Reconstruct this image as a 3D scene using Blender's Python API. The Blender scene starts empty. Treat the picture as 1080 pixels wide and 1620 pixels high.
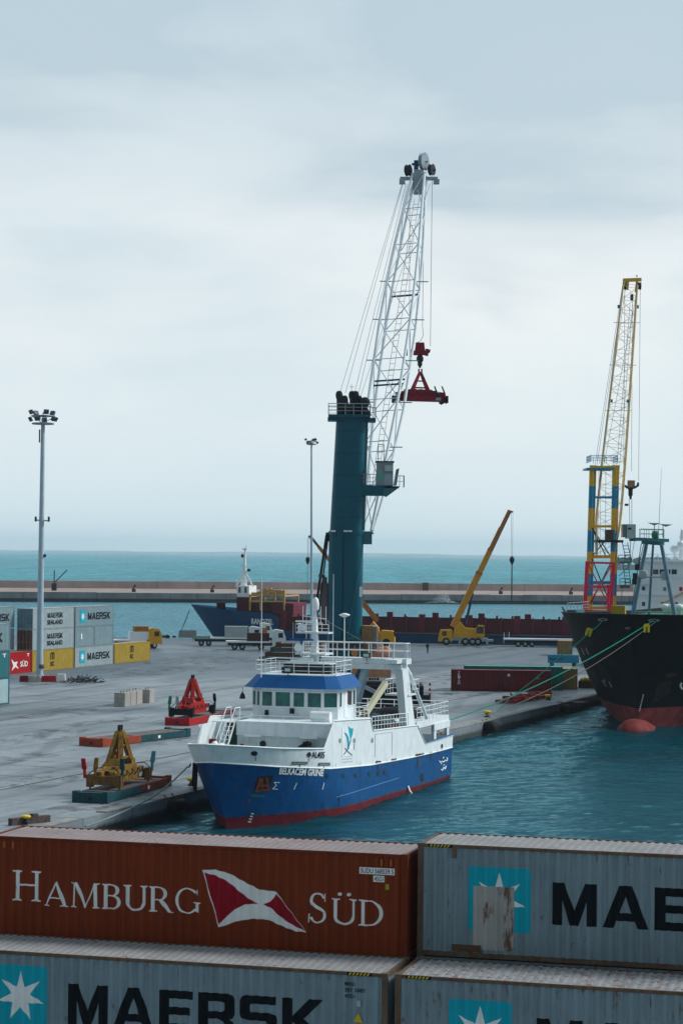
import bpy, bmesh, math, random
from mathutils import Vector, Matrix, Euler
random.seed(7)
R = math.radians
C = bpy.context.scene.collection

# ------------------------------------------------------------------ camera, world, sun
F_PX, CAM_H = 3450.0, 16.8
PITCH, ROLL = math.atan(64.0/3450.0), R(0.57)
cd = bpy.data.cameras.new('camera'); cam = bpy.data.objects.new('camera', cd); C.objects.link(cam)
cd.sensor_fit = 'HORIZONTAL'; cd.sensor_width = 36.0; cd.lens = F_PX/1080*36.0
cd.clip_start = 1.0; cd.clip_end = 60000
CM = Euler((R(90)+PITCH, 0, 0)).to_matrix() @ Euler((0, 0, ROLL)).to_matrix()
cam.matrix_world = Matrix.Translation((0, 0, CAM_H)) @ CM.to_4x4()
bpy.context.scene.camera = cam

SUN_EL, SUN_AZ = R(40), R(77)      # azimuth from +Y towards +X
sd = bpy.data.lights.new('sun', 'SUN'); sd.energy = 2.6; sd.angle = R(14); sd.color = (1.0, 0.965, 0.92)
sun = bpy.data.objects.new('sun', sd); C.objects.link(sun)
sv = Vector((math.sin(SUN_AZ)*math.cos(SUN_EL), math.cos(SUN_AZ)*math.cos(SUN_EL), math.sin(SUN_EL)))
sun.rotation_euler = (-sv).to_track_quat('-Z', 'Y').to_euler()

sc = bpy.context.scene
sc.view_settings.view_transform = 'Standard'; sc.view_settings.look = 'None'
sc.view_settings.exposure = 0.18; sc.view_settings.gamma = 1.0
sc.cycles.max_bounces = 6; sc.cycles.volume_bounces = 1
w = bpy.data.worlds.new("World"); sc.world = w; w.use_nodes = True
nt = w.node_tree; nt.nodes.clear()
def N(nt, t, **kw):
    n = nt.nodes.new(t)
    for k, v in kw.items(): setattr(n, k, v)
    return n
def mathn(nt, op, a, b=None, clamp=False):
    n = N(nt, 'ShaderNodeMath', operation=op); n.use_clamp = clamp
    for i, x in enumerate((a, b)):
        if x is None: continue
        if isinstance(x, (int, float)): n.inputs[i].default_value = x
        else: nt.links.new(x, n.inputs[i])
    return n.outputs[0]
def mixc(nt, fac, a, b, mode='MIX'):
    n = N(nt, 'ShaderNodeMix', data_type='RGBA', blend_type=mode)
    for s, x in ((0, fac), (6, a), (7, b)):
        if isinstance(x, (int, float)): n.inputs[s].default_value = x
        elif isinstance(x, (tuple, list)): n.inputs[s].default_value = (*x[:3], 1)
        else: nt.links.new(x, n.inputs[s])
    return n.outputs[2]
def ramp(nt, fac, stops):
    n = N(nt, 'ShaderNodeValToRGB'); e = n.color_ramp.elements
    while len(e) < len(stops): e.new(0.5)
    for el, (p, c) in zip(e, stops):
        el.position = p; el.color = (*c, 1) if isinstance(c, tuple) else (c, c, c, 1)
    nt.links.new(fac, n.inputs[0]); return n.outputs[0]
def noise(nt, vec, scale, detail=4, rough=0.55, dist=0.0):
    n = N(nt, 'ShaderNodeTexNoise'); n.inputs['Scale'].default_value = scale
    n.inputs['Detail'].default_value = detail; n.inputs['Roughness'].default_value = rough
    n.inputs['Distortion'].default_value = dist
    nt.links.new(vec, n.inputs['Vector']); return n.outputs['Fac']
def mapping(nt, vec, scale=(1, 1, 1), loc=(0, 0, 0), rot=(0, 0, 0)):
    n = N(nt, 'ShaderNodeMapping'); n.inputs['Scale'].default_value = scale
    n.inputs['Location'].default_value = loc; n.inputs['Rotation'].default_value = rot
    nt.links.new(vec, n.inputs['Vector']); return n.outputs[0]

out = N(nt, 'ShaderNodeOutputWorld'); bg = N(nt, 'ShaderNodeBackground')
sky = N(nt, 'ShaderNodeTexSky', sky_type='NISHITA'); sky.sun_disc = False
sky.sun_elevation = SUN_EL; sky.sun_rotation = SUN_AZ; sky.dust_density = 3.0
skc = mixc(nt, 1.0, sky.outputs[0], (0.95, 1.0, 1.05), 'MULTIPLY')
tc = N(nt, 'ShaderNodeTexCoord')
n1 = noise(nt, mapping(nt, tc.outputs['Generated'], (5.0, 2.0, 17.0), (3.05, 0, 0.42)), 1.0, 5, 0.5, 0.25)
n2 = noise(nt, mapping(nt, tc.outputs['Generated'], (11.0, 3.0, 30.0), (7.2, 0, 1.3)), 1.0, 4, 0.5)
nn = mathn(nt, 'ADD', mathn(nt, 'MULTIPLY', n1, 0.85), mathn(nt, 'MULTIPLY', n2, 0.15))
cl = ramp(nt, nn, [(0.32, (5.9, 7.0, 7.5)), (0.47, (7.2, 7.9, 8.15)), (0.62, (8.3, 8.6, 8.65))])
sep = N(nt, 'ShaderNodeSeparateXYZ'); nt.links.new(tc.outputs['Generated'], sep.inputs[0])
el = sep.outputs[2]
# pale blue air towards the horizon
hz = ramp(nt, el, [(0.0, 1.0), (0.05, 0.6), (0.12, 0.0)])
cl2 = mixc(nt, hz, cl, (6.9, 8.1, 8.6))
# a darker cloud bank high up, as the layer thickens overhead
bank = ramp(nt, mathn(nt, 'ADD', el, mathn(nt, 'MULTIPLY', mathn(nt, 'SUBTRACT', n1, 0.5), 0.30)), [(0.145, 0.0), (0.225, 0.9)])
cl3 = mixc(nt, bank, cl2, (4.5, 5.7, 6.4))
fin = mixc(nt, 0.9, skc, cl3)
# dimming added to the unseen sky behind the camera, shading faces turned there
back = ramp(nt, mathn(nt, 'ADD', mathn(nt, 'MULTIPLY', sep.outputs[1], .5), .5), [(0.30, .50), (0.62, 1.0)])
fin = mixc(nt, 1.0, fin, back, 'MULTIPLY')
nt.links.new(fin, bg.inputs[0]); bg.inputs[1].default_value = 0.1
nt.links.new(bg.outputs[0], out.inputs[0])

# ------------------------------------------------------------------ photo measurements -> places
def ray(px, py): return CM @ Vector(((px-540)/F_PX, -(py-810)/F_PX, -1))
def G(px, py, z=0.0):                 # where the line of sight meets the level z
    d = ray(px, py); k = (z-CAM_H)/d.z
    return Vector((d.x*k, d.y*k, z))
def P(px, py, D):                     # the point at distance D (along y)
    d = ray(px, py); k = D/d.y
    return Vector((d.x*k, D, CAM_H+d.z*k))
def rotz(a): return Matrix.Rotation(a, 3, 'Z')
QA = math.atan2(0.937, 0.349)         # direction of the quay edge
WATER = -1.35

# ------------------------------------------------------------------ mesh helper
class MB:
    def __init__(s): s.v = []; s.f = []; s.sm = []
    def add(s, vs, fs, smooth=False):
        o = len(s.v); s.v += [tuple(v) for v in vs]; s.f += [tuple(o+i for i in f) for f in fs]
        s.sm += [smooth]*len(fs); return s
    def box(s, x0, x1, y0, y1, z0, z1):
        vs = [(x, y, z) for z in (z0, z1) for x, y in ((x0, y0), (x1, y0), (x1, y1), (x0, y1))]
        return s.add(vs, [(3, 2, 1, 0), (4, 5, 6, 7), (0, 1, 5, 4), (1, 2, 6, 5), (2, 3, 7, 6), (3, 0, 4, 7)])
    def hexa(s, b, t):                # 4 bottom + 4 top points
        return s.add(list(b)+list(t), [(3, 2, 1, 0), (4, 5, 6, 7), (0, 1, 5, 4), (1, 2, 6, 5), (2, 3, 7, 6), (3, 0, 4, 7)])
    def tube(s, a, b, r, r2=None, n=6, cap=True, smooth=True):
        a = Vector(a); b = Vector(b); r2 = r if r2 is None else r2
        d = (b-a); 
        if d.length < 1e-6: return s
        d.normalize(); up = Vector((0, 0, 1)) if abs(d.z) < .9 else Vector((1, 0, 0))
        x = d.cross(up).normalized(); y = d.cross(x)
        vs = []
        for p, rr in ((a, r), (b, r2)):
            for i in range(n):
                t = 2*math.pi*i/n; vs.append(p+x*math.cos(t)*rr+y*math.sin(t)*rr)
        s.add(vs, [(i, (i+1) % n, n+(i+1) % n, n+i) for i in range(n)], smooth)
        if cap: s.add(vs, [tuple(range(n-1, -1, -1)), tuple(range(n, 2*n))])
        return s
    def bar(s, a, b, wx, wy):         # rectangular bar
        a = Vector(a); b = Vector(b); d = (b-a).normalized()
        up = Vector((0, 0, 1)) if abs(d.z) < .95 else Vector((0, 1, 0))
        x = d.cross(up).normalized()*wx/2; y = d.cross(x).normalized()*wy/2
        q = lambda p: [p-x-y, p+x-y, p+x+y, p-x+y]
        return s.hexa(q(a), q(b))
    def path(s, pts, r, n=6):
        for a, b in zip(pts, pts[1:]): s.tube(a, b, r, n=n)
        return s
    def lathe(s, prof, c=(0, 0, 0), n=14, axis='z'):
        vs = []
        for r, z in prof:
            for i in range(n):
                t = 2*math.pi*i/n; a, b = r*math.cos(t), r*math.sin(t)
                v = (a, b, z) if axis == 'z' else ((z, a, b) if axis == 'x' else (a, z, b))
                vs.append((v[0]+c[0], v[1]+c[1], v[2]+c[2]))
        m = len(prof)
        s.add(vs, [(j*n+i, j*n+(i+1) % n, (j+1)*n+(i+1) % n, (j+1)*n+i) for j in range(m-1) for i in range(n)], True)
        s.add(vs, [tuple(range(n-1, -1, -1)), tuple((m-1)*n+i for i in range(n))])
        return s
    def prism(s, pts, vec):           # planar polygon swept along vec
        n = len(pts); vec = Vector(vec); a = [Vector(p) for p in pts]
        s.add(a+[p+vec for p in a], [tuple(range(n-1, -1, -1)), tuple(range(n, 2*n))] + [(i, (i+1) % n, n+(i+1) % n, n+i) for i in range(n)])
        return s
    def blob(s, c, rx, ry, rz, n=8, m=5, jit=0.0):
        prof = [(math.sin(math.pi*(j+.05)/(m+.1)), -math.cos(math.pi*(j+.05)/(m+.1))) for j in range(m+1)]
        vs = []
        for r, z in prof:
            for i in range(n):
                t = 2*math.pi*i/n; k = 1+random.uniform(-jit, jit)
                vs.append((c[0]+rx*r*math.cos(t)*k, c[1]+ry*r*math.sin(t)*k, c[2]+rz*z*k))
        mm = len(prof)
        s.add(vs, [(j*n+i, j*n+(i+1) % n, (j+1)*n+(i+1) % n, (j+1)*n+i) for j in range(mm-1) for i in range(n)], True)
        s.add(vs, [tuple(range(n-1, -1, -1)), tuple((mm-1)*n+i for i in range(n))]); return s
    def build(s, name, mat, parent=None, fix=True):
        me = bpy.data.meshes.new(name); me.from_pydata(s.v, [], s.f)
        me.polygons.foreach_set('use_smooth', s.sm)
        if fix:
            bm = bmesh.new(); bm.from_mesh(me); bmesh.ops.recalc_face_normals(bm, faces=bm.faces); bm.to_mesh(me); bm.free()
        me.materials.append(mat); me.update()
        o = bpy.data.objects.new(name, me); C.objects.link(o)
        if parent: o.parent = parent
        return o

def tag(o, label=None, cat=None, group=None, kind=None):
    if label: o['label'] = label
    if cat: o['category'] = cat
    if group: o['group'] = group
    if kind: o['kind'] = kind
    return o
def thing(name, label, cat, loc=(0, 0, 0), ang=0.0, group=None):
    o = bpy.data.objects.new(name, None); C.objects.link(o); o.empty_display_size = 0.5
    o.location = loc; o.rotation_euler = (0, 0, ang); return tag(o, label, cat, group)
def copy_tree(o, parent=None):
    c = o.copy(); C.objects.link(c)
    if parent: c.parent = parent
    for ch in [k for k in list(C.objects) if k.parent == o]: copy_tree(ch, c)
    return c
def local(t):                         # world point -> a thing's own frame
    m = (Matrix.Translation(t.location) @ Matrix.Rotation(t.rotation_euler.z, 4, 'Z')).inverted()
    return lambda p: m @ Vector(p)

# ------------------------------------------------------------------ materials
MATS = {}
RUST = (0.11, 0.035, 0.015)
def mat(name, col, rough=0.6, metal=0.0, var=0.14, scale=1.5, rust=0.0, streak=0.0, bump=0.0, spec=None, wscale=1.0, dent=0.0, dscale=.8):
    if name in MATS: return MATS[name]
    m = bpy.data.materials.new(name); m.use_nodes = True; nt = m.node_tree
    b = nt.nodes['Principled BSDF']; b.inputs['Roughness'].default_value = rough; b.inputs['Metallic'].default_value = metal
    b.inputs['Specular IOR Level'].default_value = .16 if spec is None else spec
    tc = N(nt, 'ShaderNodeTexCoord'); v = tc.outputs['Object']
    a = noise(nt, v, scale, 5, 0.6)
    f = ramp(nt, a, [(0.3, 1-var), (0.7, 1+var)])
    c = mixc(nt, 1.0, col, f, 'MULTIPLY')
    if streak:                        # rain-washed dirt running down
        s = noise(nt, mapping(nt, v, (4*wscale, 4*wscale, 0.35*wscale)), 1.6, 5, 0.7)
        sf = ramp(nt, s, [(0.45, 0.0), (0.75, streak)])
        c = mixc(nt, sf, c, tuple(x*0.42+0.01 for x in col))
    if rust:
        r1 = noise(nt, mapping(nt, v, (3*wscale, 3*wscale, 0.8*wscale)), 1.9, 8, 0.72)
        rf = ramp(nt, r1, [(0.66-0.16*rust, 0.0), (0.72-0.14*rust, 0.9)])
        c = mixc(nt, rf, c, mixc(nt, a, RUST, (0.16, 0.07, 0.035)))
    nt.links.new(c, b.inputs['Base Color'])
    if bump:
        bn = N(nt, 'ShaderNodeBump'); bn.inputs['Strength'].default_value = bump; bn.inputs['Distance'].default_value = 0.05
        nt.links.new(noise(nt, v, scale*8, 6, 0.7), bn.inputs['Height']); nt.links.new(bn.outputs[0], b.inputs['Normal'])
    if dent:                          # plating that is no longer flat
        bn = N(nt, 'ShaderNodeBump'); bn.inputs['Strength'].default_value = 1.0; bn.inputs['Distance'].default_value = dent
        nt.links.new(noise(nt, v, dscale, 2, 0.5), bn.inputs['Height']); nt.links.new(bn.outputs[0], b.inputs['Normal'])
    MATS[name] = m; return m
def emis(name, col, st):
    m = bpy.data.materials.new(name); m.use_nodes = True; b = m.node_tree.nodes['Principled BSDF']
    b.inputs['Base Color'].default_value = (*col, 1); b.inputs['Emission Color'].default_value = (*col, 1); b.inputs['Emission Strength'].default_value = st
    MATS[name] = m; return m
M_white = mat('white_paint', (0.74, 0.81, 0.84), 0.45, var=.06, streak=.3, wscale=.5, rust=.12, dent=.03)
M_wclean = mat('white_rail_paint', (0.80, 0.86, 0.88), 0.45, var=.05)
M_grey = mat('grey_paint', (0.36, 0.43, 0.45), 0.5, var=.12, streak=.3)
M_dark = mat('dark_steel', (0.018, 0.024, 0.03), 0.5, var=.3)
M_black = mat('black_rubber', (0.010, 0.012, 0.014), 0.75, var=.3)
M_steel = mat('galvanised_steel', (0.28, 0.35, 0.40), 0.45, metal=.3, var=.15)
M_rope = mat('rope_fibre', (0.17, 0.22, 0.22), 0.9, var=.3, scale=9)
M_cable = mat('steel_cable', (0.16, 0.21, 0.25), 0.5, metal=.3)
M_green_rope = mat('green_rope', (0.03, 0.42, 0.30), 0.8)
M_yel = mat('yellow_paint', (0.50, 0.27, 0.012), 0.45, var=.15, streak=.35, rust=.35)
M_yeld = mat('worn_yellow_paint', (0.30, 0.18, 0.02), 0.55, var=.25, streak=.5, rust=1.2)
M_bol = mat('bollard_yellow', (0.75, 0.55, 0.01), 0.5)
M_red = mat('red_paint', (0.40, 0.012, 0.018), 0.5, var=.2, streak=.5, rust=.5)
M_redd = mat('dark_red_paint', (0.16, 0.012, 0.018), 0.6, var=.25, streak=.4, rust=.4)
M_rust = mat('rusty_steel', (0.10, 0.05, 0.035), 0.8, var=.4, scale=3)
M_teal = mat('teal_crane_paint', (0.001, 0.088, 0.132), 0.42, var=.1, streak=.25, wscale=.3)
M_tealL = mat('pale_teal_paint', (0.03, 0.14, 0.17), 0.45, var=.1)
M_boom = mat('boom_white_paint', (0.72, 0.80, 0.85), 0.45, var=.08)
M_glassT = mat('tinted_glass', (0.008, 0.11, 0.095), 0.06, var=.6, scale=1.1, spec=.8)
M_glassD = mat('dark_glass', (0.01, 0.025, 0.03), 0.06, spec=.8)
M_conc = mat('block_concrete', (0.38, 0.37, 0.35), 0.9, var=.25, scale=3, bump=.5, streak=.4)
M_blueP = mat('blue_hull_paint', (0.001, 0.068, 0.225), 0.38, var=.14, streak=.5, wscale=.35, rust=.3, dent=.05)
M_blueR = mat('blue_roof_paint', (0.001, 0.085, 0.28), 0.5, var=.06)
M_boot = mat('antifouling_red', (0.15, 0.012, 0.022), 0.7, var=.3, rust=.3)
M_black_hull = mat('black_hull_paint', (0.004, 0.006, 0.009), 0.5, var=.4, scale=.25, rust=.1, wscale=.25, spec=.06, dent=.12, dscale=.35)
M_bulb = mat('worn_red_bottom_paint', (0.20, 0.034, 0.032), 0.8, var=.6, scale=.7, streak=.6, wscale=.3)
M_navy = mat('navy_hull_paint', (0.002, 0.055, 0.15), 0.5, var=.15, scale=.3, streak=.3, wscale=.3)
M_maroon = mat('maroon_paint', (0.075, 0.008, 0.014), 0.55, var=.2, scale=.5, streak=.3)
M_wtext = mat('white_lettering', (0.78, 0.82, 0.82), 0.6, var=.08, rust=.15)
M_ktext = mat('black_lettering', (0.008, 0.012, 0.016), 0.85, var=.2, spec=.08)
M_cyan = mat('cyan_logo_paint', (0.0, 0.38, 0.50), 0.55, var=.08, streak=.3)
M_deckgreen = mat('green_deck_paint', (0.02, 0.16, 0.09), 0.7, var=.2)

# ------------------------------------------------------------------ flat lettering
_txt = {}
def text2d(s, bold=0.0, shear=0.0):
    k = (s, bold, shear)
    if k not in _txt:
        cu = bpy.data.curves.new('t', 'FONT'); cu.body = s; cu.size = 1.0; cu.offset = bold; cu.shear = shear; cu.resolution_u = 3
        o = bpy.data.objects.new('t', cu); C.objects.link(o)
        me = o.evaluated_get(bpy.context.evaluated_depsgraph_get()).to_mesh()
        vs = [(v.co.x, v.co.y) for v in me.vertices]; fs = [tuple(p.vertices) for p in me.polygons]
        bpy.data.objects.remove(o); bpy.data.curves.remove(cu)
        xs = [v[0] for v in vs]; ys = [v[1] for v in vs]
        x0, x1, y0, y1 = min(xs), max(xs), min(ys), max(ys)
        _txt[k] = ([((x-x0)/(x1-x0), (y-y0)/(y1-y0)) for x, y in vs], fs)
    return _txt[k]
def put_text(mb, s, u0, u1, v0, v1, fn, bold=0.0, shear=0.0):   # fn(u,v)->3D
    vs, fs = text2d(s, bold, shear)
    mb.add([fn(u0+(u1-u0)*x, v0+(v1-v0)*y) for x, y in vs], fs); return mb
BLOCK = {
 'M': (.98, [[(0,0),(0,1),(.26,1),(.49,.36),(.72,1),(.98,1),(.98,0),(.76,0),(.76,.58),(.585,0),(.395,0),(.22,.58),(.22,0)]]),
 'A': (1.0, [[(0,0),(.36,1),(.5,1),(.5,.74),(.37,.36),(.5,.36),(.5,.17),(.30,.17),(.24,0)], [(1,0),(.76,0),(.70,.17),(.5,.17),(.5,.36),(.63,.36),(.5,.74),(.5,1),(.64,1)]]),
 'E': (.80, [[(0,0),(0,1),(.8,1),(.8,.8),(.24,.8),(.24,.6),(.74,.6),(.74,.41),(.24,.41),(.24,.2),(.8,.2),(.8,0)]]),
 'R': (.86, [[(0,0),(0,1),(.24,1),(.24,0)], [(.24,1),(.72,1),(.82,.97),(.86,.88),(.86,.50),(.82,.41),(.72,.38),(.24,.38),(.24,.56),(.58,.56),(.62,.6),(.62,.76),(.58,.8),(.24,.8)], [(.5,.38),(.6,.32),(.62,.26),(.62,0),(.86,0),(.86,.24),(.83,.33),(.76,.38)]]),
 'S': (.87, [[(0,0),(0,.2),(.60,.2),(.63,.24),(.63,.36),(.6,.4),(.14,.4),(.03,.45),(0,.54),(0,.86),(.04,.96),(.14,1),(.84,1),(.84,.8),(.27,.8),(.24,.77),(.24,.64),(.27,.6),(.73,.6),(.84,.55),(.87,.46),(.87,.14),(.83,.04),(.73,0)]]),
 'K': (1.0, [[(0,0),(0,1),(.24,1),(.24,.58),(.62,1),(.95,1),(.5,.52),(1.0,0),(.68,0),(.24,.44),(.24,0)]])}
def block_word(word, u0, u1, v0, v1, gap=.13):
    tot = sum(BLOCK[c][0] for c in word)+gap*(len(word)-1); k = (u1-u0)/tot; x = u0; polys = []
    for c in word:
        wd, ps = BLOCK[c]
        for p in ps: polys.append([(x+a*k, v0+b*(v1-v0)) for a, b in p])
        x += (wd+gap)*k
    return polys
def band(cx, cy, rx, ry, tx, ty, a0, a1, n=14):      # stroke of uneven weight along an ellipse
    po, pi_ = [], []
    for i in range(n+1):
        a = R(a0+(a1-a0)*i/n); po.append((cx+rx*math.cos(a), cy+ry*math.sin(a))); pi_.append((cx+(rx-tx)*math.cos(a), cy+(ry-ty)*math.sin(a)))
    return [[po[i], po[i+1], pi_[i+1], pi_[i]] for i in range(n)]
def rc(x0, x1, y0, y1): return [(x0, y0), (x1, y0), (x1, y1), (x0, y1)]
def stem(x, w=.13, s=.09):                           # serif stem with feet
    return [[(x-s, 0), (x+w+s, 0), (x+w+s, .035), (x+w, .07), (x+w, .93), (x+w+s, .965), (x+w+s, 1), (x-s, 1), (x-s, .965), (x, .93), (x, .07), (x-s, .035)]]
SERIF = {
 'H': (.95, stem(.1)+stem(.72)+[rc(.23, .72, .50, .56)]),
 'A': (.95, [[(.40,.92),(.50,1),(.13,.05),(.22,.035),(.22,0),(0,0),(0,.035),(.07,.05)], [(.42,.94),(.50,1.0),(.87,.05),(.95,.035),(.95,0),(.62,0),(.62,.035),(.71,.05)], rc(.23, .66, .30, .35)]),
 'M': (1.15, [[(.03,0),(.26,0),(.26,.035),(.17,.06),(.20,.93),(.03,1),(.03,.965),(.12,.93),(.10,.06),(.03,.035)], [(.15,1),(.28,1),(.62,.14),(.55,.0)], [(.55,0),(.62,.14),(.90,1),(.93,1.0),(.93,.90),(.60,0)], [(.84,0),(1.12,0),(1.12,.035),(1.05,.06),(1.03,.93),(1.12,.965),(1.12,1),(.90,1),(.88,.9),(.92,.06),(.84,.035)]]),
 'B': (.76, stem(.1)+[rc(.23, .42, .94, .99), rc(.23, .44, .51, .56), rc(.23, .44, .01, .06)]+band(.42, .755, .24, .235, .12, .05, -90, 90)+band(.44, .285, .28, .275, .13, .05, -90, 90)),
 'U': (.92, [[(.03,.965),(.03,1),(.33,1),(.33,.965),(.24,.93),(.24,.3),(.11,.3),(.11,.93)], [(.65,.965),(.65,1),(.92,1),(.92,.965),(.85,.93),(.85,.3),(.76,.3),(.76,.93)]]+band(.48, .31, .37, .32, .12, .08, 180, 360)),
 'R': (.90, stem(.1)+[rc(.23, .42, .94, .99), rc(.23, .42, .45, .50), [(.38,.46),(.54,.48),(.86,.04),(.94,.02),(.94,0),(.72,0)]]+band(.42, .72, .26, .27, .12, .05, -90, 90)),
 'G': (.98, band(.50, .50, .46, .51, .13, .05, 40, 320, 22)+[[(.72,.42),(.72,.455),(1.0,.455),(1.0,.42),(.93,.40),(.93,.06),(.80,.08),(.80,.40)], [(.84,.74),(.88,.74),(.88,.97),(.84,.93)]]),
 'S': (.66, band(.33, .74, .27, .27, .10, .05, 20, 200, 12)+[[(.06,.72),(.09,.60),(.50,.36),(.62,.30),(.60,.40),(.19,.68)]]+band(.33, .27, .30, .28, .11, .05, -160, 20, 12)+[[(.02,.0),(.05,0),(.07,.30),(.03,.30)], [(.57,.72),(.60,.72),(.60,1.0),(.56,.98)]]),
 'D': (.88, stem(.1)+[rc(.23, .40, .94, .99), rc(.23, .40, .01, .06)]+band(.38, .5, .48, .49, .13, .05, -90, 90, 20))}
SERIF['Ü'] = (.92, SERIF['U'][1]+[[(.32+.07*math.cos(i*.785), 1.17+.07*math.sin(i*.785)) for i in range(8)], [(.64+.07*math.cos(i*.785), 1.17+.07*math.sin(i*.785)) for i in range(8)]])
def serif_word(word, u0, u1, v0, v1, gap=.05, first=None):
    tot = sum(SERIF[c][0]*(first or 1 if i == 0 and first else 1) for i, c in enumerate(word))+gap*(len(word)-1); k = (u1-u0)/tot; x = u0; polys = []
    for i, c in enumerate(word):
        wd, ps = SERIF[c]; kk = first if (first and i == 0) else 1
        for p in ps: polys.append([(x+a*k*kk, v0+b*(v1-v0)*kk) for a, b in p])
        x += (wd*kk+gap)*k
    return polys
def star(cx, cy, r, n=7, inner=.42, a0=90):
    return [(cx+(r if i % 2 == 0 else r*inner)*math.cos(R(a0+i*180/n)), cy+(r if i % 2 == 0 else r*inner)*math.sin(R(a0+i*180/n))) for i in range(2*n)]
def rrect(x0, x1, y0, y1, r, n=4):
    o = []
    for cx, cy, a in ((x1-r, y1-r, 0), (x0+r, y1-r, 90), (x0+r, y0+r, 180), (x1-r, y0+r, 270)):
        for i in range(n+1): o.append((cx+r*math.cos(R(a+90*i/n)), cy+r*math.sin(R(a+90*i/n))))
    return o
# container side corrugation
PITCHC, DEPC = 0.278, 0.05
def corr(x):
    t = (x-0.16) % PITCHC
    if t < .072: return 0.0
    if t < .140: return DEPC*(t-.072)/.068
    if t < .210: return DEPC
    return DEPC*(1-(t-.210)/.068)
def decal(polys, name, m, parent, lift=.004, follow=True, yb=.02):
    """painted shapes lying on a container's corrugated side"""
    bm = bmesh.new()
    for k, p in enumerate(polys):
        vs = [bm.verts.new((a, -.0006*(k % 3), b)) for a, b in p]
        try: bm.faces.new(vs).normal_update()
        except ValueError: pass
    bmesh.ops.triangulate(bm, faces=bm.faces)
    if follow:
        xs = [v.co.x for v in bm.verts]; x0, x1 = min(xs), max(xs)
        k0 = int((x0-.16)/PITCHC)-1; k1 = int((x1-.16)/PITCHC)+1
        for k in range(k0, k1+1):
            for o in (0, .072, .140, .210):
                X = .16+k*PITCHC+o
                if x0 < X < x1:
                    bmesh.ops.bisect_plane(bm, geom=bm.verts[:]+bm.edges[:]+bm.faces[:], plane_co=(X, 0, 0), plane_no=(1, 0, 0), dist=1e-5)
        for v in bm.verts: v.co.y += yb+corr(v.co.x)-lift
    else:
        for v in bm.verts: v.co.y += yb-lift
    bmesh.ops.recalc_face_normals(bm, faces=bm.faces)
    me = bpy.data.meshes.new(name); bm.to_mesh(me); bm.free(); me.materials.append(m)
    o = bpy.data.objects.new(name, me); C.objects.link(o); o.parent = parent; return o

# ================================================================== SETTING
def q_edge(y, off=0.0): return Vector((-9.1+.373*(y-155)+off, y, 0))
QD = Vector((.3495, .937, 0)).normalized(); QL = Vector((-QD.y, QD.x, 0))     # along the quay, and inland
corner = Vector((78.7, 390.5, 0))
def far_edge(x): return Vector((x, 410.5-.254*x, 0))
qm = bpy.data.materials.new('quay_concrete'); qm.use_nodes = True; nt = qm.node_tree; b = nt.nodes['Principled BSDF']
tc = N(nt, 'ShaderNodeTexCoord'); v = tc.outputs['Object']
vr = mapping(nt, v, (1, 1, 1), rot=(0, 0, -QA))
big = noise(nt, mapping(nt, vr, (.03, .07, 1)), 1.0, 5, .6)
fine = noise(nt, v, 1.3, 8, .7)
mid = noise(nt, mapping(nt, vr, (.10, .30, 1)), 1.0, 7, .65, .6)
base = ramp(nt, mid, [(.28, (.14, .175, .205)), (.5, (.205, .24, .27)), (.74, (.28, .31, .335))])
asp = ramp(nt, mid, [(.3, (.075, .11, .14)), (.7, (.12, .155, .185))])
sp = N(nt, 'ShaderNodeSeparateXYZ'); nt.links.new(v, sp.inputs[0])
zone = mathn(nt, 'ADD', mathn(nt, 'MULTIPLY', sp.outputs[1], .01), mathn(nt, 'ADD', mathn(nt, 'MULTIPLY', sp.outputs[0], -.004), mathn(nt, 'MULTIPLY', big, .5)))
zf = ramp(nt, mathn(nt, 'SUBTRACT', zone, 2.85), [(.25, 0.0), (.42, 1.0)])
c = mixc(nt, zf, base, asp)
c = mixc(nt, 1.0, c, ramp(nt, fine, [(.3, .86), (.7, 1.13)]), 'MULTIPLY')
br = N(nt, 'ShaderNodeTexBrick'); br.offset = .5; br.inputs['Scale'].default_value = 1.0
br.inputs['Brick Width'].default_value = 7.0; br.inputs['Row Height'].default_value = 5.0; br.inputs['Mortar Size'].default_value = .06
br.inputs['Color1'].default_value = (.84, .84, .84, 1); br.inputs['Color2'].default_value = (1.13, 1.13, 1.13, 1); br.inputs['Mortar'].default_value = (.5, .5, .5, 1)
nt.links.new(vr, br.inputs['Vector'])
c = mixc(nt, mathn(nt, 'SUBTRACT', 1.0, mathn(nt, 'MULTIPLY', zf, .75)), c, mixc(nt, 1.0, c, br.outputs[0], 'MULTIPLY'))
ru = noise(nt, mapping(nt, vr, (.045, .18, 1), (3, 7, 0)), 1.0, 6, .7)
c = mixc(nt, ramp(nt, ru, [(.58, 0.0), (.72, .42)]), c, (.13, .105, .09))
ty = N(nt, 'ShaderNodeTexWave'); ty.wave_type = 'BANDS'; ty.bands_direction = 'Y'; ty.inputs['Scale'].default_value = .045; ty.inputs['Distortion'].default_value = 9; ty.inputs['Detail'].default_value = 3; ty.inputs['Detail Scale'].default_value = .35
nt.links.new(vr, ty.inputs['Vector'])
c = mixc(nt, ramp(nt, ty.outputs['Fac'], [(.88, 0.0), (.99, .35)]), c, (.05, .06, .07))
wet = noise(nt, mapping(nt, v, (.05, .018, 1), (9, 2, 0)), 1.0, 5, .6)
nt.links.new(ramp(nt, wet, [(.42, .45), (.58, .8)]), b.inputs['Roughness'])
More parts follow.
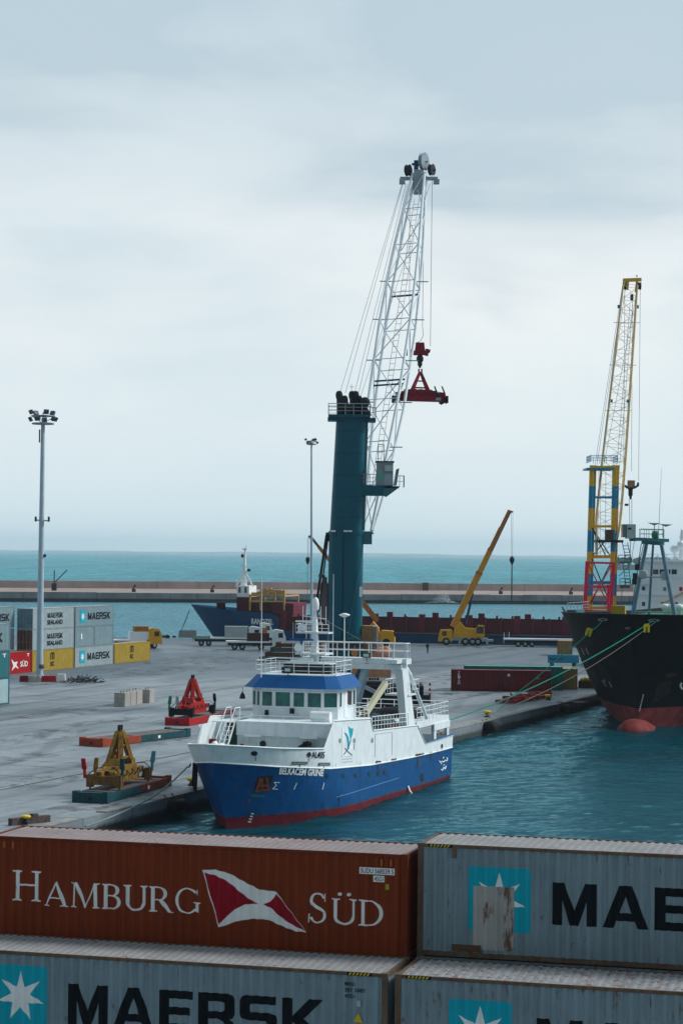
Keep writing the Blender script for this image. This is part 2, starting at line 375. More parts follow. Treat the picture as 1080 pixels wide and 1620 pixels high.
# vertical faces: algae band near the water
al = ramp(nt, mathn(nt, 'ADD', sp.outputs[2], mathn(nt, 'MULTIPLY', fine, .5)), [(0.0, 1.0), (.02, 0.0)])
zz = mathn(nt, 'ADD', mathn(nt, 'ADD', sp.outputs[2], .66), mathn(nt, 'MULTIPLY', fine, .5))
c = mixc(nt, ramp(nt, zz, [(.05, .93), (.35, 0.0)]), c, (.012, .018, .018))
nt.links.new(c, b.inputs['Base Color'])
bn = N(nt, 'ShaderNodeBump'); bn.inputs['Strength'].default_value = .4; bn.inputs['Distance'].default_value = .04
nt.links.new(fine, bn.inputs['Height']); nt.links.new(bn.outputs[0], b.inputs['Normal'])

pts = [(-700, -40), (500, -40), (500, 82), (q_edge(82).x, 82), tuple(corner[:2]), tuple(far_edge(-700)[:2])]
q = MB(); q.prism([(x, y, -7) for x, y in pts], (0, 0, 7)); tag(q.build('quay', qm), kind='structure')
# stone coping along the berth, with real gaps between the blocks
m_cop = mat('coping_stone', (.27, .27, .26), .85, var=.35, scale=.8, bump=.5, streak=.3)
cp = MB(); y = 100.0
while y < 388:
    a = q_edge(y+.04); bpt = q_edge(y+3.55)
    h = .07+random.uniform(-.02, .02)
    if random.random() > .12:
        cp.hexa([a+Vector((.03, 0, .004)), bpt+Vector((.03, 0, .004)), bpt+QL*.75+Vector((0, 0, .004)), a+QL*.75+Vector((0, 0, .004))],
            [a+Vector((.03, 0, h)), bpt+Vector((.03, 0, h)), bpt+QL*.72+Vector((0, 0, h)), a+QL*.72+Vector((0, 0, h))])
    y += 3.6
tag(cp.build('kerb', m_cop), kind='structure')
rl = MB()
for off in (43.0, 43.9, 12.5):
    a = q_edge(84)+QL*off; e = q_edge(372)+QL*off
    rl.hexa([a, e, e+QL*.22, a+QL*.22], [p+Vector((0, 0, .006)) for p in (a, e, e+QL*.22, a+QL*.22)])
tag(rl.build('crane_rail', mat('rail_steel', (.04, .045, .05), .7, var=.4, scale=.3)), kind='structure')

# stains, cracks and worn lines on the paving
sm2 = bpy.data.materials.new('oil_stain'); sm2.use_nodes = True; nt = sm2.node_tree; b = nt.nodes['Principled BSDF']; b.inputs['Base Color'].default_value = (.045, .055, .065, 1); b.inputs['Roughness'].default_value = .5
tc = N(nt, 'ShaderNodeTexCoord'); nz_ = noise(nt, mapping(nt, tc.outputs['Object'], (.5, .25, 1)), 1.0, 7, .7)
nt.links.new(ramp(nt, nz_, [(.48, 0.0), (.66, .55)]), b.inputs['Alpha'])
st_ = MB(); rs_ = random.Random(3)
def patch(cx, cy, rx, ry, z=.008):
    n = 22; st_.add([(cx+QD.x*rx*math.cos(6.2832*i/n)*k+QL.x*ry*math.sin(6.2832*i/n)*k, cy+QD.y*rx*math.cos(6.2832*i/n)*k+QL.y*ry*math.sin(6.2832*i/n)*k, z) for i in range(n) for k in (rs_.uniform(.7, 1.15),)], [tuple(range(n))])
for px, py, rx, ry in ((200, 1262, 9, 3), (320, 1135, 9, 3.5), (240, 1172, 8, 3), (205, 1112, 6, 2.5), (90, 1082, 5, 5), (640, 1022, 8, 20), (735, 1024, 5, 12), (380, 1030, 6, 14), (610, 1110, 16, 7), (800, 1098, 6, 14), (850, 1110, 7, 5), (60, 1165, 12, 3), (130, 1220, 10, 2.5), (60, 1240, 7, 2), (260, 1062, 12, 9), (330, 1045, 14, 10), (680, 1075, 12, 6), (90, 1130, 9, 3), (30, 1200, 9, 2), (150, 1145, 10, 2)):
    p_ = G(px, py); patch(p_.x, p_.y, rx, ry, .008+rs_.random()*.004)
tag(st_.build('oil_stains', sm2, fix=False), kind='structure')
ck = MB()
for k in range(26):
    p_ = q_edge(rs_.uniform(120, 330))+QL*rs_.uniform(2, 60); d_ = QD if k % 2 else QL; L_ = rs_.uniform(6, 26); prev = None
    for i in range(12):
        q_ = p_+d_*(L_*i/11)+(QL if k % 2 else QD)*rs_.uniform(-.12, .12)
        if prev is not None: o2 = (QL if k % 2 else QD)*rs_.uniform(.05, .13); ck.add([prev+Vector((0, 0, .014)), q_+Vector((0, 0, .014)), q_+o2+Vector((0, 0, .014)), prev+o2+Vector((0, 0, .014))], [(0, 1, 2, 3)])
        prev = q_
tag(ck.build('pavement_cracks', mat('crack_dark', (.05, .06, .065), .9), fix=False), kind='structure')
# water
import numpy as np
def water_mat(name, base, rough, sx_, sy_, dist, patch, psc, spec=.3, tint=(.40, .72, .82)):
    m = bpy.data.materials.new(name); m.use_nodes = True; nt = m.node_tree; b = nt.nodes['Principled BSDF']
    tc = N(nt, 'ShaderNodeTexCoord'); v = tc.outputs['Object']
    a = noise(nt, mapping(nt, v, (sx_, sy_, 1)), 1.0, 6, .65, .5)
    b2 = noise(nt, mapping(nt, v, (sx_*.22, sy_*.22, 1), (4, 4, 0), (0, 0, .3)), 1.0, 4, .55, .3)
    h = mathn(nt, 'ADD', mathn(nt, 'MULTIPLY', a, .5), mathn(nt, 'MULTIPLY', b2, 1.4))
    bn = N(nt, 'ShaderNodeBump'); bn.inputs['Strength'].default_value = 1.0; bn.inputs['Distance'].default_value = dist
    nt.links.new(h, bn.inputs['Height'])
    p1_ = noise(nt, mapping(nt, v, (psc[0], psc[1], 1)), 1.0, 6, .65, .6); p2_ = noise(nt, mapping(nt, v, (psc[0]*.12, psc[1]*.12, 1), (3, 1, 0)), 1.0, 4, .6, .5)
    pa = ramp(nt, mathn(nt, 'ADD', mathn(nt, 'MULTIPLY', p1_, .6), mathn(nt, 'MULTIPLY', p2_, .4)), [(.38, 0.0), (.62, 1.0)])
    col = mixc(nt, pa, tuple(x*(1-patch) for x in base), tuple(x*(1+patch) for x in base))
    df = N(nt, 'ShaderNodeBsdfDiffuse'); gl = N(nt, 'ShaderNodeBsdfGlossy'); fr = N(nt, 'ShaderNodeFresnel'); mx_ = N(nt, 'ShaderNodeMixShader')
    nt.links.new(col, df.inputs[0]); gl.inputs[0].default_value = (*tint, 1); fr.inputs[0].default_value = 1.33
    nt.links.new(ramp(nt, pa, [(0.0, rough*1.4), (1.0, rough*.8)]), gl.inputs['Roughness'])
    nt.links.new(bn.outputs[0], gl.inputs['Normal']); nt.links.new(bn.outputs[0], fr.inputs['Normal'])
    nt.links.new(mathn(nt, 'MULTIPLY', fr.outputs[0], spec), mx_.inputs[0]); nt.links.new(df.outputs[0], mx_.inputs[1]); nt.links.new(gl.outputs[0], mx_.inputs[2])
    nt.links.new(mx_.outputs[0], nt.nodes['Material Output'].inputs[0]); nt.nodes.remove(b)
    return m
wm = water_mat('harbour_water', (.012, .13, .175), .24, .55, 1.0, 1.6, .4, (.09, .02), 1.15, (.66, .88, .96))
wnear = water_mat('near_water', (.002, .046, .066), .07, 1.8, 3.0, .24, .35, (.05, .05), 1.0)
nb = [(-1500, 60), (1500, 60), (1500, 793.5+.212*1500+8), (-1500, 793.5-.212*1500+8)]
wt = MB(); wt.add([(x, y, WATER-.4) for x, y in nb], [(0, 1, 2, 3)]); tag(wt.build('harbour_water', wm, fix=False), kind='structure')
# the basin in front of us carries real wavelets
nx_, ny_ = 230, 620
U, V = np.meshgrid(np.linspace(0, 1, nx_+1), np.linspace(0, 1, ny_+1)); Y_ = 84+V**1.15*290; X_ = (-9.1+.373*(Y_-155)-.4)+U**1.1*95
rng = np.random.RandomState(5); Z_ = np.zeros_like(X_)
for i in range(46):
    lam = .9*(1.075**i); th = rng.normal(-.5, .65); k_ = 2*math.pi/lam; amp = .0085*lam**.55*rng.uniform(.5, 1.3)
    ph = k_*(X_*math.sin(th)+Y_*math.cos(th))+rng.uniform(0, 6.28); Z_ += amp*(np.sin(ph)+.25*np.sin(2*ph+.4))*(1 if lam < 9 else .5)
Z_ *= .72+.4*np.sin(X_*.05+Y_*.031+1)*np.sin(Y_*.07-X_*.02)
vs = np.stack([X_, Y_, Z_+WATER], -1).reshape(-1, 3)
ii = (np.arange(ny_)[:, None]*(nx_+1)+np.arange(nx_)[None, :]).reshape(-1)
fs = np.stack([ii, ii+1, ii+nx_+2, ii+nx_+1], -1)
me = bpy.data.meshes.new('basin_water'); me.from_pydata(vs.tolist(), [], fs.tolist()); me.polygons.foreach_set('use_smooth', [True]*len(fs)); me.materials.append(wnear)
o = bpy.data.objects.new('basin_water', me); C.objects.link(o); tag(o, kind='structure')
sm_ = water_mat('open_sea', (.008, .17, .21), .25, .12, .05, 9.0, .6, (.11, .014), .7, (.55, .85, .92))
ws = MB(); ws.add([(-1500, 793.5-.212*1500+8, WATER), (1500, 793.5+.212*1500+8, WATER), (9000, 2500, WATER), (9000, 15000, WATER), (-9000, 15000, WATER), (-9000, 1500, WATER)], [(0, 1, 2, 3, 4, 5)])
tag(ws.build('sea', sm_, fix=False), kind='structure')
bw0, bwa = Vector((0, 793.5, 0)), math.atan(.212)

# breakwater
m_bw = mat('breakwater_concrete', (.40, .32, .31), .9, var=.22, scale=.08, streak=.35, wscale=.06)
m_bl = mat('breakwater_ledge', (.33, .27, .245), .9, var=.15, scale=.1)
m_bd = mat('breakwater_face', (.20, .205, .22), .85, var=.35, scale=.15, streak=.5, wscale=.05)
m_alg = mat('algae', (.012, .022, .026), .6, var=.4, scale=.3)
t = thing('breakwater', 'long concrete breakwater wall with a walkway ledge, across the water', 'breakwater', (0, 793.5, 0), bwa)
x = -420.0; a1 = MB(); a2 = MB(); a3 = MB(); a4 = MB(); wi = 0
while x < 520:
    dz = random.uniform(-.05, .05); wdt = random.uniform(24, 34)
    a1.box(x+.06, x+wdt-.06, 32, 36, 1.0, 5.35+dz); x += wdt
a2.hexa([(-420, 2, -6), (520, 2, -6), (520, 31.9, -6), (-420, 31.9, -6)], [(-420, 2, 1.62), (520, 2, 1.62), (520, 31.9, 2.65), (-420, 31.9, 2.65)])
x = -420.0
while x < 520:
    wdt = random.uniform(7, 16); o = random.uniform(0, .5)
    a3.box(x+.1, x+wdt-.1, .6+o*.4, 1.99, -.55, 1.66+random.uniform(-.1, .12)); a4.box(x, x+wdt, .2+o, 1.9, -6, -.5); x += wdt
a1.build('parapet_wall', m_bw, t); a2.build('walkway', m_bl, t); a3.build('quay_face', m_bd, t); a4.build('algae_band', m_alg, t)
def bwpt(px, along=14.0, z=2.1):
    # a spot on the breakwater walkway seen at this column
    d = ray(px, 900); k = (793.5+along)/(d.y-.212*d.x); return Vector((d.x*k, d.y*k, z))
for i, (px, h, lab) in enumerate([(86, 4.6, 'dark davit post with a slanting arm on the left stretch of the breakwater'), ]):
    p = bwpt(px); p.z = 1.7; d = thing('davit', lab, 'davit', p)
    m = MB(); m.tube((0, 0, 0), (0, 0, 7.6), .22); m.box(-.9, .9, -.5, .5, 0, 3.0); m.build('post', M_dark, d); m = MB(); m.tube((.3, 0, 3.4), (4.6, 0, 7.8), .2); m.build('arm', M_dark, d)
for px, lab in ((336, 'small dark winch on the breakwater behind the lines of the blue ship bow'), (212, 'small dark winch on the breakwater above the three-high containers'), (792, 'small dark bollard on the breakwater near the yellow telescopic crane'), (903, 'crouching dark bollard on the breakwater left of the pink lattice')):
    m = MB(); m.box(-.7, .7, -.4, .4, 0, 1.1); m.tube((-.3, 0, 1), (.4, 0, 2.3), .3); m.blob((.45, 0, 2.3), .5, .4, .45)
    o = m.build('mooring_winch', M_dark); o.location = bwpt(px, 8, 1.8); tag(o, lab, 'winch', 'dark fittings on the breakwater')
for px in (673, 545):
    m = MB(); m.box(-1.1, 1.1, -.3, .3, 0, 3.2); m.box(-1.3, 1.3, -.4, .4, 3.2, 3.4)
    o = m.build('steel_door', M_rust); o.location = bwpt(px, 30.8, 2.2); tag(o, 'brown service door in the breakwater wall right of the big green crane' if px == 673 else 'brown service door in the breakwater wall hidden behind the big green crane', 'door')

# distant land in the haze
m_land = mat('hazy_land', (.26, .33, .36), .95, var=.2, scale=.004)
def ridge(name, x0, x1, y, hfun, n=120, kind='structure', th=250, m=m_land):
    mb = MB(); vs = []
    for i in range(n+1):
        x = x0+(x1-x0)*i/n; h = hfun(i/n)
        vs += [(x, y, -4), (x, y+th*.4, h), (x, y+th, -4)]
    fs = []
    for i in range(n):
        for k in range(2): fs.append((3*i+k, 3*i+k+1, 3*i+k+4, 3*i+k+3))
    mb.add(vs, fs, True); return tag(mb.build(name, m), kind=kind)
rnd = [random.uniform(0, 6.28) for _ in range(8)]
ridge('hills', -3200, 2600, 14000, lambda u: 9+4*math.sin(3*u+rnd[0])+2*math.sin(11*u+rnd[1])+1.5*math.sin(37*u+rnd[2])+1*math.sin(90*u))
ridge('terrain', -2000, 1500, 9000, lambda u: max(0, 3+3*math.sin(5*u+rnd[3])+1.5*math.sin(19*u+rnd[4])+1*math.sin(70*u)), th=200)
# far mole with trees and sheds behind the white ship
hb = thing('far_mole', 'low far mole behind the white ship bridge, dark with trees', 'mole', (370, 2700, 0), bwa)
m = MB(); m.box(-30, 500, 0, 30, -6, 5); m.build('mole_wall', m_bd, hb)
m = MB()
for i in range(160): 
    x = random.uniform(-25, 490); m.blob((x, 12+random.uniform(-6, 6), 8.5+random.uniform(0, 3)), random.uniform(3, 7), 4, random.uniform(3, 6), 7, 4, .2)
tag(m.build('tree_line', mat('far_foliage', (.035, .07, .075), .9, var=.3), hb), kind='stuff')

# ================================================================== CONTAINERS
def cmats(name, col, rust=.5, streak=.5, roof=(.42, .43, .44), roofrust=.5):
    return (mat(name+'_side', col, .55, var=.10, scale=.7, rust=rust, streak=streak), mat(name+'_roof', roof, .7, var=.14, scale=.9, rust=roofrust, streak=.1),
            mat(name+'_frame', tuple(x*.72 for x in col), .6, var=.2, rust=rust+.35, streak=.5))
def container(label, corner, ang, L, H, ms, door=None, group='shipping containers', post=None, cat='container', dmat=None):
    side, roof, frame = ms; W = 2.44
    t = thing('shipping_container', label, cat, corner, ang, group)
    def corr_profile(Lc):
        xs = [.16]; k = 0
        while True:
            done = False
            for o in (.072, .140, .210, .278):
                X = .16+k*PITCHC+o
                if X >= Lc-.16: done = True; break
                xs.append(X)
            if done: break
            k += 1
        xs.append(Lc-.16); return xs
    m = MB(); xs = corr_profile(L)
    for y0, sgn in ((.02, 1), (W-.02, -1)):
        vs = []
        for X in xs:
            yy = y0+sgn*corr(X)*(1 if X not in (xs[0], xs[-1]) else 0); vs += [(X, yy, .14), (X, yy, H-.09)]
        m.add(vs, [(2*i, 2*i+2, 2*i+3, 2*i+1) for i in range(len(xs)-1)])
    if door != 'left' or True:
        for X0, sgn, nm in ((.05, 1, 'left'), (L-.05, -1, 'right')):
            if nm == door: continue
            ys = [.16+i*(W-.32)/32 for i in range(33)]; vs = []
            for i, Y in enumerate(ys):
                d = (0, 0, .04, .04)[i % 4]*sgn; vs += [(X0+d, Y, .14), (X0+d, Y, H-.09)]
            m.add(vs, [(2*i, 2*i+2, 2*i+3, 2*i+1) for i in range(32)])
    m.build('side_panels', side, t, fix=False)
    r = MB(); n = int((L-.3)/.22); vs = []
    st = (L-.12)/n
    for i in range(n+1):
        for o, dz in ((0, 0), (.42, 0), (.5, .022), (.92, .022)):
            if i == n and o: continue
            X = .06+(i+o)*st; vs += [(X, .06, H-.045+dz), (X, W/2, H-.035+dz), (X, W-.06, H-.045+dz)]
    nn = len(vs)//3
    r.add(vs, [(3*i+k, 3*i+3+k, 3*i+4+k, 3*i+1+k) for i in range(nn-1) for k in range(2)]); r.build('roof', roof, t)
    f = MB()
    for x0, x1 in ((0, .16), (L-.16, L)):
        for y0, y1 in ((0, .12), (W-.12, W)): f.box(x0, x1, y0, y1, .118, H-.118)
    for y0, y1 in ((.015, .07), (W-.07, W-.015)):
        f.box(.178, L-.178, y0, y1, 0.02, .15); f.box(.178, L-.178, y0, y1, H-.1, H-.01)
    for x0, x1 in ((.015, .1), (L-.1, L-.015)):
        f.box(x0, x1, .17, W-.17, 0.02, .15); f.box(x0, x1, .17, W-.17, H-.12, H-.012)
    f.box(.1, L-.1, .07, W-.07, .08, .12)
    for x0, x1 in ((-.004, .178), (L-.178, L+.004)):
        for y0, y1 in ((-.004, .162), (W-.162, W+.004)):
            for z0, z1 in ((0, .118), (H-.118, H)): f.box(x0, x1, y0, y1, z0, z1)
    f.build('frame', post or frame, t)
    if door:
        for k in (0, 1):
            d = MB(); X = .03 if door == 'left' else L-.03; y0 = .14+k*(W/2-.13); y1 = y0+W/2-.15; s = -1 if door == 'left' else 1
            d.box(min(X, X-s*.05), max(X, X-s*.05), y0, y1, .15, H-.12)
            for zz in (.55, 1.2, 1.85, 2.3): d.box(min(X, X+s*.02), max(X, X+s*.02), y0+.06, y1-.06, zz, zz+.12)
            do = d.build('door', dmat or side, t); 
            for yy in (y0+.22, y1-.3):
                bb = MB(); bb.tube((X+s*.045, yy, .1), (X+s*.045, yy, H-.1), .02); bb.box(min(X+s*.02, X+s*.06), max(X+s*.02, X+s*.06), yy-.04, yy+.3, 1.15, 1.19); bb.build('locking_bar', M_steel, do)
    return t
def face_uv(t):                       # photo point -> position on the near long side of a container
    o = t.location; a = t.rotation_euler.z; xd = Vector((math.cos(a), math.sin(a), 0)); nrm = Vector((math.sin(a), -math.cos(a), 0))
    def fn(px, py):
        d = ray(px, py); c0 = Vector((0, 0, CAM_H)); k = (o-c0).dot(nrm)/d.dot(nrm); p = c0+d*k
        return ((p-o).dot(xd), p.z-o.z)
    return fn
FG = R(-15.0); ux = Vector((math.cos(FG), math.sin(FG), 0)); uy = Vector((-math.sin(FG), math.cos(FG), 0))
brown = mat('rusty_corner_post', (.12, .095, .07), .7, var=.35, scale=1.2, rust=1.0, streak=.5)
MR = cmats('rust_red_container', (.20, .032, .007), .22, .55, (.24, .205, .21), .45)
MG = cmats('grey_blue_container', (.20, .285, .33), .30, .5, (.245, .25, .26), .5)
MG2 = cmats('worn_grey_blue_container', (.20, .285, .33), .5, .5, (.25, .27, .29), .85)
HC = 2.896
# back row top: red with the serif lettering
rR = Vector((1.87, 58.7, 5.80))
c_red = container('brick-red forty-foot container with white serif words and a red and white flag', rR-ux*12.19, FG, 12.19, HC, MR, group='containers stacked in the foreground')
uv = face_uv(c_red)
def at(px, py): return uv(px, py)
h0, h1 = at(19, 1425), at(64, 1380)
w0 = at(315, 1444)
vb = .96
decal(serif_word('H', at(19, 1400)[0], at(65, 1400)[0], h0[1], h1[1]+.01)+serif_word('AMBURG', at(69, 1410)[0], at(316, 1425)[0], .99, 1.69), 'lettering', M_wtext, c_red)
decal(serif_word('S', at(486, 1435)[0], at(517, 1435)[0], .93, 1.74)+serif_word('ÜD', at(522, 1440)[0], at(606, 1440)[0], .92, 1.62), 'lettering', M_wtext, c_red)
c8 = lambda L_: [at(300+x/3, 1340+y/3) for x, y in L_]
OUT = c8([(57,112),(120,110),(190,130),(260,170),(330,205),(410,215),(440,260),(552,408),(500,403),(440,380),(370,348),(300,343),(220,355),(160,378),(135,383)])
decal([OUT], 'flag_emblem', M_wtext, c_red, lift=.003)
m_flag = mat('flag_crimson', (.30, .003, .018), .55, var=.12, streak=.3)
decal([c8([(66,124),(120,137),(180,167),(250,227),(300,262),(325,272),(260,275),(210,300),(160,345),(136,370)]), c8([(410,224),(545,402),(480,370),(430,335),(380,290),(345,275),(380,262),(400,240)])], 'flag_field', m_flag, c_red, lift=.007)
def plate(t, s, u0, u1, v0, v1, bgm=M_wtext, fgm=M_ktext, pad=.03):
    decal([rc(u0-pad, u1+pad, v0-pad*.8, v1+pad*.8)], 'number_plate', bgm, t, lift=.014, follow=False)
    m = MB(); put_text(m, s, u0, u1, v0, v1, lambda a, b_: (a, .02-.018, b_), .012); m.build('lettering', fgm, t)
plate(c_red, 'SUDU 568539 5', 10.88, 11.80, 2.35, 2.48); plate(c_red, '45G1', 11.27, 11.52, 2.15, 2.27)
decal([rc(11.58, 11.68, 1.93, 2.08)], 'warning_sticker', mat('yellow_sticker', (.35, .32, .02), .6), c_red, lift=.012, follow=False)
m = MB()
for px in (6, 20, 603, 618):
    u = at(px, 1360)[0]; m.box(u-.03, u+.03, .005, .03, HC-.34, HC-.16)
m.build('air_vents', mat('vent_orange', (.35, .12, .03), .6), c_red)

M_LOGO = [0]
def cyan_logo(t, u0, u1, v0, v1, pf, patch=None):
    decal([rrect(u0, u1, v0, v1, .10)], 'logo_square', M_cyan, t, lift=.003)
    cx, cy = (u0+u1)/2, (v0+v1)/2; s = star(cx, cy, (v1-v0)*.42, 7, .40)
    polys = [[s[(2*i-1) % 14], s[2*i], s[(2*i+1) % 14], (cx, cy)] for i in range(7)]
    decal(polys, 'logo_star', M_wtext, t, lift=.007)
# front row, left: black block letters
fR = Vector((1.30, 56.0, 3.124))
c_fl = container('grey-blue container below the brick-red one, black block word and cyan star square', fR-ux*12.19, FG, 12.19, HC, MG, post=brown, group='containers stacked in the foreground')
uv = face_uv(c_fl)
vt = uv(107, 1557)[1]; vt2 = uv(513, 1588)[1]
decal(block_word('MAERSK', uv(106, 1590)[0], uv(514, 1600)[0], vt-1.08, vt), 'lettering', M_ktext, c_fl)
u1 = uv(73, 1570)[0]; v1 = uv(60, 1530)[1]
cyan_logo(c_fl, u1-1.5, u1, v1-1.65, v1, at)
def small_lines(t, lines, u0, vtop, hgt, wch, m=M_ktext):
    mb = MB()
    for i, s in enumerate(lines):
        v1_ = vtop-i*hgt*1.55; put_text(mb, s, u0, u0+wch*len(s), v1_-hgt, v1_, lambda a, b_: (a, .015, b_), .015)
    mb.build('lettering', m, t)
uL = uv(545, 1560)
small_lines(c_fl, ['MRKU', '381 5087', '45G1'], uL[0], uv(545, 1554)[1], .10, .068)
uT = uv(566, 1611); m_warn = mat('warning_yellow', (.6, .42, .02), .6)
decal([[(uT[0]-.13, uT[1]-.12), (uT[0]+.13, uT[1]-.12), (uT[0], uT[1]+.12)]], 'warning_triangle', m_warn, t := c_fl, lift=.01, follow=False)
decal([rc(uT[0]-.05, uT[0]+.06, uT[1]+.28, uT[1]+.44)], 'small_sign', M_grey, c_fl, lift=.01, follow=False)
# front row, right
fr0 = Vector((1.49, 56.0, 3.124))-uy*.02
c_fr = container('rust-roofed grey-blue container at the bottom right corner of the photo', fr0, FG, 12.19, HC, MG2, post=brown, group='containers stacked in the foreground')
uv = face_uv(c_fr); a = uv(709, 1581)
cyan_logo(c_fr, a[0], uv(809, 1600)[0], a[1]-1.7, a[1], at)
a = uv(848, 1612); decal(block_word('MAERSK', a[0], a[0]+7.3, a[1]-1.1, a[1]), 'lettering', M_ktext, c_fr)
# back row, right
br0 = Vector((2.15, 59.0, 5.95))
c_br = container('grey-blue container right of the brick-red one, its cyan star half covered by a rusty patch', br0, FG, 12.19, 3.03, MG, post=brown, group='containers stacked in the foreground')
uv = face_uv(c_br); a = uv(740, 1371); b2 = uv(838, 1480)
cyan_logo(c_br, a[0], b2[0], b2[1]+.03, a[1], at)
p0 = uv(748, 1402); p1 = uv(812, 1509)
decal([rc(p0[0], p1[0], p1[1]+.04, p0[1])], 'repair_patch', mat('repair_patch_paint', (.38, .39, .38), .65, var=.1, rust=.8, streak=.35, scale=1.2, wscale=.6), c_br, lift=.011)
a = uv(873, 1398); decal(block_word('MAERSK', a[0], a[0]+7.45, a[1]-1.1, a[1]+.02), 'lettering', M_ktext, c_br)
decal([rc(.95, 1.75, .17, .36)], 'placard', mat('rusty_placard', (.10, .06, .04), .8, rust=.8), c_br, lift=.014, follow=False)
for t_, hh in ((c_br, 3.03), (c_fr, HC), (c_fl, HC)):
    u0 = .32 if t_ is not c_fl else 11.15
    mk = [[(u0+i*.095, hh-.085), (u0+i*.095+.05, hh-.085), (u0+i*.095+.09, hh-.02), (u0+i*.095+.04, hh-.02)] for i in range(6)]
    decal([rc(u0-.04, u0+.62, hh-.095, hh-.012)], 'hazard_strip', M_ktext, t_, lift=.008, follow=False)
    decal(mk, 'hazard_marks', m_warn, t_, lift=.011, follow=False)
mb = MB(); mb.box(.95, 1.07, -.03, .02, 3.03-.36, 3.03-.1); mb.build('bracket', brown, c_br)
# tiers that carry them
for src, dz, lab in ((c_red, 2.9, 'brick-red container directly under the one with the serif words'), (c_fl, 3.12, 'grey-blue container at the foot of the front stack on the left')):
    o = container(lab, src.location-Vector((0, 0, dz)), FG, 12.19, dz-.01 if dz > 3 else HC, MR if src is c_red else MG, group='containers stacked in the foreground')
container('brick-red container on the ground at the foot of the back stack', c_red.location-Vector((0, 0, 5.8)), FG, 12.19, HC, MR, group='containers stacked in the foreground')
container('worn grey-blue container on the ground at the foot of the front right stack', c_fr.location-Vector((0, 0, 3.12)), FG, 12.19, 3.11, MG2, group='containers stacked in the foreground')
container('worn grey-blue container in the middle of the back right stack', c_br.location-Vector((0, 0, 2.97)), FG, 12.19, 2.96, MG2, group='containers stacked in the foreground')
container('plain grey-blue container on the ground at the foot of the back right stack', c_br.location-Vector((0, 0, 5.94)), FG, 12.19, 2.96, MG, group='containers stacked in the foreground')

# ---- left stack on the quay
S0 = Vector((-42.1, 298.9, 0))
def sp_(k, tier=0, off=0.0, row=0): return S0+QD*(12.6*k+off)+QL*2.7*row+Vector((0, 0, HC*tier))
MLG = cmats('light_grey_container', (.40, .50, .53), .35, .3, (.55, .60, .62), .2)
MYC = cmats('mustard_container', (.48, .34, .055), .3, .4, (.52, .45, .28), .3)
MBC = cmats('blue_grey_container', (.26, .38, .43), .35, .35, (.50, .55, .57), .2)
MRC = cmats('bright_red_container', (.48, .012, .018), .1, .25, (.40, .2, .2), .3)
MTC = cmats('teal_container', (.05, .24, .28), .2, .4, (.45, .52, .54), .2)
m_end = mat('faded_blue_door', (.13, .25, .31), .6, var=.25, rust=.5, streak=.4); m_endr = mat('rust_brown_door', (.08, .045, .035), .8, var=.5, rust=1.4)
gl = 'containers stacked at the left of the quay'
def wtext(t, s, u0, u1, v0, v1, m=M_ktext, bold=.02, name='lettering'):
    mb = MB(); put_text(mb, s, u0, u1, v0, v1, lambda a, b_: (a, .008, b_), bold); return mb.build(name, m, t)
def sealand(t):
    decal(block_word('MAERSK', 4.3, 8.9, 1.5, 2.2), 'lettering', M_ktext, t, follow=False, lift=.012)
    wtext(t, 'SEALAND', 4.2, 8.8, .55, 1.2, bold=.04)
def starlogo(t, u0=1.5):
    decal([rrect(u0, u0+1.65, .55, 2.35, .1)], 'logo_square', M_cyan, t, follow=False, lift=.010)
    s = star(u0+.82, 1.45, .62, 7, .42); decal([[s[(2*i-1) % 14], s[2*i], s[(2*i+1) % 14], (u0+.82, 1.45)] for i in range(7)], 'logo_star', M_wtext, t, follow=False, lift=.014)
    decal(block_word('MAERSK', u0+2.4, u0+9.6, .95, 1.95), 'lettering', M_ktext, t, follow=False, lift=.012)
def mscmark(t, u0=5.2):
    s = [rc(u0, u0+.22, 1.45, 2.35), rc(u0+.5, u0+.72, 1.45, 2.27), rc(u0+1.0, u0+1.22, 1.45, 2.27), rc(u0+.22, u0+1.22, 2.28, 2.45)]
    decal(s, 'logo_mark', M_ktext, t, follow=False, lift=.012); wtext(t, 'SC', u0+.05, u0+1.2, .55, 1.2, bold=.05)
t = container('white container, topmost of the stack just behind the tall lamp pole', sp_(0, 2), QA, 12.19, HC, MLG, 'left', gl, dmat=m_end); sealand(t)
t = container('white container with rusty brown doors, middle one behind the tall lamp pole', sp_(0, 1), QA, 12.19, HC, MLG, 'left', gl, dmat=m_endr); sealand(t)
t = container('mustard container on the ground just behind the tall lamp pole', sp_(0, 0), QA, 12.19, HC, MYC, 'left', gl); mscmark(t)
t = container('blue-grey container with a cyan star square, topmost beside the open water', sp_(1, 2), QA, 12.19, HC, MBC, None, gl); starlogo(t)
for k in (0, 1):
    t = container(('unmarked grey twenty-foot container, nearer one of the middle pair', 'unmarked grey twenty-foot container, farther one of the middle pair')[k], sp_(1, 1, k*6.12), QA, 6.06, HC, MBC, None, gl)
    if not k: decal([rc(1.8, 2.2, 1.1, 1.9)], 'pale_panel', M_wtext, t, follow=False, lift=.01)
t = container('pale blue container with a cyan star square on the ground, below the unmarked pair', sp_(1, 0), QA, 12.19, HC, MLG, None, gl); starlogo(t)
t = container('single mustard container on the ground at the right end of the left stack', sp_(2, 0), QA, 12.19, HC, MYC, None, gl); mscmark(t)
t = container('bright red twenty-foot container with a white bird-like flag mark, left of the lamp pole', sp_(0, 0, -6.35), QA, 6.06, HC, MRC, None, gl)
decal([[(.5, 2.0), (1.3, 1.55), (2.3, 1.6), (1.9, 1.15), (2.6, .6), (1.6, .9), (.6, .4), (1.05, 1.1)]], 'flag_mark', M_wtext, t, follow=False, lift=.012)
